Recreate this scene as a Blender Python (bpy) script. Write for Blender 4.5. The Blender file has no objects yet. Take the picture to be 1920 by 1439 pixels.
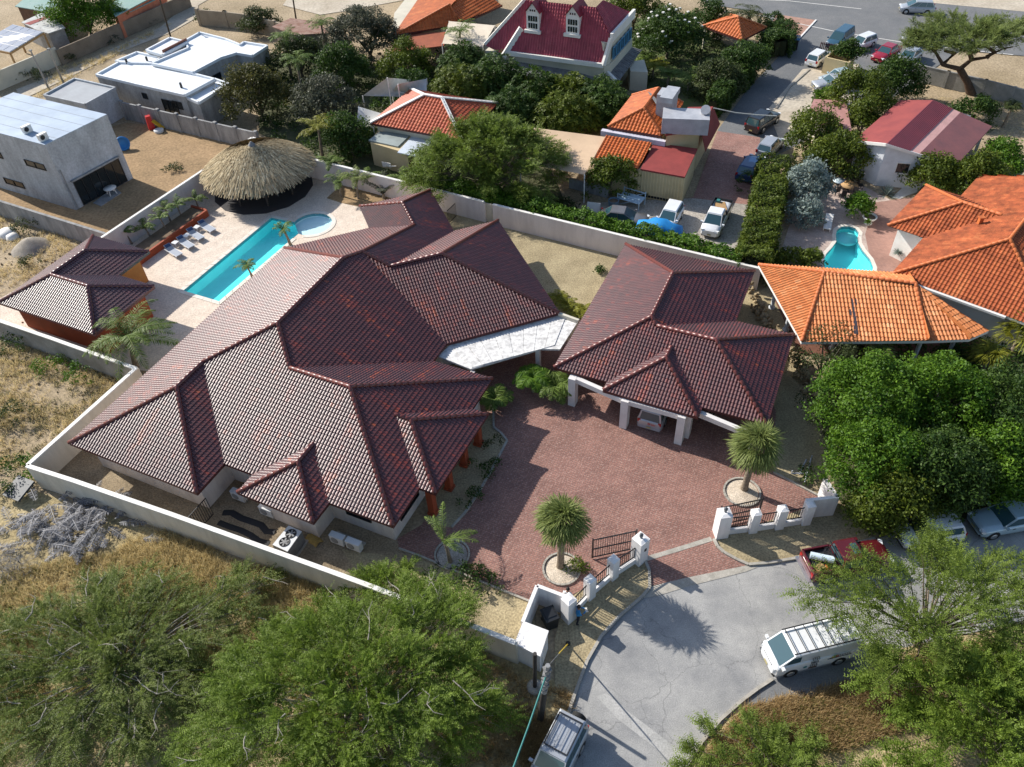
import bpy, bmesh, math, random
import numpy as np
from mathutils import Vector, Matrix
from mathutils.geometry import tessellate_polygon
PI = math.pi
R_ = math.radians
random.seed(7)
SC = bpy.context.scene
COL = SC.collection

# ---------------------------------------------------------------- camera
CAM_H = 40.0
FPX, PITCH, ROLL, CX, CY = 1508.0, R_(44.2), R_(-3.35), 960.0, 719.5
_f = np.array([0, math.cos(PITCH), -math.sin(PITCH)])
_r0 = np.array([1.0, 0, 0]); _u0 = np.cross(_r0, _f)
_r = math.cos(ROLL)*_r0 + math.sin(ROLL)*_u0
_u = -math.sin(ROLL)*_r0 + math.cos(ROLL)*_u0
cam_data = bpy.data.cameras.new('camera')
cam = bpy.data.objects.new('camera', cam_data); COL.objects.link(cam)
cam_data.sensor_fit = 'HORIZONTAL'; cam_data.sensor_width = 36.0
cam_data.lens = FPX/1920*36.0
cam_data.clip_start = 0.5; cam_data.clip_end = 2000
cam.matrix_world = Matrix(((_r[0], _u[0], -_f[0], 0), (_r[1], _u[1], -_f[1], 0), (_r[2], _u[2], -_f[2], CAM_H), (0, 0, 0, 1)))
SC.camera = cam

# ---------------------------------------------------------------- sky, sun, exposure
SUN_AZ, SUN_EL = R_(144), R_(33)          # azimuth counter-clockwise from +X
w = bpy.data.worlds.new('World'); SC.world = w; w.use_nodes = True
nt = w.node_tree; nt.nodes.clear()
sky = nt.nodes.new('ShaderNodeTexSky'); sky.sky_type = 'NISHITA'; sky.sun_disc = False
sky.sun_elevation = SUN_EL; sky.sun_rotation = PI/2 - SUN_AZ
bg = nt.nodes.new('ShaderNodeBackground'); bg.inputs[1].default_value = 0.115
wo = nt.nodes.new('ShaderNodeOutputWorld')
nt.links.new(sky.outputs[0], bg.inputs[0]); nt.links.new(bg.outputs[0], wo.inputs[0])
sl = bpy.data.lights.new('sun', 'SUN'); sl.energy = 4.7; sl.angle = R_(0.53); sl.color = (1, .95, .87)
so = bpy.data.objects.new('sun', sl); COL.objects.link(so)
sdir = Vector((math.cos(SUN_EL)*math.cos(SUN_AZ), math.cos(SUN_EL)*math.sin(SUN_AZ), math.sin(SUN_EL)))
so.rotation_euler = sdir.to_track_quat('Z', 'Y').to_euler(); so.location = sdir*100
SC.view_settings.view_transform = 'Standard'; SC.view_settings.look = 'None'
SC.view_settings.gamma = 1; SC.view_settings.use_curve_mapping = False
SC.view_settings.exposure = 0.55
SC.render.engine = 'CYCLES'
SC.cycles.max_bounces = 6; SC.cycles.transparent_max_bounces = 8
SC.cycles.use_denoising = True

# ---------------------------------------------------------------- helpers
def G(x, y, z=0.0):
    """the world point at height z that the survey photo shows at pixel (x, y)"""
    d = _f*FPX + _r*(x-CX) - _u*(y-CY)
    t = (z-CAM_H)/d[2]
    return Vector((d[0]*t, d[1]*t, z))
def GP(pts, z=0.0):
    return [G(x, y, z) for x, y in pts]
def cam_dist(p): return (Vector(p)-Vector((0, 0, CAM_H))).length

class MB:
    """collects polygons; build() links them as ONE mesh object"""
    def __init__(s): s.v = []; s.f = []; s.m = []; s.t = []; s.sm = []
    def add(s, vs, fs, mi=0, tint=0.5, smooth=False):
        o = len(s.v); s.v += [tuple(p) for p in vs]
        for f in fs: s.f.append(tuple(i+o for i in f)); s.m.append(mi); s.t.append(tint); s.sm.append(smooth)
        return s
    def poly(s, pts, mi=0, tint=.5):
        o = len(s.v); s.v += [tuple(p) for p in pts]
        for t in tessellate_polygon([[Vector(p) for p in pts]]):
            a, b, c = [Vector(pts[i]) for i in t]
            if (b-a).cross(c-a).z < 0: t = (t[0], t[2], t[1])
            s.f.append(tuple(i+o for i in t)); s.m.append(mi); s.t.append(tint); s.sm.append(False)
        return s
    def prism(s, pts, z0, z1, mi=0, tint=.5, top=None):
        """closed prism over plan polygon pts"""
        pts = [(p[0], p[1]) for p in pts]; n = len(pts)
        area = sum(pts[i][0]*pts[(i+1) % n][1]-pts[(i+1) % n][0]*pts[i][1] for i in range(n))
        if area < 0: pts = pts[::-1]
        s.poly([(x, y, z1) for x, y in pts], mi if top is None else top, tint)
        o = len(s.v); s.v += [(x, y, z0) for x, y in pts]+[(x, y, z1) for x, y in pts]
        for i in range(n):
            j = (i+1) % n
            s.f.append((o+i, o+j, o+n+j, o+n+i)); s.m.append(mi); s.t.append(tint); s.sm.append(False)
        return s
    def box(s, c, d, rz=0, mi=0, tint=.5, rx=0, ry=0, tap=1.0):
        """box centred at c with full sizes d"""
        M = Matrix.Translation(Vector(c)) @ Matrix.Rotation(rz, 4, 'Z') @ Matrix.Rotation(ry, 4, 'Y') @ Matrix.Rotation(rx, 4, 'X')
        vs = []
        for z in (-.5, .5):
            k = 1 if z < 0 else tap
            for x, y in ((-.5, -.5), (.5, -.5), (.5, .5), (-.5, .5)): vs.append(M @ Vector((x*d[0]*k, y*d[1]*k, z*d[2])))
        return s.add(vs, [(3, 2, 1, 0), (4, 5, 6, 7), (0, 1, 5, 4), (1, 2, 6, 5), (2, 3, 7, 6), (3, 0, 4, 7)], mi, tint)
    def bar(s, a, b, wd, h=None, mi=0, tint=.5):
        """square bar from a to b"""
        a = Vector(a); b = Vector(b); h = h or wd; d = (b-a)
        if d.length < 1e-6: return s
        q = d.to_track_quat('X', 'Z').to_matrix(); vs = []
        for p in (a, b):
            for y, z in ((-.5, -.5), (.5, -.5), (.5, .5), (-.5, .5)): vs.append(p + q @ Vector((0, y*wd, z*h)))
        return s.add(vs, [(0, 1, 2, 3), (7, 6, 5, 4), (0, 4, 5, 1), (1, 5, 6, 2), (2, 6, 7, 3), (3, 7, 4, 0)], mi, tint)
    def tube(s, pts, rad, n=7, mi=0, tint=.5, caps=True, smooth=True):
        pts = [Vector(p) for p in pts]; k = len(pts)
        if not hasattr(rad, '__len__'): rad = [rad]*k
        rings = []
        for i, p in enumerate(pts):
            d = (pts[min(i+1, k-1)]-pts[max(i-1, 0)]).normalized()
            q = d.to_track_quat('Z', 'Y').to_matrix()
            rings.append([p + q @ Vector((math.cos(2*PI*j/n)*rad[i], math.sin(2*PI*j/n)*rad[i], 0)) for j in range(n)])
        vs = [v for r in rings for v in r]; fs = []
        for i in range(k-1):
            for j in range(n): fs.append((i*n+j, i*n+(j+1) % n, (i+1)*n+(j+1) % n, (i+1)*n+j))
        s.add(vs, fs, mi, tint, smooth)
        if caps: s.add(rings[-1], [tuple(range(n))], mi, tint); s.add(rings[0], [tuple(range(n-1, -1, -1))], mi, tint)
        return s
    def lathe(s, prof, c=(0, 0, 0), n=14, mi=0, tint=.5, smooth=True):
        c = Vector(c); vs = []; fs = []
        for r, z in prof:
            for j in range(n): vs.append(c+Vector((r*math.cos(2*PI*j/n), r*math.sin(2*PI*j/n), z)))
        for i in range(len(prof)-1):
            for j in range(n): fs.append((i*n+j, i*n+(j+1) % n, (i+1)*n+(j+1) % n, (i+1)*n+j))
        s.add(vs, fs, mi, tint, smooth)
        if prof[-1][0] > 1e-3: s.add(vs[-n:], [tuple(range(n))], mi, tint)
        if prof[0][0] > 1e-3: s.add(vs[:n], [tuple(range(n-1, -1, -1))], mi, tint)
        return s
    def mesh(s, name, mats, origin=(0, 0, 0)):
        me = bpy.data.meshes.new(name)
        o = Vector(origin)
        me.from_pydata([(p[0]-o[0], p[1]-o[1], p[2]-o[2]) for p in s.v], [], s.f)
        for m in (mats if isinstance(mats, (list, tuple)) else [mats]): me.materials.append(m)
        me.polygons.foreach_set('material_index', s.m)
        me.polygons.foreach_set('use_smooth', s.sm)
        at = me.attributes.new('tint', 'FLOAT', 'FACE'); at.data.foreach_set('value', s.t)
        me.update(); return me
    def build(s, name, mats, parent=None, origin=None, kind=None, label=None):
        if origin is None: origin = parent.location_world if hasattr(parent, 'location_world') else wloc(parent)
        o = bpy.data.objects.new(name, s.mesh(name, mats, origin)); COL.objects.link(o)
        if parent is not None: o.parent = parent
        if kind: o['kind'] = kind
        if label: o['label'] = label
        return o

def wloc(o):
    p = Vector((0, 0, 0))
    while o is not None: p += o.location; o = o.parent
    return p
def mesh_np(name, V, F, mats, tint=None, smooth=False):
    """mesh from numpy arrays; F is (n,3) or (n,4); tint one value per face"""
    me = bpy.data.meshes.new(name); V = np.asarray(V, np.float32); F = np.asarray(F, np.int32); k = F.shape[1]
    me.vertices.add(len(V)); me.vertices.foreach_set('co', V.ravel())
    me.loops.add(F.size); me.loops.foreach_set('vertex_index', F.ravel())
    me.polygons.add(len(F)); me.polygons.foreach_set('loop_start', np.arange(0, F.size, k, dtype=np.int32))
    for m in (mats if isinstance(mats, (list, tuple)) else [mats]): me.materials.append(m)
    me.update(calc_edges=True)
    me.polygons.foreach_set('use_smooth', np.full(len(F), bool(smooth)))
    at = me.attributes.new('tint', 'FLOAT', 'FACE')
    at.data.foreach_set('value', (np.full(len(F), .5) if tint is None else np.asarray(tint)).astype(np.float32))
    return me
def link(name, me, parent=None, loc=(0, 0, 0), rz=0, kind=None):
    o = bpy.data.objects.new(name, me); COL.objects.link(o); o.location = loc; o.rotation_euler[2] = rz
    if parent is not None: o.parent = parent
    if kind: o['kind'] = kind
    return o
def tag(o, label, cat, group=None):
    o['label'] = label; o['category'] = cat
    if group: o['group'] = group
    return o
def thing(name, label, cat, loc=(0, 0, 0), rz=0, group=None):
    o = bpy.data.objects.new(name, None); COL.objects.link(o)
    o.empty_display_size = .3; o.location = loc; o.rotation_euler[2] = rz
    return tag(o, label, cat, group)
def struct(name, mb, m):
    o = mb.build(name, m, None, (0, 0, 0)); o['kind'] = 'structure'; return o
KIDS = {}
def copy_tree(o, loc, rz, label=None, group=None, scale=None):
    kids = {}
    for q in bpy.data.objects:
        if q.parent: kids.setdefault(q.parent.name, []).append(q)
    def rec(a, par):
        c = a.copy(); COL.objects.link(c); c.parent = par
        for q in kids.get(a.name, []): rec(q, c)
        return c
    c = rec(o, None); c.location = loc; c.rotation_euler[2] = rz
    if label: c['label'] = label
    if group: c['group'] = group
    if scale: c.scale = (scale,)*3
    return c

# ---------------------------------------------------------------- materials
def lin(c):
    return tuple(((x/255)/12.92 if x/255 <= .04045 else ((x/255+.055)/1.055)**2.4) for x in c)
def nodes_of(name):
    m = bpy.data.materials.new(name); m.use_nodes = True
    return m, m.node_tree, m.node_tree.nodes['Principled BSDF']
def mat(name, col, col2=None, rough=.7, scale=2.0, bump=0.0, bscale=30.0, spec=.3, metal=0.0, fine=.12, fscale=25.0, tint=None, coat=0, aniso=None, contrast=(.35, .65)):
    """weathered surface: broad patches of col / col2, fine speckle, optional bump and per-piece tint colours"""
    m, t, p = nodes_of(name); N = t.nodes; L = t.links
    tc = N.new('ShaderNodeTexCoord')
    co = tc.outputs['Object']
    if aniso:
        mp = N.new('ShaderNodeMapping'); mp.inputs['Scale'].default_value = aniso; L.new(co, mp.inputs[0]); co = mp.outputs[0]
    col2 = col2 or tuple(c*.72 for c in col)
    n1 = N.new('ShaderNodeTexNoise'); n1.inputs['Scale'].default_value = scale; n1.inputs['Detail'].default_value = 5; n1.inputs['Roughness'].default_value = .62
    L.new(co, n1.inputs['Vector'])
    r = N.new('ShaderNodeMapRange'); r.inputs[1].default_value = contrast[0]; r.inputs[2].default_value = contrast[1]; L.new(n1.outputs[0], r.inputs[0])
    mx = N.new('ShaderNodeMix'); mx.data_type = 'RGBA'; mx.inputs[6].default_value = (*col, 1); mx.inputs[7].default_value = (*col2, 1)
    L.new(r.outputs[0], mx.inputs[0]); out = mx.outputs[2]
    if tint:
        at = N.new('ShaderNodeAttribute'); at.attribute_name = 'tint'
        cr = N.new('ShaderNodeValToRGB'); cr.color_ramp.elements.remove(cr.color_ramp.elements[1])
        for i, (pos, c) in enumerate(tint):
            e = cr.color_ramp.elements[0] if i == 0 else cr.color_ramp.elements.new(pos)
            e.position = pos; e.color = (*c, 1)
        L.new(at.outputs['Fac'], cr.inputs[0])
        m2 = N.new('ShaderNodeMix'); m2.data_type = 'RGBA'; m2.blend_type = 'MULTIPLY'; m2.inputs[0].default_value = 1
        L.new(out, m2.inputs[6]); L.new(cr.outputs[0], m2.inputs[7]); out = m2.outputs[2]
    if fine:
        n2 = N.new('ShaderNodeTexNoise'); n2.inputs['Scale'].default_value = fscale; n2.inputs['Detail'].default_value = 3
        L.new(tc.outputs['Object'], n2.inputs['Vector'])
        r2 = N.new('ShaderNodeMapRange'); r2.inputs[1].default_value = .3; r2.inputs[2].default_value = .7
        r2.inputs[3].default_value = 1-fine*1.6; r2.inputs[4].default_value = 1+fine*1.6; L.new(n2.outputs[0], r2.inputs[0])
        m3 = N.new('ShaderNodeMix'); m3.data_type = 'RGBA'; m3.blend_type = 'MULTIPLY'; m3.inputs[0].default_value = 1
        L.new(out, m3.inputs[6]); L.new(r2.outputs[0], m3.inputs[7]); out = m3.outputs[2]
    L.new(out, p.inputs['Base Color'])
    p.inputs['Roughness'].default_value = rough; p.inputs['Specular IOR Level'].default_value = spec; p.inputs['Metallic'].default_value = metal
    if coat: p.inputs['Coat Weight'].default_value = coat; p.inputs['Coat Roughness'].default_value = .08
    if bump:
        n3 = N.new('ShaderNodeTexNoise'); n3.inputs['Scale'].default_value = bscale; n3.inputs['Detail'].default_value = 4
        L.new(tc.outputs['Object'], n3.inputs['Vector'])
        b = N.new('ShaderNodeBump'); b.inputs['Strength'].default_value = bump; b.inputs['Distance'].default_value = .05
        L.new(n3.outputs[0], b.inputs['Height']); L.new(b.outputs[0], p.inputs['Normal'])
    return m
def leafmat(name, dark, light, trans=.35, rough=.55, spec=.25):
    m, t, p = nodes_of(name); N = t.nodes; L = t.links
    at = N.new('ShaderNodeAttribute'); at.attribute_name = 'tint'
    mx = N.new('ShaderNodeMix'); mx.data_type = 'RGBA'; mx.inputs[6].default_value = (*dark, 1); mx.inputs[7].default_value = (*light, 1)
    L.new(at.outputs['Fac'], mx.inputs[0]); L.new(mx.outputs[2], p.inputs['Base Color'])
    p.inputs['Roughness'].default_value = rough; p.inputs['Specular IOR Level'].default_value = spec
    tr = N.new('ShaderNodeBsdfTranslucent'); L.new(mx.outputs[2], tr.inputs[0])
    ms = N.new('ShaderNodeMixShader'); ms.inputs[0].default_value = trans
    L.new(p.outputs[0], ms.inputs[1]); L.new(tr.outputs[0], ms.inputs[2])
    L.new(ms.outputs[0], N['Material Output'].inputs['Surface'])
    return m
def plain(name, col, rough=.5, spec=.4, metal=0, coat=0):
    m, t, p = nodes_of(name)
    p.inputs['Base Color'].default_value = (*col, 1); p.inputs['Roughness'].default_value = rough
    p.inputs['Specular IOR Level'].default_value = spec; p.inputs['Metallic'].default_value = metal
    if coat: p.inputs['Coat Weight'].default_value = coat; p.inputs['Coat Roughness'].default_value = .05
    return m
def brickmat(name, c1, c2, mortar, bw=.22, bh=.11, rot=0, rough=.75, gap=.012, bump=.5, blotch=None):
    m, t, p = nodes_of(name); N = t.nodes; L = t.links
    tc = N.new('ShaderNodeTexCoord'); mp = N.new('ShaderNodeMapping'); mp.inputs['Rotation'].default_value = (0, 0, rot)
    L.new(tc.outputs['Object'], mp.inputs[0])
    b = N.new('ShaderNodeTexBrick'); b.inputs['Scale'].default_value = 1; b.inputs['Brick Width'].default_value = bw; b.inputs['Row Height'].default_value = bh
    b.inputs['Mortar Size'].default_value = gap; b.inputs['Color1'].default_value = (*c1, 1); b.inputs['Color2'].default_value = (*c2, 1); b.inputs['Mortar'].default_value = (*mortar, 1)
    b.inputs['Bias'].default_value = 0; L.new(mp.outputs[0], b.inputs['Vector'])
    n1 = N.new('ShaderNodeTexNoise'); n1.inputs['Scale'].default_value = .35; n1.inputs['Detail'].default_value = 6; n1.inputs['Roughness'].default_value = .7
    L.new(tc.outputs['Object'], n1.inputs['Vector'])
    r = N.new('ShaderNodeMapRange'); r.inputs[1].default_value = .3; r.inputs[2].default_value = .7; r.inputs[3].default_value = .72; r.inputs[4].default_value = 1.25
    L.new(n1.outputs[0], r.inputs[0])
    m2 = N.new('ShaderNodeMix'); m2.data_type = 'RGBA'; m2.blend_type = 'MULTIPLY'; m2.inputs[0].default_value = 1
    L.new(b.outputs[0], m2.inputs[6]); L.new(r.outputs[0], m2.inputs[7]); out = m2.outputs[2]
    if blotch:
        n2 = N.new('ShaderNodeTexNoise'); n2.inputs['Scale'].default_value = 9; n2.inputs['Detail'].default_value = 4; L.new(tc.outputs['Object'], n2.inputs['Vector'])
        r2 = N.new('ShaderNodeMapRange'); r2.inputs[1].default_value = .52; r2.inputs[2].default_value = .72; r2.inputs[4].default_value = .6; L.new(n2.outputs[0], r2.inputs[0])
        m4 = N.new('ShaderNodeMix'); m4.data_type = 'RGBA'; m4.inputs[7].default_value = (*blotch, 1); L.new(r2.outputs[0], m4.inputs[0]); L.new(out, m4.inputs[6]); out = m4.outputs[2]
    L.new(out, p.inputs['Base Color']); p.inputs['Roughness'].default_value = rough; p.inputs['Specular IOR Level'].default_value = .3
    bp = N.new('ShaderNodeBump'); bp.inputs['Strength'].default_value = bump; bp.inputs['Distance'].default_value = .01; bp.invert = True
    L.new(b.outputs['Fac'], bp.inputs['Height']); L.new(bp.outputs[0], p.inputs['Normal'])
    return m
WHITE = mat('white_paint', (.78, .76, .72), (.68, .65, .6), rough=.6, scale=.8, fine=.03)
PINKW = mat('pale_plaster', (.68, .62, .57), (.5, .44, .4), rough=.8, scale=1.4, fine=.05, bump=.1, bscale=20, aniso=(1, 1, .22), contrast=(.4, .8))
CREAM = mat('cream_render', (.62, .57, .46), (.5, .47, .38), rough=.8, scale=.4, fine=.05)
GREYC = mat('raw_concrete', (.34, .34, .335), (.2, .2, .2), rough=.9, scale=1.4, aniso=(1, 1, .3), fine=.1, bump=.2)
BLACKM = plain('black_metal', (.015, .015, .017), .45)
GLASS = plain('dark_glass', (.012, .018, .022), .06, .6)
# ================================================================ THE SETTING
DIRT = mat('dry_dirt', (.42, .33, .22), (.26, .2, .12), rough=.95, scale=.16, fine=.2, fscale=5, bump=.5, bscale=7, contrast=(.3, .7))
GOLD = mat('straw_ground', (.42, .34, .19), (.28, .22, .11), rough=.95, scale=.4, fine=.25, fscale=6, bump=.6, bscale=8)
ORANGE_DIRT = mat('orange_dirt', (.36, .24, .13), (.25, .17, .09), rough=.95, scale=.3, fine=.16, fscale=4, bump=.4, bscale=6)
GRAVEL = mat('tan_gravel', (.4, .33, .2), (.29, .235, .14), rough=.95, scale=.5, fine=.22, fscale=9, bump=.7, bscale=18)
YARDSAND = mat('brown_sand', (.33, .26, .17), (.22, .17, .11), rough=.95, scale=.7, fine=.2, fscale=9, bump=.5, bscale=12)  # side yard sand, browner than the gravel
WHITEGRAV = mat('pale_shingle', (.62, .53, .42), (.48, .4, .31), rough=.95, scale=2, fine=.25, fscale=16, bump=.7, bscale=25)
LANE = mat('pale_track', (.52, .46, .37), (.4, .34, .26), rough=.95, scale=.2, fine=.1, fscale=3, bump=.2, bscale=8)
DECK = mat('pool_deck_stone', (.68, .58, .48), (.58, .48, .39), rough=.8, scale=1.2, fine=.12, fscale=7, bump=.15, bscale=20)
def asphalt_mat():
    m, t, p = nodes_of('old_asphalt'); N = t.nodes; L = t.links
    tc = N.new('ShaderNodeTexCoord'); co = tc.outputs['Object']
    n1 = N.new('ShaderNodeTexNoise'); n1.inputs['Scale'].default_value = .3; n1.inputs['Detail'].default_value = 9; n1.inputs['Roughness'].default_value = .7; L.new(co, n1.inputs['Vector'])
    cr = N.new('ShaderNodeValToRGB'); cr.color_ramp.elements[0].position = .36; cr.color_ramp.elements[0].color = (.22, .22, .22, 1)
    cr.color_ramp.elements[1].position = .62; cr.color_ramp.elements[1].color = (.36, .352, .335, 1); L.new(n1.outputs[0], cr.inputs[0])
    n2 = N.new('ShaderNodeTexNoise'); n2.inputs['Scale'].default_value = 18; n2.inputs['Detail'].default_value = 4; L.new(co, n2.inputs['Vector'])
    r2 = N.new('ShaderNodeMapRange'); r2.inputs[1].default_value = .3; r2.inputs[2].default_value = .7; r2.inputs[3].default_value = .8; r2.inputs[4].default_value = 1.2; L.new(n2.outputs[0], r2.inputs[0])
    mx = N.new('ShaderNodeMix'); mx.data_type = 'RGBA'; mx.blend_type = 'MULTIPLY'; mx.inputs[0].default_value = 1; L.new(cr.outputs[0], mx.inputs[6]); L.new(r2.outputs[0], mx.inputs[7])
    # wandering hairline cracks
    nd = N.new('ShaderNodeTexNoise'); nd.inputs['Scale'].default_value = .9; nd.inputs['Detail'].default_value = 4; L.new(co, nd.inputs['Vector'])
    va = N.new('ShaderNodeVectorMath'); va.operation = 'MULTIPLY_ADD'; va.inputs[1].default_value = (1.6, 1.6, 0); L.new(nd.outputs['Color'], va.inputs[0]); L.new(co, va.inputs[2])
    vo = N.new('ShaderNodeTexVoronoi'); vo.feature = 'DISTANCE_TO_EDGE'; vo.inputs['Scale'].default_value = .27; L.new(va.outputs[0], vo.inputs['Vector'])
    rc = N.new('ShaderNodeMapRange'); rc.inputs[1].default_value = .001; rc.inputs[2].default_value = .007; rc.inputs[3].default_value = .42; rc.inputs[4].default_value = 0; L.new(vo.outputs['Distance'], rc.inputs[0])
    m3 = N.new('ShaderNodeMix'); m3.data_type = 'RGBA'; m3.inputs[7].default_value = (.1, .1, .1, 1); L.new(rc.outputs[0], m3.inputs[0]); L.new(mx.outputs[2], m3.inputs[6])
    L.new(m3.outputs[2], p.inputs['Base Color']); p.inputs['Roughness'].default_value = .85; p.inputs['Specular IOR Level'].default_value = .25
    b = N.new('ShaderNodeBump'); b.inputs['Strength'].default_value = .25; b.inputs['Distance'].default_value = .03; L.new(n2.outputs[0], b.inputs['Height']); L.new(b.outputs[0], p.inputs['Normal'])
    return m
ASPHALT = asphalt_mat()
DARKASPH = mat('dark_asphalt', (.14, .145, .15), (.18, .18, .18), rough=.85, scale=.3, fine=.12, fscale=12, bump=.15)
CONCK = mat('kerb_concrete', (.42, .39, .34), (.3, .28, .24), rough=.9, scale=2, fine=.12)
PAVER = brickmat('red_pavers', (.35, .175, .135), (.24, .112, .09), (.18, .11, .09), bw=.24, bh=.13, rot=R_(-20), gap=.02, blotch=(.46, .33, .28), bump=.7)
PALEPAVE = brickmat('faded_red_pavers', (.3, .15, .12), (.24, .12, .1), (.3, .2, .17), bw=.3, bh=.2, rot=R_(15), blotch=(.48, .36, .3))

mb = MB(); mb.poly([(-420, -60, -.03), (420, -60, -.03), (420, 560, -.03), (-420, 560, -.03)])
struct('ground', mb, DIRT)
_z = [0.0]
def patch(name, pts, m, z=None, kind='structure'):
    if z is None: _z[0] += .0015; z = _z[0]
    mb = MB(); mb.poly(GP(pts, z)); o = struct(name, mb, m); o['kind'] = kind; return o
patch('straw_field', [(20, 905), (560, 1085), (1005, 1245), (1075, 1310), (1055, 1400), (1040, 1500), (-150, 1500), (-200, 1050)], GOLD)
patch('road_verge', [(1275, 1460), (1330, 1385), (1395, 1316), (1450, 1276), (1530, 1255), (1640, 1225), (1780, 1195), (1990, 1160), (2050, 1600), (1260, 1600)], GOLD)
# front street: a cul-de-sac
patch('street', [(1030, 1500), (1050, 1400), (1071, 1322), (1086, 1280), (1101, 1240), (1128, 1193), (1161, 1157), (1204, 1120), (1219, 1103),
    (1280, 1088), (1403, 1063), (1493, 1048), (1640, 1012), (1760, 972), (1990, 890), (2100, 1120), (1780, 1197), (1640, 1226), (1530, 1258), (1448, 1276), (1392, 1318), (1318, 1395), (1272, 1460), (1250, 1500)], ASPHALT)
patch('layby', [(1392, 1316), (1448, 1275), (1535, 1252), (1640, 1228), (1610, 1290), (1500, 1312), (1420, 1330)], DARKASPH)
patch('road_patch', [(1118, 1306), (1136, 1300), (1180, 1336), (1262, 1398), (1290, 1425), (1262, 1432), (1232, 1405), (1160, 1350)], mat('pale_patch', (.42, .41, .39), (.33, .325, .31), rough=.9, scale=.8, fine=.12, fscale=12))
# yards inside the wall
patch('side_yard', [(60, 880), (255, 690), (430, 800), (780, 960), (760, 1040), (1005, 1130), (1005, 1232), (600, 1075)], YARDSAND)
patch('gravel_yard', [(640, 1030), (790, 1050), (990, 1125), (1010, 1190), (985, 1215), (700, 1120)], GRAVEL)
patch('back_yard', [(800, 350), (1180, 462), (1435, 505), (1500, 640), (1560, 900), (1450, 905), (1400, 700), (1100, 640), (950, 600), (760, 520), (760, 400)], GRAVEL)
patch('pool_deck', [(190, 455), (300, 395), (475, 275), (600, 318), (700, 380), (830, 400), (830, 560), (400, 720), (240, 690), (0, 600), (0, 560)], DECK)
patch('planting_ground', [(612, 372), (652, 335), (700, 350), (800, 360), (800, 395), (690, 392), (640, 381)], ORANGE_DIRT)
DRIVE = patch('driveway', [(748, 1029), (790, 1045), (860, 1075), (933, 1105), (1000, 1133), (1058, 1125), (1100, 1100), (1200, 1048), (1216, 1100), (1280, 1086), (1400, 1060), (1352, 1036), (1340, 1012), (1560, 940),
    (1530, 930), (1450, 887), (1455, 770), (1370, 600), (1100, 640), (1000, 640), (900, 700), (850, 760), (850, 900), (790, 985), (745, 1010)], PAVER)
patch('bed_soil', [(925, 776), (927, 803), (951, 828), (926, 875), (900, 921), (873, 962), (847, 990), (800, 980), (830, 900), (880, 800)], GRAVEL)
patch('street_verge', [(1058, 1128), (1100, 1100), (1210, 1048), (1217, 1070), (1218, 1102), (1203, 1119), (1160, 1156), (1127, 1192), (1100, 1239), (1085, 1279), (1074, 1305), (1040, 1290), (1040, 1200)], GRAVEL)
patch('gate_verge', [(1341, 1012), (1357, 1036), (1403, 1059), (1492, 1047), (1640, 1011), (1560, 936)], GRAVEL)
patch('drive_apron', [(1216, 1101), (1280, 1085), (1402, 1060), (1420, 1064), (1400, 1072), (1290, 1100), (1232, 1118), (1206, 1122)], CONCK)
# neighbours
patch('dirt_yard', [(240, 235), (470, 270), (250, 420), (190, 450), (140, 400), (0, 370), (0, 390), (195, 445), (420, 265)], ORANGE_DIRT) if False else None
patch('dirt_yard', [(238, 230), (480, 262), (196, 450), (-40, 372), (-40, 300)], ORANGE_DIRT)
patch('dirt_track', [(40, 188), (120, 150), (222, 99), (319, 62), (368, 34), (372, 10), (440, -30), (345, -30), (350, 8), (300, 52), (200, 96), (140, 126), (30, 168)], LANE)
patch('track_corner', [(560, -30), (980, -40), (640, 22), (600, 28), (530, 10)], LANE)
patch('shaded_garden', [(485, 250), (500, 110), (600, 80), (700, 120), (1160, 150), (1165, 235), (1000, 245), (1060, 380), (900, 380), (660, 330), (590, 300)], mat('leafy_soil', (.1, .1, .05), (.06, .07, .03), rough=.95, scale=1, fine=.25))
patch('lawn', [(1180, 30), (1310, 60), (1420, 110), (1330, 215), (1230, 200), (1170, 130)], mat('lawn_grass', (.08, .13, .03), (.1, .1, .05), rough=.95, scale=1, fine=.2))
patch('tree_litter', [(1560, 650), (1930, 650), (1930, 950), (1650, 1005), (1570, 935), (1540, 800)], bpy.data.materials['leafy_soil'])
patch('main_road', [(1330, 8), (1250, -30), (2200, -20), (2200, 120), (1920, 105), (1720, 88), (1560, 60), (1430, 25)], DARKASPH)
patch('car_park', [(1430, 26), (1530, 40), (1720, 85), (1800, 95), (1720, 150), (1700, 175), (1560, 240), (1500, 270), (1440, 300), (1345, 245), (1400, 170), (1490, 75)], DARKASPH)
patch('gravel_lane', [(1505, 130), (1610, 120), (1600, 190), (1500, 230), (1440, 300), (1425, 305), (1460, 260), (1440, 205)], LANE)
patch('red_paving', [(1300, 370), (1345, 246), (1425, 258), (1425, 300), (1410, 390), (1290, 372)], PALEPAVE)
patch('gravel_lot', [(1120, 380), (1300, 372), (1410, 385), (1405, 470), (1380, 478), (1250, 440), (1120, 405)], mat('grey_gravel', (.4, .36, .31), (.28, .26, .23), rough=.95, scale=.4, fine=.2, fscale=8, bump=.4))
patch('red_sidewalk', [(1455, 27), (1530, 38), (1495, 76), (1478, 80), (1440, 60)], mat('pink_paving', (.42, .25, .19), rough=.85, scale=1, fine=.08))
patch('garden_ground', [(1440, 300), (1700, 170), (2000, 180), (2100, 420), (1920, 520), (1640, 530), (1470, 530), (1430, 480)], DIRT)
patch('patio', [(1500, 360), (1600, 340), (1700, 390), (1740, 430), (1700, 540), (1640, 530), (1540, 500), (1465, 470)], brickmat('patio_shells', (.5, .4, .34), (.42, .32, .28), (.38, .3, .25), bw=.3, bh=.2, rot=.4, blotch=(.62, .53, .46)))
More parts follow.
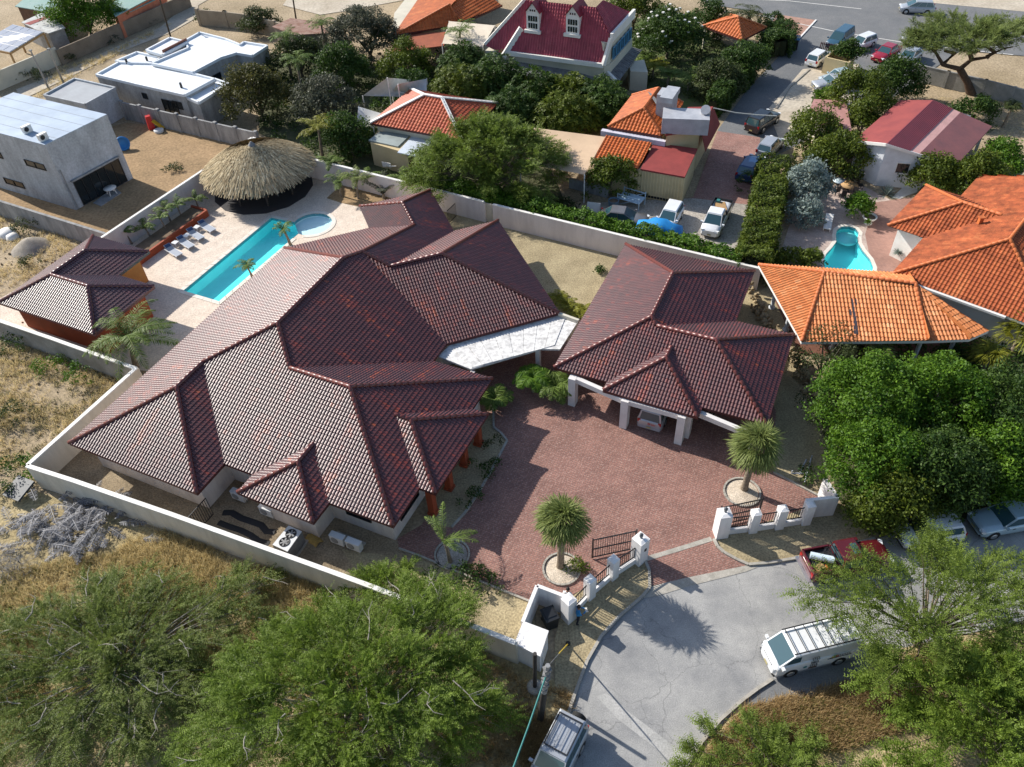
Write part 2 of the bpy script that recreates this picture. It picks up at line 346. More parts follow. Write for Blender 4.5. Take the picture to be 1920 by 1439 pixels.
patch('brick_patio', [(1640, 380), (1710, 370), (1745, 420), (1690, 470), (1700, 545), (1640, 525), (1622, 440)], brickmat('pink_bricks', (.4, .22, .17), (.32, .18, .14), (.28, .18, .15), bw=.22, bh=.11, rot=.8))
patch('roadside_dirt', [(1700, -40), (2200, -40), (2200, 40), (1920, 22), (1740, 5)], LANE)

def kerb(name, pts, m=CONCK, wd=.16, h=.13, closed=False):
    """a run of kerb stones, each about 1 m long; top-level piece of the setting"""
    P = [Vector((p.x, p.y, 0)) for p in GP(pts)]
    if closed: P.append(P[0])
    mb = MB()
    for a, b in zip(P, P[1:]):
        n = max(1, round((b-a).length/1.0)); d = (b-a)
        for i in range(n):
            s = a+d*(i/n)+d.normalized()*.006; e = a+d*((i+1)/n)-d.normalized()*.006
            mb.bar(s+Vector((0, 0, h/2)), e+Vector((0, 0, h/2)), wd, h, tint=random.random())
    return struct(name, mb, m)
kerb('street_kerb', [(1066, 1340), (1071, 1322), (1086, 1280), (1101, 1240), (1128, 1193), (1161, 1157), (1204, 1120), (1218, 1103), (1217, 1070), (1208, 1050)])
kerb('gate_kerb', [(1338, 1012), (1345, 1026), (1357, 1037), (1380, 1050), (1403, 1060), (1440, 1057), (1493, 1048), (1640, 1011)])
kerb('verge_kerb', [(1265, 1470), (1315, 1393), (1350, 1351), (1391, 1315), (1420, 1293), (1448, 1275)])
kerb('bed_kerb', [(922, 762), (925, 777), (926, 803), (940, 814), (951, 828), (926, 875), (900, 921), (873, 962), (847, 990)], wd=.14)
kerb('yard_kerb', [(748, 1030), (790, 1045), (860, 1075), (933, 1105), (995, 1130)], wd=.12)
kerb('fence_kerb', [(1450, 887), (1490, 908), (1530, 929), (1548, 938)], wd=.12)
kerb('gate_sill', [(1210, 1049), (1270, 1031), (1334, 1011)], wd=.3, h=.03)
kerb('sidewalk_kerb', [(1530, 39), (1495, 77)], WHITE, wd=.2)
kerb('track_kerb', [(1518, 131), (1480, 165), (1455, 205)], wd=.18)
# painted edge lines on the main road
mb = MB()
for line in ([(1345, 20), (1430, 30), (1560, 58), (1720, 84), (1900, 103)], [(1330, -4), (1480, 2), (1615, 17)]):
    P = GP(line, .35)
    P = GP(line, _z[0]+.006)
    for a, b in zip(P, P[1:]): 
        d = (b-a).normalized(); n = Vector((-d.y, d.x, 0))*.07
        mb.add([a-n, b-n, b+n, a+n], [(0, 1, 2, 3)])
struct('road_markings', mb, WHITE)

# ================================================================ TILED ROOFS
def tile_mat(name, ramp, rough, spec=.5, dirt=.25):
    return mat(name, (1, 1, 1), (1-dirt,)*3, rough=rough, scale=1.3, fine=.07, fscale=14, spec=spec, tint=ramp)
MAROON = tile_mat('maroon_glazed_tile', [(0, (.075, .024, .028)), (.45, (.115, .03, .03)), (.72, (.17, .032, .027)), (.88, (.24, .04, .024)), (1, (.31, .065, .025))], .44, .75)
PURPLE = tile_mat('plum_glazed_tile', [(0, (.075, .027, .034)), (.6, (.115, .038, .044)), (1, (.16, .044, .046))], .44, .9)
ORANGE = tile_mat('orange_clay_tile', [(0, (.5, .16, .05)), (.5, (.64, .24, .085)), (1, (.74, .37, .17))], .6, .3)
BURNT = tile_mat('burnt_orange_tile', [(0, (.36, .085, .03)), (.6, (.46, .12, .04)), (1, (.54, .17, .06))], .65, .25, dirt=.55)
CRIMSON = tile_mat('crimson_tile', [(0, (.27, .035, .055)), (.6, (.36, .05, .075)), (1, (.42, .075, .095))], .5, .35)
RIDGE = mat('maroon_ridge_tile', (.17, .045, .035), (.11, .028, .026), rough=.34, scale=2, fine=.06, spec=.55)
RIDGEP = mat('plum_ridge_tile', (.12, .04, .045), (.08, .026, .03), rough=.28, scale=2, fine=.06, spec=.5)
RIDGEO = mat('orange_ridge_tile', (.52, .15, .045), (.42, .11, .035), rough=.55, scale=2, fine=.08)
BATTEN = plain('roof_underlay', (.03, .012, .012), .9)
FASCIA = mat('maroon_fascia', (.1, .03, .028), rough=.5, scale=2, fine=.05)
SOFFIT = mat('soffit', (.5, .44, .4), rough=.8, scale=1, fine=.03)

def profile(n, amp):
    """one roman tile across its width: a roll on one side, a pan on the other"""
    pts = []
    for i in range(n+1):
        s = i/n
        h = amp*math.sin(PI*s/.62) if s < .62 else -.22*amp*math.sin(PI*(s-.62)/.38)
        pts.append((s, max(h, -.3*amp)))
    return pts
def poly_interval(P2, u):
    lo, hi = 1e9, -1e9
    for (a, b), (c, d) in zip(P2, P2[1:]+P2[:1]):
        if (a <= u <= c) or (c <= u <= a):
            if abs(c-a) < 1e-9: vs = (b, d)
            else: vs = (b+(d-b)*(u-a)/(c-a),)
            for v in vs: lo = min(lo, v); hi = max(hi, v)
    return lo, hi
class Roof:
    """a tiled roof: planes given as polygons; near tiles are single pieces, the rest one joined part"""
    def __init__(s, root, m, mridge, tw=.215, tl=.29, amp=.048, nseg=5, singles=300, name='roof', tintf=None):
        s.root, s.m, s.mr, s.tw, s.tl, s.amp, s.nseg, s.singles = root, m, mridge, tw, tl, amp, nseg, singles
        s.under = MB(); s.V = []; s.F = []; s.T = []; s.cand = []; s.nv = 0; s.ridges = []; s.tintf = tintf; s.rng = random.Random(len(s.root.name)*13+5)
        s.name = name; s.seen = []
    def face(s, pts, holes=()):
        """pts: 3-D polygon whose lowest horizontal edge is the eave"""
        pts = [Vector(p) for p in pts]
        c = sum(pts, Vector())/len(pts)
        M = np.array([[p.x-c.x, p.y-c.y, 1] for p in pts]); q = np.linalg.lstsq(M, np.array([p.z-c.z for p in pts]), rcond=None)[0]
        n = Vector((-q[0], -q[1], 1)).normalized(); c = c+Vector((0, 0, q[2]))
        u = Vector((0, 0, 1)).cross(n).normalized(); v = n.cross(u)
        P2 = [((p-c).dot(u), (p-c).dot(v)) for p in pts]
        s.under.poly([c+u*a+v*b-n*.03 for a, b in P2])
        u0 = min(a for a, b in P2); u1 = max(a for a, b in P2); v0 = min(b for a, b in P2); v1 = max(b for a, b in P2)
        prof = profile(s.nseg, s.amp); nc = max(1, int(math.ceil((u1-u0)/s.tw))); drop = .03
        mi = (len(s.seen)); s.seen.append(n)
        # patches of redder tiles run along the slope
        blot = [(s.rng.uniform(u0, u1), s.rng.uniform(v0, v1), s.rng.uniform(.5, 1.7), s.rng.uniform(.12, .5)) for _ in range(int((u1-u0)*(v1-v0)/3.2)+2)]
        inside_h = lambda a, b: any(h[0] < a < h[1] and h[2] < b < h[3] for h in holes)
        for i in range(nc):
            ua = u0+i*s.tw
            us = [min(max(ua+p[0]*s.tw, u0+1e-4), u1-1e-4) for p in prof]
            iv = [poly_interval(P2, a) for a in us]
            lo = min(x[0] for x in iv); hi = max(x[1] for x in iv)
            r0 = int(math.floor((lo-v0)/s.tl)); r1 = int(math.ceil((hi-v0)/s.tl))
            for r in range(r0, r1):
                va = v0+r*s.tl-.02; vb = va+s.tl+.03
                b0 = [min(max(va, x[0]), x[1]) for x in iv]; b1 = [min(max(vb, x[0]), x[1]) for x in iv]
                if max(y-x for x, y in zip(b0, b1)) < .02: continue
                um = ua+s.tw/2; vm = (va+vb)/2
                if holes and inside_h(um, vm): continue
                tint = .1+s.rng.random()*.38
                for bu, bv, br, bw in blot:
                    if abs(um-bu) < bw and abs(vm-bv) < br: tint += s.rng.random()*.32
                if s.rng.random() < .05: tint += .3
                tint = min(tint, .999)
                full = all(abs(x-va) < 1e-6 for x in b0) and all(abs(x-vb) < 1e-6 for x in b1) and us[-1]-us[0] > s.tw*.98
                if full:
                    mid = c+u*um+v*vm
                    s.cand.append((cam_dist(mid), c+u*ua+v*va, u, v, n, tint))
                    continue
                s.emit(c, u, v, n, us, b0, b1, prof, va, vb, tint)
        return s
    def emit(s, c, u, v, n, us, b0, b1, prof, va, vb, tint):
        k = len(us); o = s.nv; lift = .035
        lo = []; up = []; lip = []
        for a, x, y, p in zip(us, b0, b1, prof):
            fa = lift*(1-(x-va)/(vb-va)); fb = lift*(1-(y-va)/(vb-va))
            lo.append(c+u*a+v*x+n*(p[1]+fa)); up.append(c+u*a+v*y+n*(p[1]+fb-.004)); lip.append(c+u*a+v*x+n*(p[1]+fa-.04))
        s.V += lo+up+lip
        for i in range(k-1):
            s.F.append((o+i, o+i+1, o+k+i+1, o+k+i)); s.F.append((o+2*k+i, o+2*k+i+1, o+i+1, o+i)); s.T += [tint, tint]
        s.nv += 3*k
    def ridge(s, a, b): s.ridges.append((Vector(a), Vector(b))); return s
    def done(s, fascia=None, ztop=None, soffit=None, fasc_m=None):
        root = s.root; ro = wloc(root)
        roof = bpy.data.objects.new(s.name, s.under.mesh(s.name, [BATTEN], ro)); COL.objects.link(roof); roof.parent = root
        s.cand.sort(key=lambda t: t[0])
        prof = profile(s.nseg, s.amp)
        near = s.cand[:s.singles]
        meshes = []
        for q in range(8 if near else 0):
            t = MB(); vs = []; k = len(prof)
            for y, dz in ((-.0, .035), (s.tl+.03, -.004), (0, -.005)):
                for p in prof: vs.append((p[0]*s.tw, y, p[1]+dz))
            fs = []
            for i in range(k-1): fs += [(i, i+1, k+i+1, k+i), (2*k+i, 2*k+i+1, i+1, i)]
            t.add(vs, fs, 0, q/8+.06); meshes.append(t.mesh('roof_tile', [s.m]))
        for dd, p, u, v, n, tint in near:
            o = bpy.data.objects.new('roof_tile', meshes[int(tint*8)]); COL.objects.link(o); o.parent = roof
            o.matrix_local = Matrix(((u.x, v.x, n.x, p.x-ro.x), (u.y, v.y, n.y, p.y-ro.y), (u.z, v.z, n.z, p.z-ro.z), (0, 0, 0, 1)))
        for dd, p, u, v, n, tint in s.cand[s.singles:]:
            us = [q[0]*s.tw for q in prof]
            s.emit(p, u, v, n, us, [0]*len(us), [s.tl+.03]*len(us), prof, 0, s.tl+.03, tint)
        if s.F:
            V = np.array([tuple(x) for x in s.V])-np.array(tuple(ro))
            o = link('roof_tiles', mesh_np('roof_tiles', V, s.F, [s.m], s.T), roof, kind='stuff')
        # ridge and hip caps
        rt = MB(); cap = []; rad = .13; L = .42
        for i in range(7):
            a = PI*i/6; cap.append((rad*math.cos(a), rad*math.sin(a)*.95))
        t = MB(); vs = [(0, y*1.12, z*1.12) for y, z in cap]+[(L+.03, y, z) for y, z in cap]+[(0, y*.9, z*.9) for y, z in cap]
        fs = []
        for i in range(6): fs += [(i, i+1, 8+i, 7+i), (14+i, 15+i, i+1, i)]
        t.add(vs, fs, 0, .5, True); cm = t.mesh('ridge_tile', [s.mr])
        cnt = 0; far = MB(); jobs = []
        for a, b in s.ridges:
            if a.z > b.z+.05: a, b = b, a
            d = b-a; k = max(1, round(d.length/L)); x = d.normalized(); y = Vector((0, 0, 1)).cross(x).normalized(); z = x.cross(y)
            for i in range(k):
                p = a+d*(i/k)+Vector((0, 0, .035)); jobs.append((cam_dist(p), p, x, y, z, d.length/k/L))
        jobs.sort(key=lambda j: j[0])
        for i, (dd, p, x, y, z, sx) in enumerate(jobs):
            if i < 300 and s.singles:
                o = bpy.data.objects.new('ridge_tile', cm); COL.objects.link(o); o.parent = roof; q = p-ro
                o.matrix_local = Matrix(((x.x*sx, y.x, z.x, q.x), (x.y*sx, y.y, z.y, q.y), (x.z*sx, y.z, z.z, q.z), (0, 0, 0, 1)))
            else: far.add([p+x*(vx*sx)+y*vy+z*vz for vx, vy, vz in vs], fs, 0, .5, True)
        if far.f: far.build('ridge_tiles', [s.mr], roof, ro, kind='stuff')
        if fascia:
            P = [Vector(p) for p in fascia]; f = MB(); n = len(P)
            for i in range(n):
                a, b = P[i], P[(i+1) % n]
                if (b-a).length < .05: continue
                f.add([a+Vector((0, 0, -.2)), b+Vector((0, 0, -.2)), b+Vector((0, 0, .02)), a+Vector((0, 0, .02))], [(0, 1, 2, 3)])
            f.build('fascia_board', [fasc_m or FASCIA], roof, ro)
            so_ = MB(); so_.poly([p+Vector((0, 0, -.19)) for p in P]); so_.build('soffit', [SOFFIT], roof, ro)
        return roof

class Planes:
    """eave lines (facing direction, distance from the origin) that all rise at one pitch"""
    def __init__(s, lines, t, ze): s.l = {k: (math.cos(R_(a)), math.sin(R_(a)), o) for k, (a, o) in lines.items()}; s.t = t; s.ze = ze
    def __call__(s, names, inset=0):
        ns = names.split()
        if len(ns) == 2:
            A = [s.l[k][:2] for k in ns]; b = [s.l[k][2]-inset for k in ns]
            x, y = np.linalg.solve(np.array(A), np.array(b)); return Vector((x, y, s.ze))
        A = [[s.t*s.l[k][0], s.t*s.l[k][1], 1] for k in ns]; b = [s.ze+s.t*s.l[k][2] for k in ns]
        return Vector(np.linalg.lstsq(np.array(A), np.array(b), rcond=None)[0])
    def z(s, k, p): return s.ze+s.t*(s.l[k][2]-s.l[k][0]*p[0]-s.l[k][1]*p[1])
def back_end(pl, host, apex, facing):
    """where the level ridge of a small roof runs into the host plane"""
    d = Vector((-math.cos(R_(facing)), -math.sin(R_(facing)), 0))
    k = host.l
    lo, hi = 0, 12
    nm = back_end.name
    for _ in range(50):
        m = (lo+hi)/2
        if host.z(nm, apex+d*m) < apex.z: lo = m
        else: hi = m
    return apex+d*lo

# ---------------------------------------------------------------- main house
HOUSE = thing('house', 'pale villa under a sprawling many-hipped dark maroon tiled roof', 'house', G(500, 760))
HP = Planes({'W': (153.04, 41.289), 'S': (-116.96, -21.042), 'S1': (-116.96, -18.524), 'R1': (-26.96, -30.835), 'E1': (-26.96, -23.321), 'E2': (-26.96, -18.762), 'N3': (108.04, 58.591),
    'S5': (-71.96, -41.967), 'E5': (18.04, 17.61), 'N5': (108.04, 55.259), 'N2': (63.04, 34.078), 'W4': (198.04, -7.317), 'N4': (108.04, 62.315), 'E3': (18.04, 13.715)}, .4226, 2.75)
v = HP
V2 = HP('E1 N3 E3 S5')
hr = Roof(HOUSE, MAROON, RIDGE)
aW1, aW2, aW3, aW4 = v('W S1 R1'), v('W S R1'), v('W S E1'), v('W E1 N3')
aS2, aS3, a5, a5b, a4, a4b = v('S E2 N2'), v('S N2 E1'), v('S5 E5 N5'), v('S5 N5 E3'), v('W4 N4 E3'), v('W4 N3 E3')
hr.face([v('W S1'), aW1, aW2, aW3, aW4, v('W N3')])
hr.face([v('W S1'), v('S1 R1'), aW1])
hr.face([v('S1 R1'), v('R1 S'), aW2, aW1])
hr.face([v('R1 S'), v('S E2'), aS2, aS3, aW3, aW2])
hr.face([v('S E2'), v('E2 N2'), aS2])
hr.face([v('E2 N2'), v('N2 E1'), aS3, aS2])
hr.face([v('N2 E1'), v('E1 S5'), V2, aW4, aW3, aS3])
hr.face([v('E1 S5'), v('S5 E5'), a5, a5b, V2])
hr.face([v('S5 E5'), v('E5 N5'), a5])
hr.face([v('E5 N5'), v('N5 E3'), a5b, a5])
hr.face([v('N5 E3'), v('N4 E3'), a4, a4b, V2, a5b])
hr.face([v('N4 E3'), v('W4 N4'), a4])
hr.face([v('W4 N4'), v('N3 W4'), a4b, a4])
hr.face([v('N3 W4'), v('W N3'), aW4, V2, a4b])
for a, b in ((v('W S1'), aW1), (v('S1 R1'), aW1), (aW1, aW2), (aW2, aW3), (aW3, aW4), (v('W N3'), aW4), (aW3, aS3), (aS3, aS2), (v('S E2'), aS2), (v('E2 N2'), aS2),
             (aW4, V2), (V2, a4b), (a4b, a4), (a4, v('W4 N4')), (a4, v('N4 E3')), (V2, a5b), (a5b, a5), (a5, v('E5 N5')), (a5, v('S5 E5'))): hr.ridge(a, b)
# two small hips that stand on the big slopes
def small_hip(roof, host, hostname, lines, names, facing):
    p = Planes(lines, .42, 2.75); L, M_, Rr = names
    ap = p(' '.join(names)); back_end.name = hostname; be = back_end(p, host, ap, facing)
    hn = host.l[hostname]
    def foot(k):
        A = [p.l[k][:2], hn[:2]]; x = np.linalg.solve(np.array(A), np.array([p.l[k][2], hn[2]])); return Vector((x[0], x[1], 2.75))
    c1, c2 = p(f'{L} {M_}'), p(f'{M_} {Rr}')
    roof.face([c1, c2, ap]); roof.face([foot(L), c1, ap, be]); roof.face([c2, foot(Rr), be, ap])
    roof.ridge(c1, ap); roof.ridge(c2, ap); roof.ridge(ap, be)
    return [foot(L), c1, c2, foot(Rr)]
f1 = small_hip(hr, HP, 'S', {'W': (152.28, 28.896), 'S': (-117.72, -19.155), 'E': (-27.72, -23.391)}, ('W', 'S', 'E'), -117.72)
f2 = small_hip(hr, HP, 'E2', {'S': (-117.5, -23.867), 'E': (-27.5, -17.895), 'N': (62.5, 30.837)}, ('S', 'E', 'N'), -27.5)
OUT = ['W S1', 'S1 R1', 'R1 S', 'S E2', 'E2 N2', 'N2 E1', 'E1 S5', 'S5 E5', 'E5 N5', 'N5 E3', 'N4 E3', 'W4 N4', 'N3 W4', 'W N3']
HROOF = hr.done([v(n) for n in OUT])
for f in (f1, f2):
    mb = MB()
    for a, b in zip(f, f[1:]): mb.add([a+Vector((0, 0, -.2)), b+Vector((0, 0, -.2)), b+Vector((0, 0, .02)), a+Vector((0, 0, .02))], [(0, 1, 2, 3)])
    mb.build('fascia_board', [FASCIA], HROOF)
    mb = MB(); mb.poly([p+Vector((0, 0, -.185)) for p in f]); mb.build('soffit', [SOFFIT], HROOF)
mb = MB(); mb.prism([v(n, .75) for n in OUT], 0, 2.57); mb.build('wall', [PINKW], HOUSE)
def inset(f, d):
    c = sum(f, Vector())/len(f); return [p+(c-p).normalized()*d for p in f]
mb = MB(); g = f1; e = (g[3]-g[0]).normalized(); up = (g[0]-g[1]).normalized()
mb.prism([g[1]+e*.75+up*.7, g[2]-e*.75+up*.7, g[2]-e*.75+up*2.6, g[1]+e*.75+up*2.6], 0, 2.56); mb.build('wall', [PINKW], HOUSE)
# ================================================================ BUILDINGS
def plane3(a, b, c): a, b, c = Vector(a), Vector(b), Vector(c); return a, (b-a).cross(c-a).normalized()
def on(px, pl):
    """survey point lying on a known plane"""
    o = Vector((0, 0, CAM_H)); d = G(px[0], px[1], 0)-o; p, n = pl
    return o+d*((p-o).dot(n)/d.dot(n))
def roof_px(r, eave, ze, top, zt, rest=()):
    """roof plane from two eave pixels, one or more higher pixels; returns 3-D polygon"""
    a, b = G(*eave[0], ze), G(*eave[1], ze); pl = plane3(a, b, G(*top[0], zt))
    poly = [a, b]+[on(p, pl) for p in top]
    r.face(poly); return poly
def at_height(px_base, px_top):
    """height of a vertical edge seen from base pixel to top pixel"""
    b = G(*px_base); best = min((abs(G(px_top[0], px_top[1], z/20).to_2d()[1]-b.y), z/20) for z in range(200)); return best[1]

# ---------------------------------------------------------------- main house details
ORG = mat('terracotta_paint', (.36, .075, .03), (.28, .06, .025), rough=.7, scale=1, fine=.04)
def wall_pt(pl, names, ins): return pl(names, ins)
def column(root, p, h, m, w_=.42, name='column'):
    mb = MB(); mb.box((p.x, p.y, h/2), (w_, w_, h), R_(-27)); mb.box((p.x, p.y, .12), (w_+.12, w_+.12, .24), R_(-27)); return mb.build(name, [m], root)
# orange porch pillars under the east hip
e0, e1 = f2[1], f2[2]; back = (f2[0]-f2[1]).normalized()
for k in (.06, .36, .66, .94): column(HOUSE, e0+(e1-e0)*k+back*.7, 2.56, ORG)
def window(root, a, b, z0, z1, nrm, panes=2, frame=BLACKM, glass=GLASS, name='window'):
    """window set in a wall between plan points a and b; nrm points out of the wall"""
    a = Vector((a[0], a[1], 0)); b = Vector((b[0], b[1], 0)); d = (b-a); L = d.length; d.normalize(); n = Vector((nrm[0], nrm[1], 0)).normalized()
    rz = math.atan2(d.y, d.x); mb = MB(); c = (a+b)/2; t = .06
    for z in (z0, z1): mb.box(c+Vector((0, 0, z))+n*.03, (L+t, .1, t), rz)
    for k in range(panes+1): mb.box(a+d*(L*k/panes)+Vector((0, 0, (z0+z1)/2))+n*.03, (t, .097, z1-z0-t), rz)
    f = mb.build(name, [frame], root)
    g = MB()
    for k in range(panes):
        g2 = MB(); g2.box(a+d*(L*(k+.5)/panes)+Vector((0, 0, (z0+z1)/2))+n*.012, (L/panes-t-.004, .02, z1-z0-t-.004), rz); g2.build('pane', [glass], f)
    return f
def n_of(pl, k): return Vector((pl.l[k][0], pl.l[k][1], 0))
def on_wall(pl, k, ins, px, z):
    """point of the wall of plane k (set in by ins) that pixel px shows, near height z"""
    n = n_of(pl, k); o = Vector((0, 0, CAM_H)); d = G(px[0], px[1], 0)-o
    return o+d*((pl.l[k][2]-ins-o.dot(n))/d.dot(n))
a = on_wall(HP, 'S', .75, (652, 964), 2); b = on_wall(HP, 'S', .75, (698, 985), 2)
window(HOUSE, a, b, 1.05, 2.3, n_of(HP, 'S'), 2)
a = on_wall(HP, 'E2', .75, (752, 978), 2); b = on_wall(HP, 'E2', .75, (786, 938), 2)
window(HOUSE, a, b, .9, 2.3, n_of(HP, 'E2'), 3)
a = on_wall(HP, 'S1', .75, (268, 893), 2); b = on_wall(HP, 'S1', .75, (300, 905), 2); window(HOUSE, a, b, 1.4, 2.2, n_of(HP, 'S1'), 2)
# white link roof between house and carport
LINK = thing('walkway_canopy', 'flat white weathered concrete canopy bridging villa and carport', 'canopy', G(960, 650))
LZ = 2.45
link_pts = GP([(822, 668), (842, 648), (1046, 592), (1083, 604), (1050, 655), (1014, 654), (882, 692)], LZ)
LINKM = mat('weathered_white_slab', (.66, .645, .62), (.38, .37, .36), rough=.85, scale=1.6, fine=.16, fscale=4, contrast=(.48, .78), bump=.1)
mb = MB()
# roof sheets laid side by side
A_, B_ = G(830, 680, LZ), G(1068, 632, LZ)
mb.prism(link_pts, LZ-.16, LZ-.01); lk = mb.build('slab', [LINKM], LINK)
A0, A1, B0, B1 = G(846, 652, LZ), G(1060, 597, LZ), G(884, 690, LZ), G(1040, 648, LZ)
for i in range(8):
    k0, k1 = i/8+.002, (i+1)/8-.002
    p = [A0.lerp(A1, k0), A0.lerp(A1, k1), B0.lerp(B1, k1), B0.lerp(B1, k0)]
    mb = MB(); mb.prism(p, LZ-.01, LZ+.02+.012*(i % 2)); mb.build('panel', [LINKM], lk)
for px in ((890, 742), (1010, 700)):
    p = G(*px); column(LINK, p, LZ-.17, PINKW, .3)
mb = MB(); mb.bar(G(1046, 589, 2.6), G(1085, 603, 2.6), .2, .3); mb.build('parapet', [CREAM], LINK)

# ---------------------------------------------------------------- carport
CARP = thing('carport', 'open white carport under a dark maroon hipped roof beside the brick forecourt', 'carport', G(1260, 690))
CP = Planes({'W': (153.71, 14.968), 'S': (-116.29, -36.791), 'E2': (-26.29, -.72), 'N2': (63.71, 45.924), 'E1': (-26.29, -4.754), 'N1': (63.71, 52.271)}, .3967, 2.75)
cr = Roof(CARP, MAROON, RIDGE)
q1, q2, q3, q4 = CP('W N1 E1'), CP('W S E1'), CP('S E1 N2'), CP('S N2 E2')
cr.face([CP('W S'), q2, q1, CP('W N1')]); cr.face([CP('W N1'), CP('N1 E1'), q1]); cr.face([CP('N1 E1'), CP('E1 N2'), q3, q2, q1])
cr.face([CP('W S'), CP('S E2'), q4, q3, q2]); cr.face([CP('N2 E2'), CP('E1 N2'), q3, q4]); cr.face([CP('S E2'), CP('N2 E2'), q4])
for a, b in ((CP('W S'), q2), (q2, q1), (CP('W N1'), q1), (CP('N1 E1'), q1), (q2, q3), (q3, q4), (CP('S E2'), q4), (CP('N2 E2'), q4)): cr.ridge(a, b)
f3 = small_hip(cr, CP, 'S', {'W': (152.75, 11.776), 'S': (-117.25, -35.745), 'E': (-27.25, -5.421)}, ('W', 'S', 'E'), -117.25)
CROOF = cr.done([CP(n) for n in ('W S', 'S E2', 'N2 E2', 'E1 N2', 'N1 E1', 'W N1')])
mb = MB()
for a, b in zip(f3, f3[1:]): mb.add([a+Vector((0, 0, -.2)), b+Vector((0, 0, -.2)), b+Vector((0, 0, .02)), a+Vector((0, 0, .02))], [(0, 1, 2, 3)])
mb.build('fascia_board', [FASCIA], CROOF)
mb = MB(); mb.poly([p+Vector((0, 0, -.185)) for p in f3]); mb.build('soffit', [SOFFIT], CROOF)
WARM = mat('warm_white_render', (.72, .69, .66), (.62, .59, .57), rough=.75, scale=1, fine=.03)
axA = Vector((math.cos(R_(-27)), math.sin(R_(-27)), 0)); axB = Vector((-axA.y, axA.x, 0))
cols = []
def ccol(px, w_=.5, d_=.6):
    p = G(*px); mb = MB(); mb.prism([p-axA*w_/2, p+axA*w_/2, p+axA*w_/2+axB*d_, p-axA*w_/2+axB*d_], 0, 2.56); mb.build('column', [WARM], CARP); return p
c1 = ccol((1071, 762)); c2 = ccol((1167, 804)); c3 = ccol((1270, 834)); c4 = ccol((1284, 822), .45); c5 = ccol((1395, 868))
mb = MB(); up = Vector((0, 0, 2.36))
for a, b in ((c1, c2), (c2, c3), (c4, c5)):
    a2 = a+axA*.25+axB*.3+up; b2 = b-axA*.25+axB*.3+up
    if (b2-a2).dot(axA) > 0: mb.bar(a2, b2, .3, .38)
mb.build('beam', [WARM], CARP)
bw = [CP('N1 E1', .8), CP('W N1', .8), CP('W S', 5.4)]
mb = MB()
w0, w1, w2_ = CP('W N1', .75), CP('N1 E1', .75), CP('W S', .75)
mb.prism([w0, w1, w1-axB*.25, w0-axB*.25], 0, 2.55); mb.prism([w0-axB*.26, w0-axB*.26+axA*.25, w2_+axA*.25+axB*4.2, w2_+axB*4.2], 0, 2.55)
e1_, e2_ = CP('E1 N2', .75), CP('S E2', .75)
mb.prism([w1-axB*.26, w1-axB*.26-axA*.25, e1_-axA*.25, e1_], 0, 2.55)
mb.build('wall', [PINKW], CARP)

# ---------------------------------------------------------------- pool house
PH = thing('pool_house', 'terracotta red pool house with a dark plum tiled hip roof, left edge', 'pool house', G(130, 600))
PP = Planes({'W': (152.89, 58.087), 'S': (-117.11, -27.118), 'E2': (-27.11, -47.941), 'N2': (62.89, 33.363), 'E1': (-27.11, -51.757), 'N1': (62.89, 36.903)}, .435, 2.75)
pr = Roof(PH, PURPLE, RIDGEP)
q1, q2, q4 = PP('W E1 N1'), PP('W S E1'), PP('S E2 N2')
q3 = PP('S E1 N2')
pr.face([PP('W S'), q2, q1, PP('W N1')]); pr.face([PP('W N1'), PP('N1 E1'), q1]); pr.face([PP('N1 E1'), PP('E1 N2'), q3, q2, q1])
pr.face([PP('W S'), PP('S E2'), q4, q3, q2]); pr.face([PP('E2 N2'), PP('E1 N2'), q3, q4]); pr.face([PP('S E2'), PP('E2 N2'), q4])
for a, b in ((PP('W S'), q2), (q2, q1), (PP('W N1'), q1), (PP('N1 E1'), q1), (q2, q3), (q3, q4), (PP('S E2'), q4), (PP('E2 N2'), q4)): pr.ridge(a, b)
PO = ['W S', 'S E2', 'E2 N2', 'E1 N2', 'N1 E1', 'W N1']
pr.done([PP(n) for n in PO], fasc_m=RIDGEP)
mb = MB(); mb.prism([PP(n, .7) for n in PO], 0, 2.57); mb.build('wall', [ORG], PH)
OCH = mat('ochre_paint', (.5, .2, .05), (.42, .16, .04), rough=.7, scale=1, fine=.04)
p0, p1 = PP('E1 N2', .695), PP('N1 E1', .695)
mb = MB(); mb.bar(p0+axA*.008+Vector((0, 0, -1.5))+(p1-p0)*.02, p0+axA*.008+Vector((0, 0, -1.5))+(p1-p0)*.98, .02, 2.4); mb.build('ochre_wall_panel', [OCH], PH)

# ---------------------------------------------------------------- neighbour on the right: burnt orange roofs
NB = thing('orange_roof_house', 'house with broad burnt orange tiled hip roofs behind the kidney pool', 'house', G(1830, 520))
NP = Planes({'W': (135.97, 12.345), 'S': (-132.53, -54.166), 'E': (-44.03, -1.128), 'W2': (135.97, 15.213), 'S2': (-132.53, -60.198), 'N2': (47.47, 67.955), 'N1': (47.47, 72.0)}, .42, 3.0)
nr = Roof(NB, BURNT, RIDGEO, tw=.27, tl=.36, amp=.042)
ap, ap2 = NP('W S E'), NP('W2 S2 N2')
bu = Vector((math.cos(R_(45.97)), math.sin(R_(45.97)), 0)); au = Vector((bu.y, -bu.x, 0))
apb = ap+bu*11
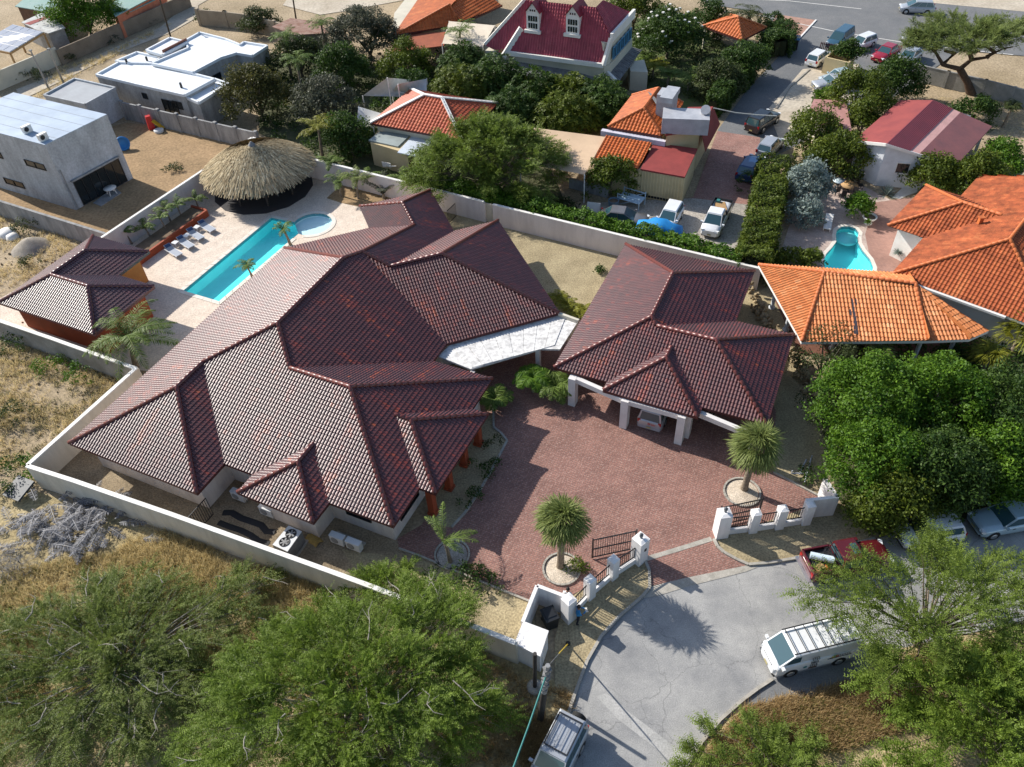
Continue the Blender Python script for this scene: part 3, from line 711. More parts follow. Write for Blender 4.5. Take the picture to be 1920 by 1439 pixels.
# ridge of the west wing dies into the west slope of the main block
lo, hi = 0, 12
for _ in range(40):
    m_ = (lo+hi)/2
    if NP.z('W', ap2+au*m_) < ap2.z: lo = m_
    else: hi = m_
ap2e = ap2+au*lo
vs_ = NP('W S2')
vn = NP('W N2')
nr.face([NP('W S'), ap, apb, NP('W N1')]); nr.face([NP('W S'), NP('S E'), ap]); nr.face([NP('S E'), NP('E N1'), apb, ap])
nr.face([NP('W2 S2'), vs_, ap2e, ap2]); nr.face([NP('W2 N2'), NP('W2 S2'), ap2]); nr.face([vn, NP('W2 N2'), ap2, ap2e])
for a, b in ((NP('W S'), ap), (ap, apb), (NP('S E'), ap), (NP('W2 S2'), ap2), (NP('W2 N2'), ap2), (ap2, ap2e)): nr.ridge(a, b)
nr.done([NP('W S'), NP('S E'), NP('E N1'), NP('W N1')], fasc_m=WHITE)
mb = MB(); mb.prism([NP(n, .7) for n in ('W S', 'S E', 'E N1', 'W N1')], 0, 2.8); mb.prism([NP('W2 S2', .7), vs_+au*1, vn+au*1, NP('W2 N2', .7)], 0, 2.795); mb.build('wall', [WHITE], NB)
mb = MB(); mb.bar(G(1669, 518, 2.95), G(1885, 596, 2.95), .22, .16); mb.build('gutter', [WHITE], NB)
mb = MB(); p = on((1836, 420), plane3(NP('W S'), ap, apb)); mb.box(p+Vector((0, 0, .25)), (.3, .3, .6)); mb.box(p+Vector((0, 0, .58)), (.45, .4, .08)); mb.build('roof_vent', [RIDGEO], NB)
# bright orange lanai
LA = thing('lanai', 'open pavilion with a bright orange barrel tiled roof missing a strip of tiles', 'pavilion', G(1660, 640))
lr = Roof(LA, ORANGE, RIDGEO, tw=.255, tl=.42, amp=.06, nseg=5)
ze = 2.9
A_, B_, D_, E_, F_ = [G(*p, ze) for p in ((1422, 497), (1503, 642), (1739, 640), (1818, 637), (1854, 621))]
T1 = G(1546, 510, 4.1); T2 = G(1717, 532, 4.1)
Nn = G(1700, 512, ze); Hh = G(1795, 585, 3.35)
lr.face([A_, B_, T1]); lr.face([B_, D_, T2, T1], holes=[])
lr.face([D_, E_, T2]); lr.face([E_, F_, Hh, T2]); lr.face([Nn, A_, T1, T2])
for a, b in ((A_, T1), (B_, T1), (T1, T2), (T2, D_)): lr.ridge(a, b)
lr.done([A_, B_, D_, E_, F_, Hh+Vector((0, 0, -.4)), Nn], fasc_m=WHITE)
pl = plane3(B_, D_, T1)
mb = MB()
for q in ([(1594, 563), (1606, 563), (1606, 573), (1604, 573), (1608, 628), (1600, 628), (1599, 595), (1592, 592), (1592, 582), (1595, 582)],):
    mb.poly([on(p, pl)+pl[1]*(.1 if pl[1].z > 0 else -.1) for p in q])
o = mb.build('bare_strip', [plain('exposed_felt', (.045, .038, .05), .9)], LA); o['label'] = 'bare dark strip where roof tiles are missing'
LAC = mat('pale_blue_white_column', (.66, .68, .7), rough=.6, scale=2, fine=.04)
for px, top in (((1712, 676), (1727, 644)), ((1776, 668), (1793, 640)), ((1473, 620), (1478, 590)), ((1447, 578), (1454, 556)), ((1560, 655), (1566, 642)), ((1640, 672), (1645, 643))):
    p = G(*px); mb = MB(); mb.lathe([(.26, 0), (.26, .14), (.19, .16), (.15, .3), (.14, 2.5), (.2, 2.6), (.2, 2.75)], p, 12); mb.build('column', [LAC], LA)
struct('lanai_floor', MB().prism(GP([(1432, 520), (1500, 665), (1740, 690), (1850, 668), (1900, 610), (1700, 540)]), -.02, .05), mat('terracotta_floor', (.2, .09, .06), rough=.7, scale=2))

# ---------------------------------------------------------------- white house with red roof (right, above)
RH = thing('gabled_house', 'white gabled house with a red roof striped by one pink band', 'house', G(1690, 350))
RHM = mat('red_roofing', (.29, .075, .07), (.22, .06, .062), spec=.1, rough=.9, scale=.5, fine=.07)
RHM2 = mat('faded_mauve_roofing', (.25, .1, .1), (.19, .085, .09), rough=.8, scale=.6, fine=.1)
PINKB = mat('pink_roofing_band', (.72, .4, .36), (.6, .34, .3), rough=.8, scale=1, fine=.06)
zL, zR, zT = 3.3, 2.8, 4.35
Lf, Lb, Tf, Tb, Rf, Rb = G(1600, 264, zL), G(1688, 188, zL), G(1662, 270, zT), G(1749, 188, zT), G(1793, 311, zR), G(1860, 237, zR)
mb = MB(); th = Vector((0, 0, .14))
def slab(mb, p, t=.14):
    v = Vector((0, 0, t)); n = len(p)
    mb.add([q-v for q in p]+list(p), [tuple(range(n))[::-1], tuple(range(n, 2*n))]+[(i, (i+1) % n, n+(i+1) % n, n+i) for i in range(n)])
slab(mb, [Lf, Tf, Tb, Lb]); rf = mb.build('roof', [RHM], RH); rf['label'] = 'plain red left slope'
def strip(k0, k1, m, nm, n, rise):
    a, b, c, d = Tf.lerp(Rf, k0), Tf.lerp(Rf, k1), Tb.lerp(Rb, k1), Tb.lerp(Rb, k0)
    mb = MB(); slab(mb, [a, b, c, d])
    if n:
        u = (b-a); nn = u.cross(d-a).normalized(); nn = nn if nn.z > 0 else -nn
        for i in range(n):
            p = a+u*((i+.5)/n); q = d+(c-d)*((i+.5)/n); mb.bar(p+nn*.01, q+nn*.01, .09, .07)
    return mb.build(nm, [m], rf)
strip(0, .34, mat('ribbed_red_roofing', (.2, .045, .06), (.16, .04, .055), rough=.55, scale=.8, fine=.05), 'ribbed_slope', 14, 0)
strip(.34, .47, PINKB, 'pink_band', 0, 0); strip(.47, 1, RHM2, 'faded_slope', 0, 0)
mb = MB(); up = Vector((0, 0, -.14)); gm = mat('white_render', (.72, .74, .76), rough=.8, scale=.5, fine=.03)
bu2 = (Tb-Tf).normalized()*.35
a, b, c, d = Lf+bu2, Rf.lerp(Tf, .33)+bu2, Tf+bu2, None
W0, W1 = Lf.lerp(Tf, .1)+bu2, Tf.lerp(Rf, .62)+bu2
bd = (Tb-Tf)*.93
def gable(mb, ps, top):
    pass
mid = Tf+bu2; fl = [W0, mid, W1]
lo_ = [Vector((p.x, p.y, 0)) for p in fl]; hi_ = [W0+up*1.1, mid+up*1.1, W1+up*1.1]; fr6 = lo_+hi_; bk = [p+bd for p in fr6]
mb.add(fr6+bk, [(0, 1, 4, 3), (1, 2, 5, 4), (7, 6, 9, 10), (8, 7, 10, 11), (6, 0, 3, 9), (2, 8, 11, 5)])
mb.build('wall', [gm], RH); W0 = mid
dn = (W1-W0); dn.z = 0; dn.normalize(); nn = Vector((dn.y, -dn.x, 0))
c_ = G(1690, 303, 2.0); cw = W0+dn*((c_-W0).dot(dn)); window(RH, cw-dn*.55, cw+dn*.55, 1.5, 2.5, nn, 1, frame=WHITE)
mb = MB(); mb.bar(Lf+Vector((0, 0, -.1)), Tf+Vector((0, 0, -.1)), .1, .25); mb.bar(Tf+Vector((0, 0, -.1)), Rf+Vector((0, 0, -.1)), .1, .25); mb.build('bargeboard', [WHITE], RH)
# open right side posts
for k in (.05, .5, .95):
    p = Rf.lerp(Rb, k)-dn*.5; mb = MB(); mb.box((p.x, p.y, 1.3), (.2, .2, 2.5)); mb.build('post', [WHITE], RH)
SH = thing('flat_roof_shed', 'shed with a flat faded pink patched roof between clipped trees', 'shed', G(1550, 240))
mb = MB(); P = GP([(1526, 186), (1586, 189), (1600, 262), (1560, 250), (1518, 206)], 2.7); slab(mb, P, .18); mb.build('roof', [mat('faded_pink_roofing', (.42, .22, .2), (.34, .17, .15), rough=.85, scale=1.2, fine=.08)], SH)
mb = MB(); c = sum(P, Vector())/5; mb.prism([p+(c-p)*.08 for p in P], 0, 2.5); mb.build('wall', [CREAM], SH)
mb = MB(); mb.poly(GP([(1548, 215), (1562, 220), (1560, 226), (1550, 226)], 2.712)); mb.poly(GP([(1562, 234), (1576, 236), (1574, 241), (1564, 240)], 2.712)); mb.build('rust_patch', [mat('rust', (.42, .2, .05), rough=.9, scale=3)], SH)

# ---------------------------------------------------------------- crimson-roofed house
CH = thing('gabled_manor', 'large house with a crimson tiled roof and two white dormers', 'house', G(1040, 150))
crr = Roof(CH, CRIMSON, WHITE, tw=.3, tl=.36, amp=.04, nseg=4, singles=0)
ze = 4.0
pl = plane3(G(960, 101, ze), G(1131, 125, ze), G(985, -2, 9.2))
fr = [on(p, pl) for p in ((935, 98), (1131, 125), (1146, 74), (1117, 14), (985, 0), (909, 85))]
lowl = on((935, 98), pl)
crr.face(fr)
r1, r2 = fr[4], fr[3]; hz = fr[2]
e_ = hz+axB*7.5; e_.z = hz.z
crr.face([hz, e_, r2+axB*2.2, r2])
bk = [Vector((p.x, p.y, 0)) for p in (fr[5], fr[0])]
dv = axB*((r1-fr[0]).dot(axB)*2)
crr.face([fr[1]+dv, fr[0]+dv, r1, r2])
crr.face([fr[5]+dv*.55, fr[5], r1])
CHR = crr.done()
mb = MB()
def para(a, b, w_=.3, h=.5): mb.bar(a+Vector((0, 0, .1)), b+Vector((0, 0, .1)), w_, h)
para(fr[1], fr[2]); para(fr[5], r1, .2, .3); para(on((978, 55), pl), on((944, 108), pl), .35, .6); para(on((950, 101), pl), fr[1], .35, .45); para(hz, e_, .3, .9)
mb.build('parapet', [WHITE], CH)
mb = MB(); base = [fr[0], fr[1], hz, e_, e_-axA*9, fr[5]+axB*4, fr[5]]
mb.prism([p*1 for p in [fr[0]-axA*1+axB*.3, fr[1]+axB*.3, hz, e_, e_-axA*10, fr[5]+axB*5, fr[5]]], 0, 3.85); mb.prism([fr[1]+axB*.5-axA*.2, hz-axA*.2, e_-axA*.2, e_-axA*3, fr[1]-axA*3+axB*3], 3.85, hz.z-.3)
mb.build('wall', [CREAM], CH)
nE = axA
for k in range(5):
    a = hz.lerp(e_, .1+k*.17); b = hz.lerp(e_, .1+k*.17+.13); window(CH, a, b, hz.z-2.4, hz.z-1.2, nE, 2, frame=plain('blue_frame', (.1, .3, .5), .4) if k == 0 else bpy.data.materials['blue_frame'])
for px in ((1000, 57), (1074, 64)):
    p = on(px, pl); d = thing_ = bpy.data.objects.new('dormer', None); COL.objects.link(d); d.parent = CH; d.location = p-CH.location
    o = p-axB*.1; W_ = .75; H_ = 1.9; D_ = 2.6
    mb = MB(); mb.prism([o-axA*W_, o+axA*W_, o+axA*W_+axB*D_, o-axA*W_+axB*D_], o.z-.3, o.z+H_)
    top = o+Vector((0, 0, H_+.95)); a, b = o-axA*(W_+.0)+Vector((0, 0, H_)), o+axA*W_+Vector((0, 0, H_))
    mb.add([a, b, top, a+axB*D_, b+axB*D_, top+axB*D_], [(0, 1, 2), (5, 4, 3)]); mb.box(o+Vector((0, 0, -.1))-axB*.05, (1.9, .35, .3), R_(-27)); mb.build('dormer_wall', [WHITE], d, p)
    mb = MB(); ov = axA*.12
    slab(mb, [a-ov-axB*.15+Vector((0, 0, .02)), top-axB*.15+Vector((0, 0, .14)), top+axB*D_+Vector((0, 0, .14)), a-ov+axB*D_+Vector((0, 0, .02))], .08); slab(mb, [top-axB*.15+Vector((0, 0, .14)), b+ov-axB*.15+Vector((0, 0, .02)), b+ov+axB*D_+Vector((0, 0, .02)), top+axB*D_+Vector((0, 0, .14))], .08)
    mb.build('dormer_roof', [mat('crimson_sheet', (.24, .03, .045), rough=.5, scale=2)], d, p)
    mb = MB()
    for ix in range(4):
        for iz in range(2): mb.box(o-axB*.02+axA*(-.42+ix*.28)+Vector((0, 0, .5+iz*.75)), (.2, .03, .55), R_(-27))
    for ix in range(3): mb.box(o-axB*.02+axA*(-.25+ix*.25)+Vector((0, 0, H_+.2)), (.14, .03, .2), R_(-27))
    mb.build('dormer_window', [GLASS], d, p)
# lean-to roofs of grey corrugated sheet
CORR = mat('grey_corrugated', (.2, .2, .2), (.1, .1, .105), rough=.7, scale=1.5, fine=.15, contrast=(.4, .7))
def corrugated(root, P, m, pitch=.35, name='lean_to_roof', along=None, amp=.06):
    """sheet roof P=[a,b,c,d]; ribs run a->d"""
    a, b, c, d = P; mb = MB(); slab(mb, P, .06); n = max(2, int((b-a).length/pitch))
    nn = (b-a).cross(d-a).normalized(); nn = nn if nn.z > 0 else -nn
    for i in range(n): 
        k = (i+.5)/n; mb.bar(a.lerp(b, k)+nn*.02, d.lerp(c, k)+nn*.02, .12, amp)
    return mb.build(name, [m], root)
corrugated(CH, [G(1128, 128, 3.2), G(945, 106, 3.2), G(925, 140, 2.4), G(1156, 152, 2.4)], CORR)
corrugated(CH, [G(1172, 84, 3.1), G(1134, 128, 3.1), G(1160, 153, 2.5), G(1203, 94, 2.5)], CORR)
mb = MB(); mb.bar(G(1131, 128, 3.3), G(1155, 152, 2.6), .3, .3); mb.build('parapet', [WHITE], CH)
mb = MB(); mb.prism(GP([(1176, 152), (1205, 148), (1212, 172), (1180, 170)]), 0, 2.2); mb.build('side_room', [CREAM], CH)

# ---------------------------------------------------------------- small orange house with shed extensions
OH = thing('small_orange_house', 'small cream house with an orange roof edged in white, sheds in front', 'house', G(780, 290))
OP = Planes({'W': (153.34, 45.238), 'S': (-116.66, -62.148), 'E': (-26.66, -35.034), 'N': (63.34, 70.33)}, .42, 3.4)
REDO = tile_mat('red_orange_tile', [(0, (.4, .075, .03)), (.6, (.5, .11, .045)), (1, (.58, .16, .07))], .55, .35)
orr = Roof(OH, REDO, WHITE, tw=.36, tl=.38, amp=.06, nseg=4, singles=0)
q1, q2 = OP('W S N'), OP('S E N')
orr.face([OP('W S'), OP('S E'), q2, q1]); orr.face([OP('W S'), q1, OP('W N')]); orr.face([OP('S E'), OP('E N'), q2]); orr.face([OP('E N'), OP('W N'), q1, q2])
for a, b in ((OP('W S'), q1), (q1, q2), (OP('S E'), q2), (OP('W N'), q1), (OP('E N'), q2)): orr.ridge(a, b)
orr.done([OP(n) for n in ('W S', 'S E', 'E N', 'W N')])
mb = MB()
for a, b in ((OP('W S'), q1), (q1, q2), (OP('S E'), q2), (q1, OP('W N')), (q2, OP('E N'))): mb.bar(a+Vector((0, 0, .1)), b+Vector((0, 0, .1)), .32, .12)
mb.build('white_hip_capping', [WHITE], OH)
mb = MB(); mb.prism([OP(n, .45) for n in ('W S', 'S E', 'E N', 'W N')], 0, 3.2); mb.build('wall', [CREAM], OH)
YEL = mat('yellow_render', (.6, .48, .28), (.52, .41, .23), rough=.8, scale=.6, fine=.04)
mb = MB(); slab(mb, GP([(691, 263), (746, 275), (770, 252), (712, 247)], 2.6), .12); mb.build('shed_roof', [mat('grey_green_sheet', (.3, .34, .33), (.24, .27, .26), rough=.7, scale=1, fine=.06)], OH)
mb = MB(); slab(mb, GP([(745, 286), (793, 296), (808, 265), (772, 256)], 2.5), .1); mb.build('shed_roof', [mat('pale_blue_sheet', (.55, .6, .66), (.46, .5, .56), rough=.5, scale=1, fine=.04)], OH)
P = GP([(696, 265), (748, 277), (768, 256), (716, 249)], 2.48)
mb = MB(); mb.prism([G(702, 310), G(770, 331), G(778, 300), G(716, 285)], 0, 2.45); mb.build('shed_wall', [YEL], OH)
mb = MB(); mb.box(G(726, 308, .9)-axB*.12, (1.0, .06, .45), R_(-27)); mb.box(G(732, 311, .9)-axB*.14, (1.6, .05, .08), R_(-27), ry=R_(-12)); mb.build('wall_sign', [WHITE], OH)

# ---------------------------------------------------------------- kitchen block: orange hip roof, red flat roofs, ducts
KB = thing('kitchen_block', 'cream kitchen building with orange hip roof, red flat roofs and steel ducts', 'building', G(1240, 370))
KP = Planes({'W': (152.88, 23.202), 'S': (-117.12, -68.303), 'E': (-27.12, -17.925), 'N': (62.88, 75.5)}, .42, 3.8)
ORK = tile_mat('vivid_orange_tile', [(0, (.44, .1, .02)), (.6, (.56, .14, .03)), (1, (.64, .2, .05))], .55, .35)
kr = Roof(KB, ORK, RIDGEO, tw=.34, tl=.38, amp=.07, nseg=4, singles=0)
q1, q2 = KP('W S E'), KP('W N E')
q2 = q1+axB*4.6
kr.face([KP('W S'), KP('S E'), q1]); kr.face([KP('W S'), q1, q2, KP('W N')]); kr.face([KP('S E'), KP('E N'), q2, q1]); kr.face([KP('E N'), KP('W N'), q2])
for a, b in ((KP('W S'), q1), (KP('S E'), q1), (q1, q2), (q2, KP('W N')), (q2, KP('E N'))): kr.ridge(a, b)
an = [G(1112, 303, 2.9), G(1197, 317, 2.9), G(1222, 268, 3.5), G(1136, 254, 3.5)]
kr.face(an); kr.done([KP(n) for n in ('W S', 'S E', 'E N', 'W N')])
mb = MB(); mb.prism([KP(n, .4) for n in ('W S', 'S E', 'E N', 'W N')], 0, 3.6)
mb.prism([an[0]+axB*.3, an[1]+axB*.3, an[2], an[3]], 0, 2.75); mb.build('wall', [YEL], KB)
mb = MB(); mb.bar(G(1128, 248, 3.3), G(1248, 269, 3.3), .5, .5); mb.build('gutter_beam', [mat('lilac_white_fascia', (.6, .58, .66), rough=.7, scale=1)], KB)
REDF = mat('red_roof_felt', (.27, .05, .045), (.21, .04, .037), rough=.8, scale=.8, fine=.07)
mb = MB(); slab(mb, [G(1201, 317, 2.9), G(1284, 332, 2.9), G(1308, 279, 3.1), G(1226, 268, 3.1)], .15); mb.build('flat_roof', [REDF], KB)
z = 2.75
w0, w1, w2_, w3 = [G(*p, z) for p in ((1180, 315), (1283, 334), (1306, 282), (1215, 272))]
mb = MB(); mb.prism([w0, w1, w2_, w3], 0, z)
d = (w1-w0); nr_ = int(d.length/.28); nrm = Vector((d.y, -d.x, 0)).normalized()
for i in range(nr_): 
    p = w0+d*((i+.5)/nr_)+nrm*.03; mb.bar((p.x, p.y, .5), (p.x, p.y, z-.05), .08, .08)
mb.build('wall', [YEL], KB)
up_ = [G(*p, 4.3) for p in ((1247, 253), (1314, 243), (1337, 200), (1290, 201))]
mb = MB(); slab(mb, up_, .15); slab(mb, [up_[1], G(1323, 283, 2.6), G(1350, 232, 2.6), up_[2]], .12); mb.build('flat_roof', [REDF], KB)
mb = MB(); c = sum(up_, Vector())/4; mb.prism([p+(c-p)*.06 for p in up_], 0, 4.14); mb.build('wall', [YEL], KB)
DUCT = mat('galvanised_duct', (.42, .43, .46), (.33, .34, .37), rough=.45, scale=1.5, fine=.05, spec=.5)
mb = MB(); mb.box(G(1285, 228, 5.0), (4.2, 2.2, 1.5), R_(-12)); mb.box(G(1258, 218, 5.2), (1.2, 1.6, .6), R_(-12)); mb.build('duct_box', [DUCT], KB)
mb = MB(); mb.box(G(1250, 196, 5.2), (1.6, 1.6, 2.4), R_(-27)); mb.box(G(1256, 178, 6.4), (1.2, 2.6, .5), R_(-27)); mb.build('duct_box', [DUCT], KB)
mb = MB(); mb.tube([G(1322, 222, 4.9), G(1323, 216, 5.2), G(1323, 206, 6.2)], [.42, .42, .45], 10); mb.build('stack', [DUCT], KB)
mb = MB(); slab(mb, GP([(1215, 172), (1222, 176), (1246, 203), (1238, 206)], 5.0), .06); mb.build('flashing', [CORR], KB)
# vent grilles along the foot of the wall
mb = MB()
for i in range(10):
    p = w0+d*(.3+.055*i)+nrm*.04; mb.box((p.x, p.y, .25), (.22, .05, .2), math.atan2(d.y, d.x))
mb.build('vent_grilles', [BLACKM], KB, kind='stuff')

# ---------------------------------------------------------------- restaurant wing (top) and shade awnings
TO = thing('orange_wing', 'long low building with orange roof at the top beside a cream awning', 'building', G(800, 90))
tor = Roof(TO, ORK, RIDGEO, tw=.4, tl=.42, amp=.07, nseg=4, singles=0)
ap = G(843, 9, 5.0); ap2 = G(872, -40, 5.0)
s0, s1 = G(738, 92, 3.2), G(855, 82, 3.2)
tor.face([G(738, 88, 3.2), G(858, 62, 3.2), G(852, 42, 3.6), ap, G(855, -18, 5.0), G(790, 50, 3.7)]) if False else None
tor.face([G(740, 66, 3.2), G(862, 46, 3.2), ap]); tor.face([G(862, 46, 3.2), G(942, 10, 3.2), G(890, -30, 5.0), ap]); tor.face([G(740, 66, 3.2), ap, G(890, -30, 5.0), G(800, -25, 3.2)])
tor.ridge(G(862, 46, 3.2), ap); tor.ridge(G(740, 66, 3.2), ap); tor.done([G(740, 66, 3.2), G(862, 46, 3.2), G(942, 10, 3.2), G(800, -25, 3.2)])
mb = MB(); slab(mb, GP([(733, 98), (832, 86), (842, 60), (760, 62)], 2.9), .1); mb.build('lower_roof', [mat('rusty_red_roofing', (.34, .1, .05), (.26, .08, .045), rough=.85, scale=1.2, fine=.12)], TO)
mb = MB(); mb.prism(GP([(742, 96), (830, 88), (850, 48), (935, 14), (800, -10), (745, 66)]), 0, 2.75); mb.build('wall', [CREAM], TO)
CLOTH = mat('cream_canvas', (.66, .58, .46), (.58, .5, .4), rough=.9, scale=.6, fine=.03)
TANC = mat('tan_canvas', (.58, .42, .28), (.5, .36, .24), rough=.9, scale=.5, fine=.03)
WCLOTH = mat('grey_white_sailcloth', (.62, .61, .57), (.5, .49, .46), rough=.9, scale=1, fine=.04)
def sail(name, label, P, m, sag=.3, n=10, posts=True, group=None):
    """stretched cloth through four corners with a sag"""
    c = sum(P, Vector())/4; t = thing(name, label, 'awning', (c.x, c.y, 0), group=group); mb = MB(); vs = []; fs = []
    for j in range(n+1):
        for i in range(n+1):
            u, v_ = i/n, j/n; p = P[0].lerp(P[1], u).lerp(P[3].lerp(P[2], u), v_)
            e = math.sin(PI*u)*math.sin(PI*v_); p = p-Vector((0, 0, sag*e)); vs.append(p)
    for j in range(n):
        for i in range(n): fs.append((j*(n+1)+i, j*(n+1)+i+1, (j+1)*(n+1)+i+1, (j+1)*(n+1)+i))
    mb.add(vs, fs, 0, .5, True); mb.build('cloth', [m], t)
    if posts:
        for p in P: q = MB(); q.tube([(p.x, p.y, 0), (p.x, p.y, p.z)], .06, 6); q.build('post', [WHITE], t)
    return t
sail('awning', 'flat cream canvas awning beside the crimson roofed house', [G(829, 82, 3.6), G(905, 88, 3.6), G(928, 48, 4.0), G(842, 40, 4.0)], CLOTH, .1)
sail('awning', 'wide tan canvas awning in front of the bamboo, speckled by shade', [G(975, 305, 2.9), G(1096, 328, 2.9), G(1135, 257, 3.3), G(1002, 240, 3.3)], TANC, .12)
sail('shade_sail', 'peaked white shade sail beside the dark trees', [G(680, 180, 3), G(760, 182, 2.8), G(770, 150, 3.4), G(726, 146, 5)], WCLOTH, .6)
sail('shade_sail', 'pale shade sail touching the hedge above the small orange roof', [G(735, 172, 3), G(800, 172, 3), G(800, 148, 3.6), G(746, 158, 4.6)], WCLOTH, .5)
sail('shade_sail', 'dusty grey shade sail left of the small orange roof', [G(668, 236, 2.8), G(700, 240, 2.8), G(718, 214, 3.0), G(672, 200, 3.4)], WCLOTH, .5)
GZ = thing('garden_gazebo', 'garden pavilion with an orange tiled roof under the windblown palm', 'pavilion', G(1380, 75))
gz = Roof(GZ, ORK, RIDGEO, tw=.4, tl=.42, amp=.07, nseg=4, singles=0)
ap = G(1384, 32, 4.2)
cs = [G(1318, 49, 2.7), G(1392, 76, 2.7), G(1437, 52, 2.7), G(1362, 26, 2.7)]
for a, b in zip(cs, cs[1:]+cs[:1]): gz.face([a, b, ap]); gz.ridge(a, ap)
gz.done(cs)
for p in cs: q = MB(); c = p.lerp(ap, .08); q.box((c.x, c.y, 1.3), (.2, .2, 2.6)); q.build('post', [CREAM], GZ)

# ---------------------------------------------------------------- grey two-storey house, top left
GH = thing('concrete_house', 'two storey raw grey concrete house with a flat pale roof, left edge', 'house', G(100, 380))
zt = 6.4
hz_ = [z/20 for z in range(60, 200)]
bA, bB = G(143, 395), G(250, 335)
def pxof(p):
    q = np.array(p)-np.array([0, 0, CAM_H]); w_ = q@_f; return CX+FPX*(q@_r)/w_, CY-FPX*(q@_u)/w_
zt = min(hz_, key=lambda z: abs(pxof((bA.x, bA.y, z))[1]-272))
eA = (bB-bA).normalized(); eB = Vector((-eA.y, eA.x, 0))
gl = (bA-eA*0+G(0, 345)-bA); gl = G(-30, 343)-bA
P0, P1 = bA, bB; dl = -eB if (-eB).dot(gl) > 0 else eB
dl = gl.normalized()
P2 = bB+dl*(gl.length); P3 = bA+gl
back_ = 11.5
Wd = G(0, 250, zt); Wd = (Wd-Vector((bA.x, bA.y, zt)))
dl = Vector((Wd.x, Wd.y, 0)).normalized()
foot = [bA, bB, bB+dl*13, bA+dl*13]
CGR = mat('rough_grey_render', (.45, .475, .5), (.32, .335, .35), aniso=(1, 1, .35), rough=.9, scale=1.0, fine=.09, fscale=6, bump=.15, bscale=10)
ROOFW = mat('bluish_roof_paint', (.38, .46, .56), (.3, .37, .46), rough=.6, scale=.4, fine=.05)
mb = MB(); mb.prism(foot, 0, zt-.06); gw = mb.build('wall', [CGR], GH)
mb = MB(); mb.prism([p for p in foot], zt-.06, zt); rfo = mb.build('roof', [ROOFW], GH)
for k in (.2, .4, .62, .82):
    a = foot[0].lerp(foot[1], k); q = MB(); q.bar((a.x, a.y, zt+.012), (a.x+dl.x*12.9, a.y+dl.y*12.9, zt+.012), .05, .02); q.build('roof_seam', [plain('seam', (.36, .4, .45), .7) if k == .2 else bpy.data.materials['seam']], rfo)
nF = Vector((eA.y, -eA.x, 0)); nF = nF if nF.dot(dl) < 0 else -nF
window(GH, bA+eA*.9, bA+eA*.9+(bB-bA).normalized()*((bB-bA).length-1.6), .12, 2.55, nF, 6)
q = MB(); q.bar(bA+eA*.7+nF*.12+Vector((0, 0, 2.75)), bB-eA*.6+nF*.12+Vector((0, 0, 2.75)), .26, .14); q.build('lintel', [GREYC], GH)
nL = -eA
for (s_, e_2, z0, z1) in ((1.6, 4.2, 3.9, 4.5), (6.5, 9.2, .9, 1.5), (7.5, 9.5, 3.9, 4.5)):
    window(GH, bA+dl*s_, bA+dl*e_2, z0, z1, nL, 2)
q = MB(); q.tube([bA+nF*.1-eA*-.25+Vector((0, 0, .1)), bA+nF*.1+eA*.25+Vector((0, 0, 4.2))], .05, 6); q.build('downpipe', [GREYC], GH)
for px in ((50, 242), (80, 257)):
    c = G(*px, zt+.35); q = thing('air_conditioner', 'white outdoor air conditioner on the grey house roof, ' + ('nearer the front edge' if px[0] == 80 else 'set back from the edge'), 'air conditioner', (c.x, c.y, zt), math.atan2(eA.y, eA.x), 'air conditioners on the grey house roof')
    m_ = MB(); m_.box((0, 0, .38), (.85, .36, .6)); m_.box((0, 0, .04), (.7, .3, .08)); m_.build('casing', [WHITE], q, (0, 0, 0))
    m_ = MB(); m_.lathe([(.001, 0), (.22, 0), (.22, .02)], (0, 0, 0), 12); o = m_.build('fan_grille', [BLACKM], q, (0, 0, 0)); o.rotation_euler = (PI/2, 0, 0); o.location = (-.12, -.185, .38)
# low grey outbuilding behind it
OB_ = thing('outbuilding', 'low grey flat roofed outbuilding behind the concrete house', 'outbuilding', G(160, 225))
P = GP([(83, 180), (160, 197), (216, 166), (140, 149)], 3.2)
mb = MB(); mb.prism(P, 0, 3.1); mb.build('wall', [CGR], OB_); mb = MB(); c = sum(P, Vector())/4; mb.prism([p+(c-p)*.04 for p in P], 3.1, 3.16); mb.build('roof', [mat('grey_roof_felt', (.36, .38, .4), (.3, .31, .33), rough=.8, scale=.5, fine=.08)], OB_)
mb = MB()
for a, b in zip(P, P[1:]+P[:1]): mb.bar(a, b, .2, .3)
mb.build('parapet', [CGR], OB_)

# ---------------------------------------------------------------- white flat-roofed bungalow
WB = thing('white_bungalow', 'rambling grey bungalow with stepped flat roofs painted white', 'bungalow', G(350, 180))
WROOF = mat('white_roof_paint', (.72, .75, .78), (.64, .67, .7), rough=.6, scale=.5, fine=.05)
BW = mat('weathered_render', (.44, .43, .41), (.27, .26, .25), aniso=(1, 1, .3), rough=.9, scale=1.2, fine=.08, fscale=5)
def flat_block(px, z, par=.3):
    P = GP(px, z); c = sum(P, Vector())/len(P); mb = MB(); mb.prism(P, 0, z-.3); w_ = mb.build('wall', [BW], WB)
    mb = MB(); mb.prism([p+(c-p)*.012 for p in P], z-.3, z-.22); mb.build('roof', [WROOF], WB)
    mb = MB()
    for a, b in zip(P, P[1:]+P[:1]): mb.bar(a-Vector((0, 0, .15)), b-Vector((0, 0, .15)), .22, par)
    mb.build('parapet', [WROOF], WB); return P
PA = flat_block([(180, 139), (240, 153), (256, 157), (345, 177), (401, 147), (287, 118), (222, 116)], 3.5)
flat_block([(346, 180), (372, 191), (428, 156), (402, 147)], 3.1)
PB = flat_block([(284, 118), (362, 134), (413, 107), (443, 98), (473, 103), (501, 85), (457, 78), (450, 83), (422, 72), (374, 60), (347, 75), (352, 89)], 3.7)
flat_block([(274, 93), (304, 102), (350, 78), (318, 70)], 3.9)
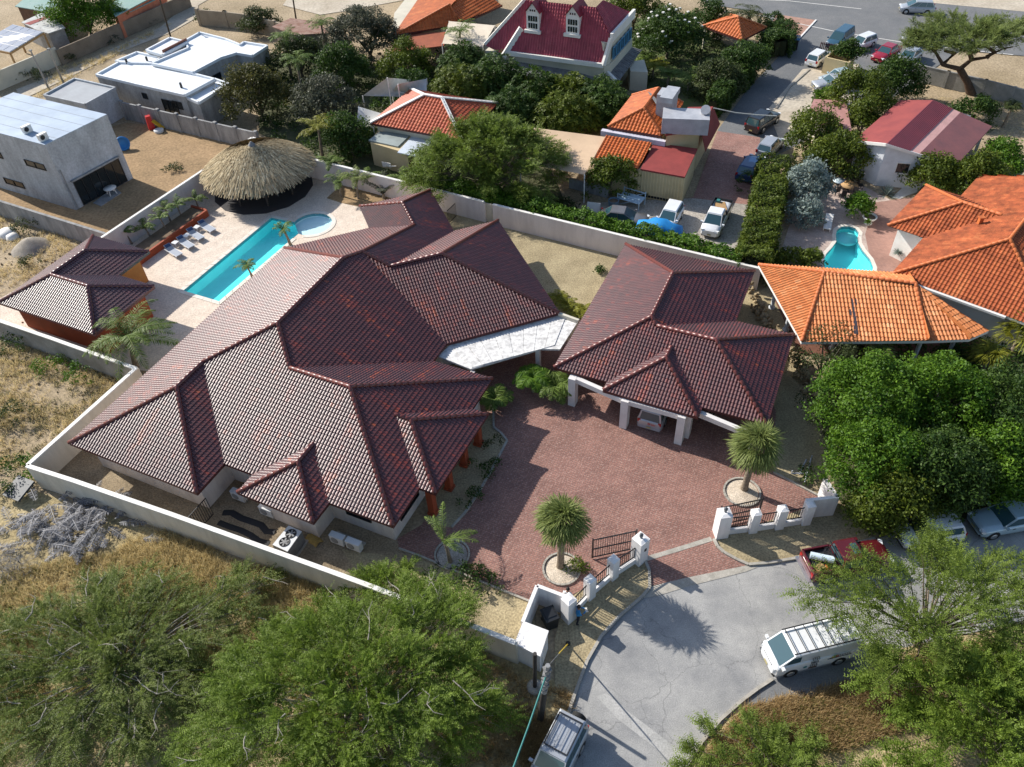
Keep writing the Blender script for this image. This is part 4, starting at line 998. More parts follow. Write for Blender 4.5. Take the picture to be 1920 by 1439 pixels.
flat_block([(216, 114), (284, 116), (302, 107), (256, 97)], 3.4)
mb = MB(); mb.bar(G(306, 101, 3.75), G(351, 78, 3.75), .12, .8); mb.build('brick_parapet', [mat('bare_brick', (.3, .14, .1), rough=.9, scale=3, fine=.2)], WB)
a, b = PA[2], PA[3]; d = (b-a).normalized(); nn = Vector((d.y, -d.x, 0)); L_ = (b-a).length
for s0_, s1_, z0, z1, k in ((.3, 1.0, 1.9, 2.5, 1), (3.2, 5.4, .2, 2.3, 3), (L_-2.2, L_-.9, 1.6, 2.4, 1)): window(WB, a+d*s0_, a+d*s1_, z0, z1, nn, k)
a, b = PB[1], PB[2]; d = (b-a).normalized(); nn = Vector((d.y, -d.x, 0)); window(WB, a+d*2.2, a+d*3.6, .3, 2.2, nn, 2)
for px in ((238, 118), (276, 114), (340, 163)):
    p = G(*px, 3.4); mb = MB(); mb.tube([p+Vector((0, 0, -.1)), p+Vector((0, 0, .45))], .14, 8); mb.build('roof_vent', [BLACKM], WB)
# ---------------------------------------------------------------- solar carport and sheds, top left corner
SO = thing('solar_carport', 'timber carport roofed with solar panels, top left corner', 'carport', G(40, 110))
S0, S1, S2, S3 = G(-45, 85, 3.0), G(18, 98, 2.9), G(81, 60, 3.7), G(24, 46, 3.7)
PV = mat('solar_cell', (.16, .2, .28), (.2, .24, .32), rough=.35, scale=.5, fine=.02, spec=.4)
WOOD = mat('honey_timber', (.42, .26, .12), (.33, .2, .09), rough=.7, scale=3, fine=.1)
mb = MB(); slab(mb, [S0, S1, S2, S3], .05); fr_ = mb.build('panel_frame', [WHITE], SO)
for i in range(5):
    for j in range(4):
        k0, k1, l0, l1 = i/5+.008, (i+1)/5-.008, j/4+.01, (j+1)/4-.01
        f = lambda u, v_: S0.lerp(S1, u).lerp(S3.lerp(S2, u), v_)+Vector((0, 0, .03))
        q = MB(); slab(q, [f(k0, l0), f(k1, l0), f(k1, l1), f(k0, l1)], .02); q.build('solar_panel', [PV], fr_)
mb = MB()
mb.bar(S1-Vector((0, 0, .18)), S2-Vector((0, 0, .18)), .15, .22); mb.bar(S0-Vector((0, 0, .18)), S1-Vector((0, 0, .18)), .15, .22); mb.build('beam', [WOOD], SO)
for p in (S0, S1, S2, S3):
    q = MB(); q.box((p.x, p.y, p.z/2-.1), (.18, .18, p.z-.3)); q.build('post', [WOOD], SO)
TEAL = mat('teal_sheet_roof', (.17, .3, .28), (.24, .34, .31), rough=.7, scale=.6, fine=.1)
def shed(name, label, px, z, m, wallm, cat='shed', zb=None):
    P = GP(px, z); c = sum(P, Vector())/len(P); t = thing(name, label, cat, (c.x, c.y, 0)); mb = MB(); slab(mb, P, .1); mb.build('roof', [m], t)
    mb = MB(); mb.prism([p+(c-p)*.08 for p in P], 0, z-.11); mb.build('wall', [wallm], t); return t
t = shed('barn', 'long low building with a teal sheet roof left of the green tree', [(28, 12), (108, 26), (125, -10), (60, -14)], 2.8, TEAL, mat('brown_boards', (.16, .09, .06), rough=.9, scale=2))
t = shed('barn', 'coral walled building with a teal roof right of the green tree', [(203, 12), (216, 31), (275, 0), (300, -14), (230, -12)], 3.0, TEAL, mat('coral_paint', (.6, .2, .11), rough=.8, scale=1))
t = shed('coral_house', 'bright coral wall house beyond the lane wall, top edge', [(232, 28), (290, 0), (310, -20), (262, -22)], 2.6, TEAL, bpy.data.materials['coral_paint'], 'house')
TIN = mat('old_tin', (.46, .47, .46), (.3, .29, .28), rough=.6, scale=1.3, fine=.12, contrast=(.4, .7))
t = shed('tin_shed', 'tin roofed shack with a maroon strip beside the solar carport', [(66, 55), (90, 63), (122, 52), (98, 27), (78, 24), (40, 42)], 2.5, TIN, mat('grey_boards', (.3, .3, .3), rough=.9, scale=2))
mb = MB(); slab(mb, GP([(46, 44), (88, 30), (96, 32), (56, 47)], 2.53), .02); mb.build('maroon_roof_sheet', [REDF], t)
t = shed('rusty_hut', 'old stone hut with a rusty peeling roof near the top', [(510, 50), (552, 66), (617, 62), (600, 42), (545, 34)], 2.7, mat('rusty_roof', (.3, .2, .16), (.2, .1, .07), rough=.9, scale=1.5, fine=.2), mat('old_stone', (.3, .26, .2), (.2, .17, .13), rough=.95, scale=1.5, fine=.15), 'hut')
# ================================================================ WALLS AND FENCES
def up(z): return Vector((0, 0, z))
def wall(name, label, px, z, m, t=.2, cap=None, capw=.06, capm=None, cat='wall', pil=0, group=None, pilm=None):
    """free-standing wall; px follow its top edge at height z"""
    P = GP(px, z); root = thing(name, label, cat, (P[0].x, P[0].y, 0), group=group)
    for a, b in zip(P, P[1:]):
        mb = MB(); e = (b-a).normalized()*t*.49
        mb.bar(Vector((a.x, a.y, z/2-.04)), Vector((b.x, b.y, z/2-.04))+e, t, z-.08); mb.build('wall_panel', [m], root)
        if capm: mb = MB(); mb.bar(a-up(.03), b-up(.03), t+capw, .08); mb.build('coping', [capm], root)
        if pil:
            k = max(1, round((b-a).length/pil))
            for i in range(k+1): mb = MB(); p = a.lerp(b, i/k); mb.box((p.x, p.y, z/2+.03), (t+.16, t+.16, z+.06), math.atan2(b.y-a.y, b.x-a.x)); mb.build('pilaster', [pilm or m], root)
    return root
CWALL = mat('cream_boundary', (.68, .62, .52), (.46, .42, .34), rough=.8, scale=1.3, fine=.05, aniso=(1, 1, .2), contrast=(.42, .85))
LILACW = mat('pale_lilac_boundary', (.66, .6, .57), (.46, .41, .39), rough=.8, scale=1.0, fine=.05, aniso=(1, 1, .2), contrast=(.42, .85))
wall('boundary_wall', 'long cream front boundary wall with pale coping beside the straw field', [(50, 873), (140, 902), (320, 964), (632, 1076), (700, 1101), (966, 1205)], 2.1, CWALL, .2, True, .08, WHITE)
wall('boundary_wall', 'cream side boundary wall catching full sun left of the villa', [(51, 872), (255, 690)], 2.1, CWALL, .22, True, .06, WHITE)
wall('boundary_wall', 'white-capped wall with stained unplastered outer face below the pool house', [(255, 691), (95, 634), (-40, 588)], 2.0, mat('stained_block_wall', (.3, .29, .27), (.2, .19, .17), rough=.9, scale=.8, fine=.14, bump=.3), .2, True, .08, WHITE)
wall('boundary_wall', 'white wall separating the sun loungers from the dirt yard', [(189, 446), (472, 258)], 2.1, LILACW, .2, True, .05, WHITE)
wall('boundary_wall', 'long pale lilac wall below the clipped hedge behind the villa', [(473, 258), (573, 295), (750, 339), (907, 378)], 2.1, LILACW, .2, True, .05, WHITE)
wall('boundary_wall', 'pale wall behind the carport running along the car lot hedge', [(924, 383), (1273, 467), (1425, 503)], 2.1, LILACW, .2, True, .05, WHITE)
wall('door_panel', 'narrow beige door set between two runs of pale wall', [(909, 379), (922, 382)], 1.95, CREAM, .1, cat='door')
wall('block_wall', 'bare grey block wall with pilasters below the white bungalow', [(226, 190), (478, 247)], 2.1, GREYC, .2, pil=2.6)
wall('block_wall', 'bare grey wall in front of the two storey concrete house', [(-30, 369), (0, 377), (197, 438)], 1.9, GREYC, .2, True, .04, GREYC)
wall('lane_wall', 'brown weathered wall along the far side of the dirt track', [(104, 93), (283, 17), (350, -14)], 2.0, mat('brown_wall', (.25, .2, .15), (.17, .135, .1), rough=.95, scale=.5, fine=.12), .2)
wall('garden_wall', 'beige plastered wall in front of the solar carport', [(-30, 143), (0, 130), (101, 88)], 2.2, CREAM, .2)
wall('block_wall', 'tan block wall beside the track near the rusty hut', [(368, 17), (420, 21), (467, 27), (560, 52)], 2.2, mat('tan_blocks', (.36, .3, .22), (.27, .22, .16), rough=.95, scale=.6, fine=.1), .25, pil=4)
wall('concrete_fence', 'panelled grey concrete fence under the flat-topped thorn tree', [(1718, 120), (1779, 134), (1850, 150), (1960, 178)], 1.8, mat('grey_panel', (.33, .32, .3), (.22, .22, .2), rough=.95, scale=.9, fine=.12), .12, True, .08, GREYC, cat='fence', pil=3.2)
wall('planter_box', 'pale yellow walled planter full of shrubs in the car park', [(1549, 106), (1592, 116), (1604, 100), (1565, 92), (1549, 106)], 1.9, YEL, .18, cat='planter')
# rubble retaining wall between carport and pavilion
RW = thing('rubble_wall', 'rough rubble stone retaining wall beside the carport', 'wall', G(1440, 600))
STONE = mat('rubble_stone', (.4, .33, .22), (.22, .18, .12), rough=.95, scale=3, fine=.2, tint=[(0, (.6, .55, .5)), (1, (1.15, 1.1, 1))])
def rock_mesh(seed):
    r = random.Random(seed); bm = bmesh.new(); bmesh.ops.create_icosphere(bm, subdivisions=1, radius=.5)
    for v in bm.verts: v.co = Vector((v.co.x*r.uniform(.8, 1.25), v.co.y*r.uniform(.8, 1.2), v.co.z*r.uniform(.65, 1)))
    me = bpy.data.meshes.new('stone'); bm.to_mesh(me); bm.free(); me.materials.append(STONE)
    at = me.attributes.new('tint', 'FLOAT', 'FACE'); at.data.foreach_set('value', [r.random()]*len(me.polygons)); return me
RM = [rock_mesh(i) for i in range(9)]
line = [G(*p) for p in ((1404, 548), (1424, 590), (1440, 622), (1466, 650), (1492, 690), (1512, 725), (1532, 770))]
rr = random.Random(4)
for a, b in zip(line, line[1:]):
    for i in range(int((b-a).length*13)):
        k = rr.random(); h = rr.random()
        o = bpy.data.objects.new('stone', rr.choice(RM)); COL.objects.link(o); o.parent = RW
        nrm = Vector(((b-a).y, -(b-a).x, 0)).normalized()
        o.location = a.lerp(b, k)+nrm*rr.uniform(-.45, .45)*(1.2-h)+up(h*1.1)-RW.location; s = rr.uniform(.25, .6); o.scale = (s, s, s*.8); o.rotation_euler = (rr.random()*6, rr.random()*6, rr.random()*6)
# ---------------------------------------------------------------- street front: pillars, fence panels, gates
FENCEM = mat('white_pillar', (.77, .75, .74), (.56, .54, .52), rough=.65, scale=2.2, fine=.04, aniso=(1, 1, .25), contrast=(.45, .9))
def zfit(b, t):
    p = G(*b); return min([z/40 for z in range(20, 140)], key=lambda z: abs(pxof((p.x, p.y, z))[1]-t[1]))
def pillar(b, h, w_, label, rz):
    p = G(*b); t = thing('gate_pillar', label, 'pillar', (p.x, p.y, 0), rz, 'white pillars along the street fence'); mb = MB(); mb.box((0, 0, h/2), (w_, w_, h)); mb.build('shaft', [FENCEM], t, (0, 0, 0))
    mb = MB(); mb.box((0, 0, h+.03), (w_+.012, w_+.012, .05)); mb.box((0, 0, h+.09), (w_, w_, .08), tap=.45); mb.build('cap', [FENCEM], t, (0, 0, 0)); return t
def fence_panel(a, b, z0, z1, label, bars=None, low=None):
    c = (a+b)/2; t = thing('fence_panel', label, 'fence', (c.x, c.y, 0), group='black bar panels of the street fence'); d = b-a; L = d.length
    for z in (z0, z1): mb = MB(); mb.bar(a+up(z), b+up(z), .05, .06); mb.build('rail', [BLACKM], t)
    n = bars or max(3, int(L/.14)); me = None
    for i in range(n):
        p = a+d*((i+.5)/n)
        if me is None: q = MB(); q.box((0, 0, (z0+z1)/2), (.028, .028, z1-z0-.02)); me = q.mesh('bar', [BLACKM])
        o = bpy.data.objects.new('bar', me); COL.objects.link(o); o.parent = t; o.location = p-c
    if low:
        mb = MB(); mb.bar(a+up(low/2), b+up(low/2), .22, low); mb.build('base_wall', [FENCEM], t)
    return t
LP = [((1066, 1160), 1.95, .6), ((1105, 1119), 1.75, .5), ((1148, 1082), 1.75, .5), ((1197, 1050), 2.05, .72)]
lab = ['pillar at the corner of the bin enclosure', 'slim pillar second from the bin enclosure', 'slim pillar next to the left gate pillar', 'broad left gate pillar with lamp and keypad']
rz = math.atan2(*(G(1197, 1050)-G(1066, 1160)).yx)
LO = [pillar(b, h, w_, 'white '+l, rz) for (b, h, w_), l in zip(LP, lab)]
for i, l in enumerate(('beside the bin enclosure', 'midway on the left fence', 'beside the left gate pillar')):
    a, b = LO[i].location, LO[i+1].location; d = (b-a).normalized(); fence_panel(a+d*.3, b-d*.3, .6, 1.5, 'black bar fence panel on a white base '+l, low=.45)
RP = [((1350, 1002), 2.05, .72), ((1409, 995), 1.75, .5), ((1458, 988), 1.75, .5), ((1508, 980), 1.75, .5)]
lab = ['broad right gate pillar with a lamp', 'slim pillar next to the right gate pillar', 'slim pillar midway along the right fence', 'slim pillar joined to the end wall']
rz2 = math.atan2(*(G(1508, 980)-G(1350, 1002)).yx)
RO_ = [pillar(b, h, w_, 'white '+l, rz2) for (b, h, w_), l in zip(RP, lab)]
for i, l in enumerate(('beside the right gate pillar', 'midway on the right fence', 'beside the end wall')):
    a, b = RO_[i].location, RO_[i+1].location; d = (b-a).normalized(); fence_panel(a+d*.3, b-d*.3, .6, 1.5, 'black bar fence panel on a white base '+l, low=.45)
wall('end_wall', 'plain white wall stub closing the street fence near the big trees', [(1512, 936), (1571, 930), (1549, 897)], 1.8, FENCEM, .2)
for P, s in ((LO[3], 'left'), (RO_[0], 'right')):
    l = P.location+up(P.children[1].bound_box[1][2] if False else 2.2); t = thing('pillar_lamp', f'small dark lamp on the {s} gate pillar', 'lamp', tuple(l), group='lamps on the gate pillars')
    mb = MB(); mb.lathe([(.07, 0), (.04, .05), (.04, .1), (.11, .14), (.12, .3), (.03, .4)], (0, 0, 0), 8); mb.build('lamp_body', [plain('lamp_grey', (.12, .13, .14), .4)] if s == 'left' else [bpy.data.materials['lamp_grey']], t, (0, 0, 0))
q = LO[3]; mb = MB(); mb.box((.05, -.375, 1.35), (.16, .03, .2)); o = mb.build('keypad', [BLACKM], q, (0, 0, 0))
def gate_leaf(a, b, label, z1=1.85):
    c = (a+b)/2; t = thing('gate_leaf', label, 'gate', (c.x, c.y, 0), group='iron leaves of the street gate'); d = b-a; n = max(8, int(d.length/.13))
    for z in (.15, .95, z1): mb = MB(); mb.bar(a+up(z), b+up(z), .05, .07); mb.build('rail', [BLACKM], t)
    for p in (a, b): mb = MB(); mb.bar(p+up(.08), p+up(z1+.15), .07); mb.build('stile', [BLACKM], t)
    q = MB(); q.box((0, 0, z1/2+.05), (.028, .028, z1-.15)); me = q.mesh('bar', [BLACKM])
    for i in range(n): o = bpy.data.objects.new('bar', me); COL.objects.link(o); o.parent = t; o.location = a+d*((i+.5)/n)-c
gate_leaf(G(1190, 1031), G(1110, 1048), 'open black iron gate leaf beside the left gate pillar')
gate_leaf(G(1345, 988), G(1420, 972), 'open black iron gate leaf folded behind the right gate pillar')
# bin enclosure
BE = thing('bin_enclosure', 'open white bin enclosure with a flat roofed meter box at its end', 'enclosure', G(1010, 1190))
hz1 = 1.75
A_, B_, C_ = G(1007, 1098, hz1), G(1060, 1118, hz1), G(980, 1166, hz1)
for a, b in ((A_, B_), (A_, C_)):
    mb = MB(); mb.bar(Vector((a.x, a.y, hz1/2)), Vector((b.x, b.y, hz1/2)), .2, hz1); mb.build('wall', [FENCEM], BE)
mb = MB(); P = GP([(982, 1166), (1027, 1183), (1012, 1229), (966, 1206)], 1.85); mb.prism(P, 0, 1.7); mb.build('meter_box', [FENCEM], BE)
mb = MB(); c = sum(P, Vector())/4; mb.prism([p+(p-c)*.06 for p in P], 1.7, 1.82); mb.build('roof_slab', [FENCEM], BE)
mb = MB(); a, b = P[1]-up(1.1), P[2]-up(1.1); mb.bar(a.lerp(b, .25)+Vector((.02, 0, 0)), a.lerp(b, .8)+Vector((.02, 0, 0)), .06, .9); mb.build('door', [WHITE], BE)
BI = thing('wheeled_bin', 'black wheeled bin standing in the white enclosure', 'bin', G(1031, 1170), R_(20))
BPL = plain('black_plastic', (.014, .016, .02), .4)
mb = MB(); mb.box((0, 0, .5), (.62, .72, .95), tap=1.15); mb.build('body', [BPL], BI, (0, 0, 0))
mb = MB(); mb.box((0, 0, 1.02), (.78, .88, .08)); mb.box((0, .05, 1.08), (.7, .7, .06), tap=.8); mb.build('lid', [BPL], BI, (0, 0, 0))
mb = MB(); mb.tube([(-.38, .42, .95), (.38, .42, .95)], .025, 6); mb.build('handle', [BPL], BI, (0, 0, 0))
for s in (-1, 1): mb = MB(); mb.tube([(s*.28, .4, .1), (s*.34, .4, .1)], .1, 10); mb.build('wheel', [BPL], BI, (0, 0, 0))
# small black gates
def small_gate(p0, p1, z1, label, arch=0):
    a, b = G(*p0), G(*p1); c = (a+b)/2; t = thing('garden_gate', label, 'gate', (c.x, c.y, 0)); d = b-a; n = max(5, int(d.length/.15))
    for z in (.12, z1): mb = MB(); mb.bar(a+up(z), b+up(z), .05); mb.build('rail', [BLACKM], t)
    q = MB(); q.box((0, 0, z1/2+.06), (.03, .03, z1-.1)); me = q.mesh('bar', [BLACKM])
    for i in range(n+1): o = bpy.data.objects.new('bar', me); COL.objects.link(o); o.parent = t; o.location = a+d*(i/n)-c
small_gate((401, 966), (366, 1006), 1.7, 'black bar gate between villa corner and the front wall')
small_gate((841, 421), (856, 407), 1.4, 'little black iron gate against the pale rear wall')

# ---------------------------------------------------------------- poles and cable
POLEW = mat('tarred_pole', (.035, .03, .028), (.06, .055, .05), rough=.8, scale=3, fine=.1)
UP = thing('utility_pole', 'dark leaning utility pole at the kerb above the silver estate', 'utility pole', G(1013, 1350))
pt = G(1027, 1248, 6.8); b0 = G(1013, 1350)
mb = MB(); mb.tube([b0, b0.lerp(pt, .55)], [.17, .15], 9); mb.build('lower_pole', [POLEW], UP)
mb = MB(); mb.tube([b0.lerp(pt, .55), pt], [.15, .11], 9); mb.build('upper_pole', [GREYC], UP)
mb = MB()
for k in (.62, .7, .78, .86, .94): mb.box(b0.lerp(pt, k), (.34, .3, .12), k*7)
mb.build('bracket', [CORR], UP, kind='stuff')
def cable(name, label, pts, rad, m, cat='cable'):
    t = MB(); t.tube(pts, rad, 6); o = t.build(name, [m], None, (0, 0, 0)); tag(o, label, cat); return o
TEALC = plain('teal_sheath', (.03, .17, .16), .6)
c0 = b0.lerp(pt, .86)
c1 = G(955, 1460, 6.0)
cable('cable', 'thick teal sheathed cable running down from the utility pole', [c0, c0.lerp(c1, .5)-up(.15), c1, c1+(c1-c0)*1.5], .04, TEALC)
g0 = G(1065, 1208)
cable('guy_wire', 'guy wire with a yellow guard sleeve beside the utility pole', [pt-up(.1), pt.lerp(g0, .6)], .02, CORR)
mb = MB(); mb.tube([pt.lerp(g0, .5), g0], [.035, .04], 6); tag(mb.build('guy_guard', [plain('yellow_guard', (.6, .42, .05), .5)], None, (0, 0, 0)), 'yellow sleeve over the foot of the guy wire', 'cable guard')
mb = MB(); mb.lathe([(.13, 0), (.13, .1), (.06, .16)], g0, 10); tag(mb.build('anchor_block', [BLACKM], None, (0, 0, 0)), 'small black anchor at the foot of the guy wire', 'anchor')
SP = thing('stub_pole', 'short dark pole in a round concrete footing by the wall', 'pole', G(1003, 1291)); 
b1 = G(1003, 1291); mb = MB(); mb.tube([b1+up(.1), G(1003, 1226, 4.0)], [.11, .1], 8); mb.build('shaft', [POLEW], SP)
mb = MB(); mb.lathe([(.42, 0), (.42, .22), (.3, .25)], b1, 14); mb.build('footing', [CONCK], SP)
for i, (b, t_, l) in enumerate([((92, 168), (57, 95), 'left of the pair of leaning steel poles by the track'), ((119, 156), (91, 92), 'right of the pair of leaning steel poles by the track'), ((320, 70), (294, -20), 'tall dark pole at the bend of the dirt track'), ((555, 36), (545, -30), 'dark pole beside the rusty hut')]):
    p = G(*b); z = [5, 5, 8, 8][i]; q = G(*t_, z); o = thing('pole', ('thin grey pole, '+l) if i < 2 else l, 'pole', (p.x, p.y, 0)); mb = MB(); mb.tube([p, q], [.12, .08], 7); mb.build('shaft', [GREYC if i < 2 else POLEW], o)
    mb = MB(); mb.box(q, (.3, .3, .12)); mb.build('pole_cap', [GREYC if i < 2 else POLEW], o)
cable('overhead_cable', 'pale cable sagging over the lane beside the dark estate', [G(1338, 203, 4.4), G(1380, 212, 4.0), G(1420, 216, 3.7), G(1456, 218, 3.6)], .05, plain('pale_cable', (.5, .5, .45), .6))

# ================================================================ POOLS
WATERM = None
def water_mat(name, tint):
    m = bpy.data.materials.new(name); m.use_nodes = True; t = m.node_tree; N = t.nodes; L = t.links; N.remove(N['Principled BSDF'])
    tr = N.new('ShaderNodeBsdfTransparent'); tr.inputs[0].default_value = (*tint, 1)
    gl = N.new('ShaderNodeBsdfGlossy'); gl.inputs['Roughness'].default_value = .04
    fr = N.new('ShaderNodeFresnel'); fr.inputs[0].default_value = 1.33
    tc = N.new('ShaderNodeTexCoord'); nz = N.new('ShaderNodeTexNoise'); nz.inputs['Scale'].default_value = 3.5; nz.inputs['Detail'].default_value = 3; L.new(tc.outputs['Object'], nz.inputs['Vector'])
    bp = N.new('ShaderNodeBump'); bp.inputs['Strength'].default_value = .35; bp.inputs['Distance'].default_value = .08; L.new(nz.outputs[0], bp.inputs['Height'])
    L.new(bp.outputs[0], gl.inputs['Normal']); L.new(bp.outputs[0], fr.inputs['Normal'])
    ge = N.new('ShaderNodeNewGeometry'); iv = N.new('ShaderNodeMath'); iv.operation = 'SUBTRACT'; iv.inputs[0].default_value = 1; L.new(ge.outputs['Backfacing'], iv.inputs[1])
    mu = N.new('ShaderNodeMath'); mu.operation = 'MULTIPLY'; L.new(fr.outputs[0], mu.inputs[0]); L.new(iv.outputs[0], mu.inputs[1])
    mx = N.new('ShaderNodeMixShader'); L.new(mu.outputs[0], mx.inputs[0]); L.new(tr.outputs[0], mx.inputs[1]); L.new(gl.outputs[0], mx.inputs[2])
    L.new(mx.outputs[0], N['Material Output'].inputs['Surface']); return m
WATERM = water_mat('pool_water', (.5, .95, .95))
SHALLOW = water_mat('shallow_water', (.88, .98, .99))
def floor_mat(name, c1, c2, sc=1.6):
    """plaster pool floor mottled by soft noise between two tones"""
    m, t, p = nodes_of(name); N = t.nodes; L = t.links; tc = N.new('ShaderNodeTexCoord')
    nz = N.new('ShaderNodeTexNoise'); nz.inputs['Scale'].default_value = sc; nz.inputs['Detail'].default_value = 4; L.new(tc.outputs['Object'], nz.inputs['Vector'])
    mx = N.new('ShaderNodeMix'); mx.data_type = 'RGBA'; mx.inputs[6].default_value = (*c1, 1); mx.inputs[7].default_value = (*c2, 1); L.new(nz.outputs[0], mx.inputs[0]); L.new(mx.outputs[2], p.inputs['Base Color'])
    p.inputs['Roughness'].default_value = .8; return m
PFLOOR = floor_mat('pool_plaster', (.3, .84, .86), (.48, .93, .94)); PPALE = floor_mat('pale_pool_plaster', (.66, .82, .86), (.76, .88, .9))
PTILE = mat('pool_band_tile', (.12, .36, .42), (.08, .28, .34), rough=.3, scale=4, fine=.08)
COPING = mat('pool_coping', (.72, .68, .6), (.62, .57, .5), rough=.7, scale=1.5, fine=.06)
def basin(name, label, outline, depth, floor, water, rim=.36, zw=-.12):
    P = [Vector((p[0], p[1], 0)) for p in outline]; n = len(P); ar = sum(P[i].x*P[(i+1) % n].y-P[(i+1) % n].x*P[i].y for i in range(n))
    if ar < 0: P = P[::-1]
    c = sum(P, Vector())/n; t = thing(name, label, 'pool', (c.x, c.y, 0))
    mb = MB(); mb.poly([p-up(depth) for p in P]); mb.build('pool_floor', [floor], t)
    mb = MB(); mw = MB()
    for i in range(n):
        a, b = P[i], P[(i+1) % n]; mb.add([a-up(depth), b-up(depth), b-up(.25), a-up(.25)], [(3, 2, 1, 0)]); mw.add([a-up(.25), b-up(.25), b+up(.03), a+up(.03)], [(3, 2, 1, 0)])
    mb.build('pool_wall', [floor], t); mw.build('waterline_tile', [PTILE], t)
    off = []
    for i in range(n):
        a, b, d = P[i-1], P[i], P[(i+1) % n]; e1 = (b-a).normalized(); e2 = (d-b).normalized(); n1 = Vector((e1.y, -e1.x, 0)); n2 = Vector((e2.y, -e2.x, 0)); m_ = (n1+n2).normalized(); off.append(b+m_*(rim/max(.5, m_.dot(n1))))
    for i in range(n):
        j = (i+1) % n; k = max(1, round((P[j]-P[i]).length/.8))
        for q in range(k):
            s0, s1 = q/k+.003, (q+1)/k-.003; mb = MB(); a, b, d, e = P[i].lerp(P[j], s0), P[i].lerp(P[j], s1), off[i].lerp(off[j], s1), off[i].lerp(off[j], s0)
            mb.prism([a, b, d, e], -.05, .05); mb.build('coping_stone', [COPING], t)
    mb = MB(); mb.poly([p+up(zw) for p in P]); o = mb.build('water', [water], t); 
    return P, t
c = G(586, 421); rad = (G(622, 421)-c).length
TL, TR, BL, BR = G(509, 409), G(546, 417), G(344, 546), G(411, 566)
a0 = (TR-c); ang0 = math.atan2(a0.y, a0.x)
rt = G(556, 441)-c; ang1 = math.atan2(rt.y, rt.x)
while ang1 > ang0: ang1 -= 2*PI
arc = [c+Vector((math.cos(a), math.sin(a), 0))*rad for a in [ang0+(ang1-ang0)*i/26 for i in range(27)]]
main_out = [BL, TL, arc[0]]+[arc[-1], BR]
POOL1, T1_ = basin('swimming_pool', 'long turquoise swimming pool with stone coping beside the villa', main_out, 1.15, PFLOOR, WATERM)
kid = arc
POOL2, T2_ = basin('wading_pool', 'round pale wading pool at the end of the long pool', kid, .35, PPALE, SHALLOW)
# drop the coping that would stand between the two basins
for t in (T1_, T2_):
    for o in list(t.children):
        if o.name.startswith('coping_stone'):
            m_ = sum((Vector(b) for b in o.bound_box), Vector())/8+t.location
            mid = (arc[0]+arc[-1])/2; dd = (arc[-1]-arc[0]).normalized()
            if abs((m_-mid).dot(Vector((dd.y, -dd.x, 0)))) < .5 and abs((m_-mid).dot(dd)) < (arc[-1]-arc[0]).length/2+.55: bpy.data.objects.remove(o)
kp = [(1622, 436), (1614, 428), (1601, 423), (1586, 423), (1573, 426), (1566, 434), (1566, 444), (1566, 455), (1560, 466), (1551, 476), (1546, 490), (1548, 502), (1560, 512), (1590, 520), (1620, 524), (1634, 517), (1638, 505), (1632, 487), (1619, 470), (1611, 455), (1612, 445)]
kp = [(1610, 437), (1604, 429), (1592, 425), (1578, 426), (1569, 432), (1567, 443), (1568, 454), (1560, 465), (1549, 477), (1544, 490), (1547, 505), (1566, 516), (1597, 522), (1624, 524), (1635, 515), (1637, 502), (1631, 487), (1617, 470), (1609, 456), (1608, 446)]
POOL3, T3_ = basin('kidney_pool', 'small kidney shaped pool with white coping beside the orange roofs', [G(*p) for p in kp], 1.1, PFLOOR, WATERM, .3)
mb = MB(); mb.lathe([(.001, -.28), (.9, -.28), (.9, -.5)], G(1590, 441), 18); mb.build('pool_step', [PPALE], T3_)
# cut the pools out of the sheets they lie in
def cut(names, loops):
    for nm in names:
        o = bpy.data.objects[nm]; me = o.data; z = me.vertices[0].co.z
        bm = bmesh.new(); bm.from_mesh(me); bmesh.ops.remove_doubles(bm, verts=bm.verts, dist=1e-5)
        for lp in loops:
            n = len(lp)
            for i in range(n):
                a, b = lp[i], lp[(i+1) % n]; e = b-a; nn = Vector((e.y, -e.x, 0)).normalized()
                lo = Vector((min(a.x, b.x)-.05, min(a.y, b.y)-.05)); hi = Vector((max(a.x, b.x)+.05, max(a.y, b.y)+.05))
                bmesh.ops.bisect_plane(bm, geom=bm.verts[:]+bm.edges[:]+bm.faces[:], plane_co=(a.x, a.y, z), plane_no=nn, dist=1e-6)
            def inside(p):
                k = False
                for i in range(n):
                    a, b = lp[i], lp[(i+1) % n]
                    if (a.y > p.y) != (b.y > p.y) and p.x < (b.x-a.x)*(p.y-a.y)/(b.y-a.y)+a.x: k = not k
                return k
            dead = [f for f in bm.faces if inside(f.calc_center_median())]
            bmesh.ops.delete(bm, geom=dead, context='FACES')
        bm.to_mesh(me); bm.free(); me.update()
        at = me.attributes.get('tint')
cut(['ground'], [POOL1, POOL2, POOL3]); cut(['pool_deck'], [POOL1, POOL2]); cut(['patio', 'brick_patio', 'garden_ground'], [POOL3])

# ================================================================ PALAPA, PLANTER, LOUNGERS
PA_ = thing('palapa', 'round thatched palapa beside the pool', 'palapa', G(482, 352))
pc = G(484, 315, 2.2); pc.z = 0; Rp = 4.85
STRAW = mat('grey_straw', (1, 1, 1), (.8, .8, .8), rough=.95, scale=1.5, fine=.15, fscale=20, spec=.1, tint=[(0, (.17, .13, .075)), (.4, (.36, .28, .17)), (.75, (.52, .42, .26)), (1, (.62, .53, .36))])
def cone_z(r): return 4.55-(r/Rp)*2.15+.42*math.sin(PI*(r/Rp)**1.2)
mb = MB(); mb.lathe([(Rp*.97, 2.2), (Rp, 2.32)]+[(r*Rp, cone_z(r*Rp)-.04) for r in (.8, .6, .4, .2, .05)], pc, 30, 0, .4); mb.build('thatch', [STRAW], PA_)
rng = np.random.default_rng(3); N_ = 14000
rad_ = np.sqrt(rng.uniform(.0006, 1.0, N_))*Rp; th = rng.uniform(0, 2*PI, N_)
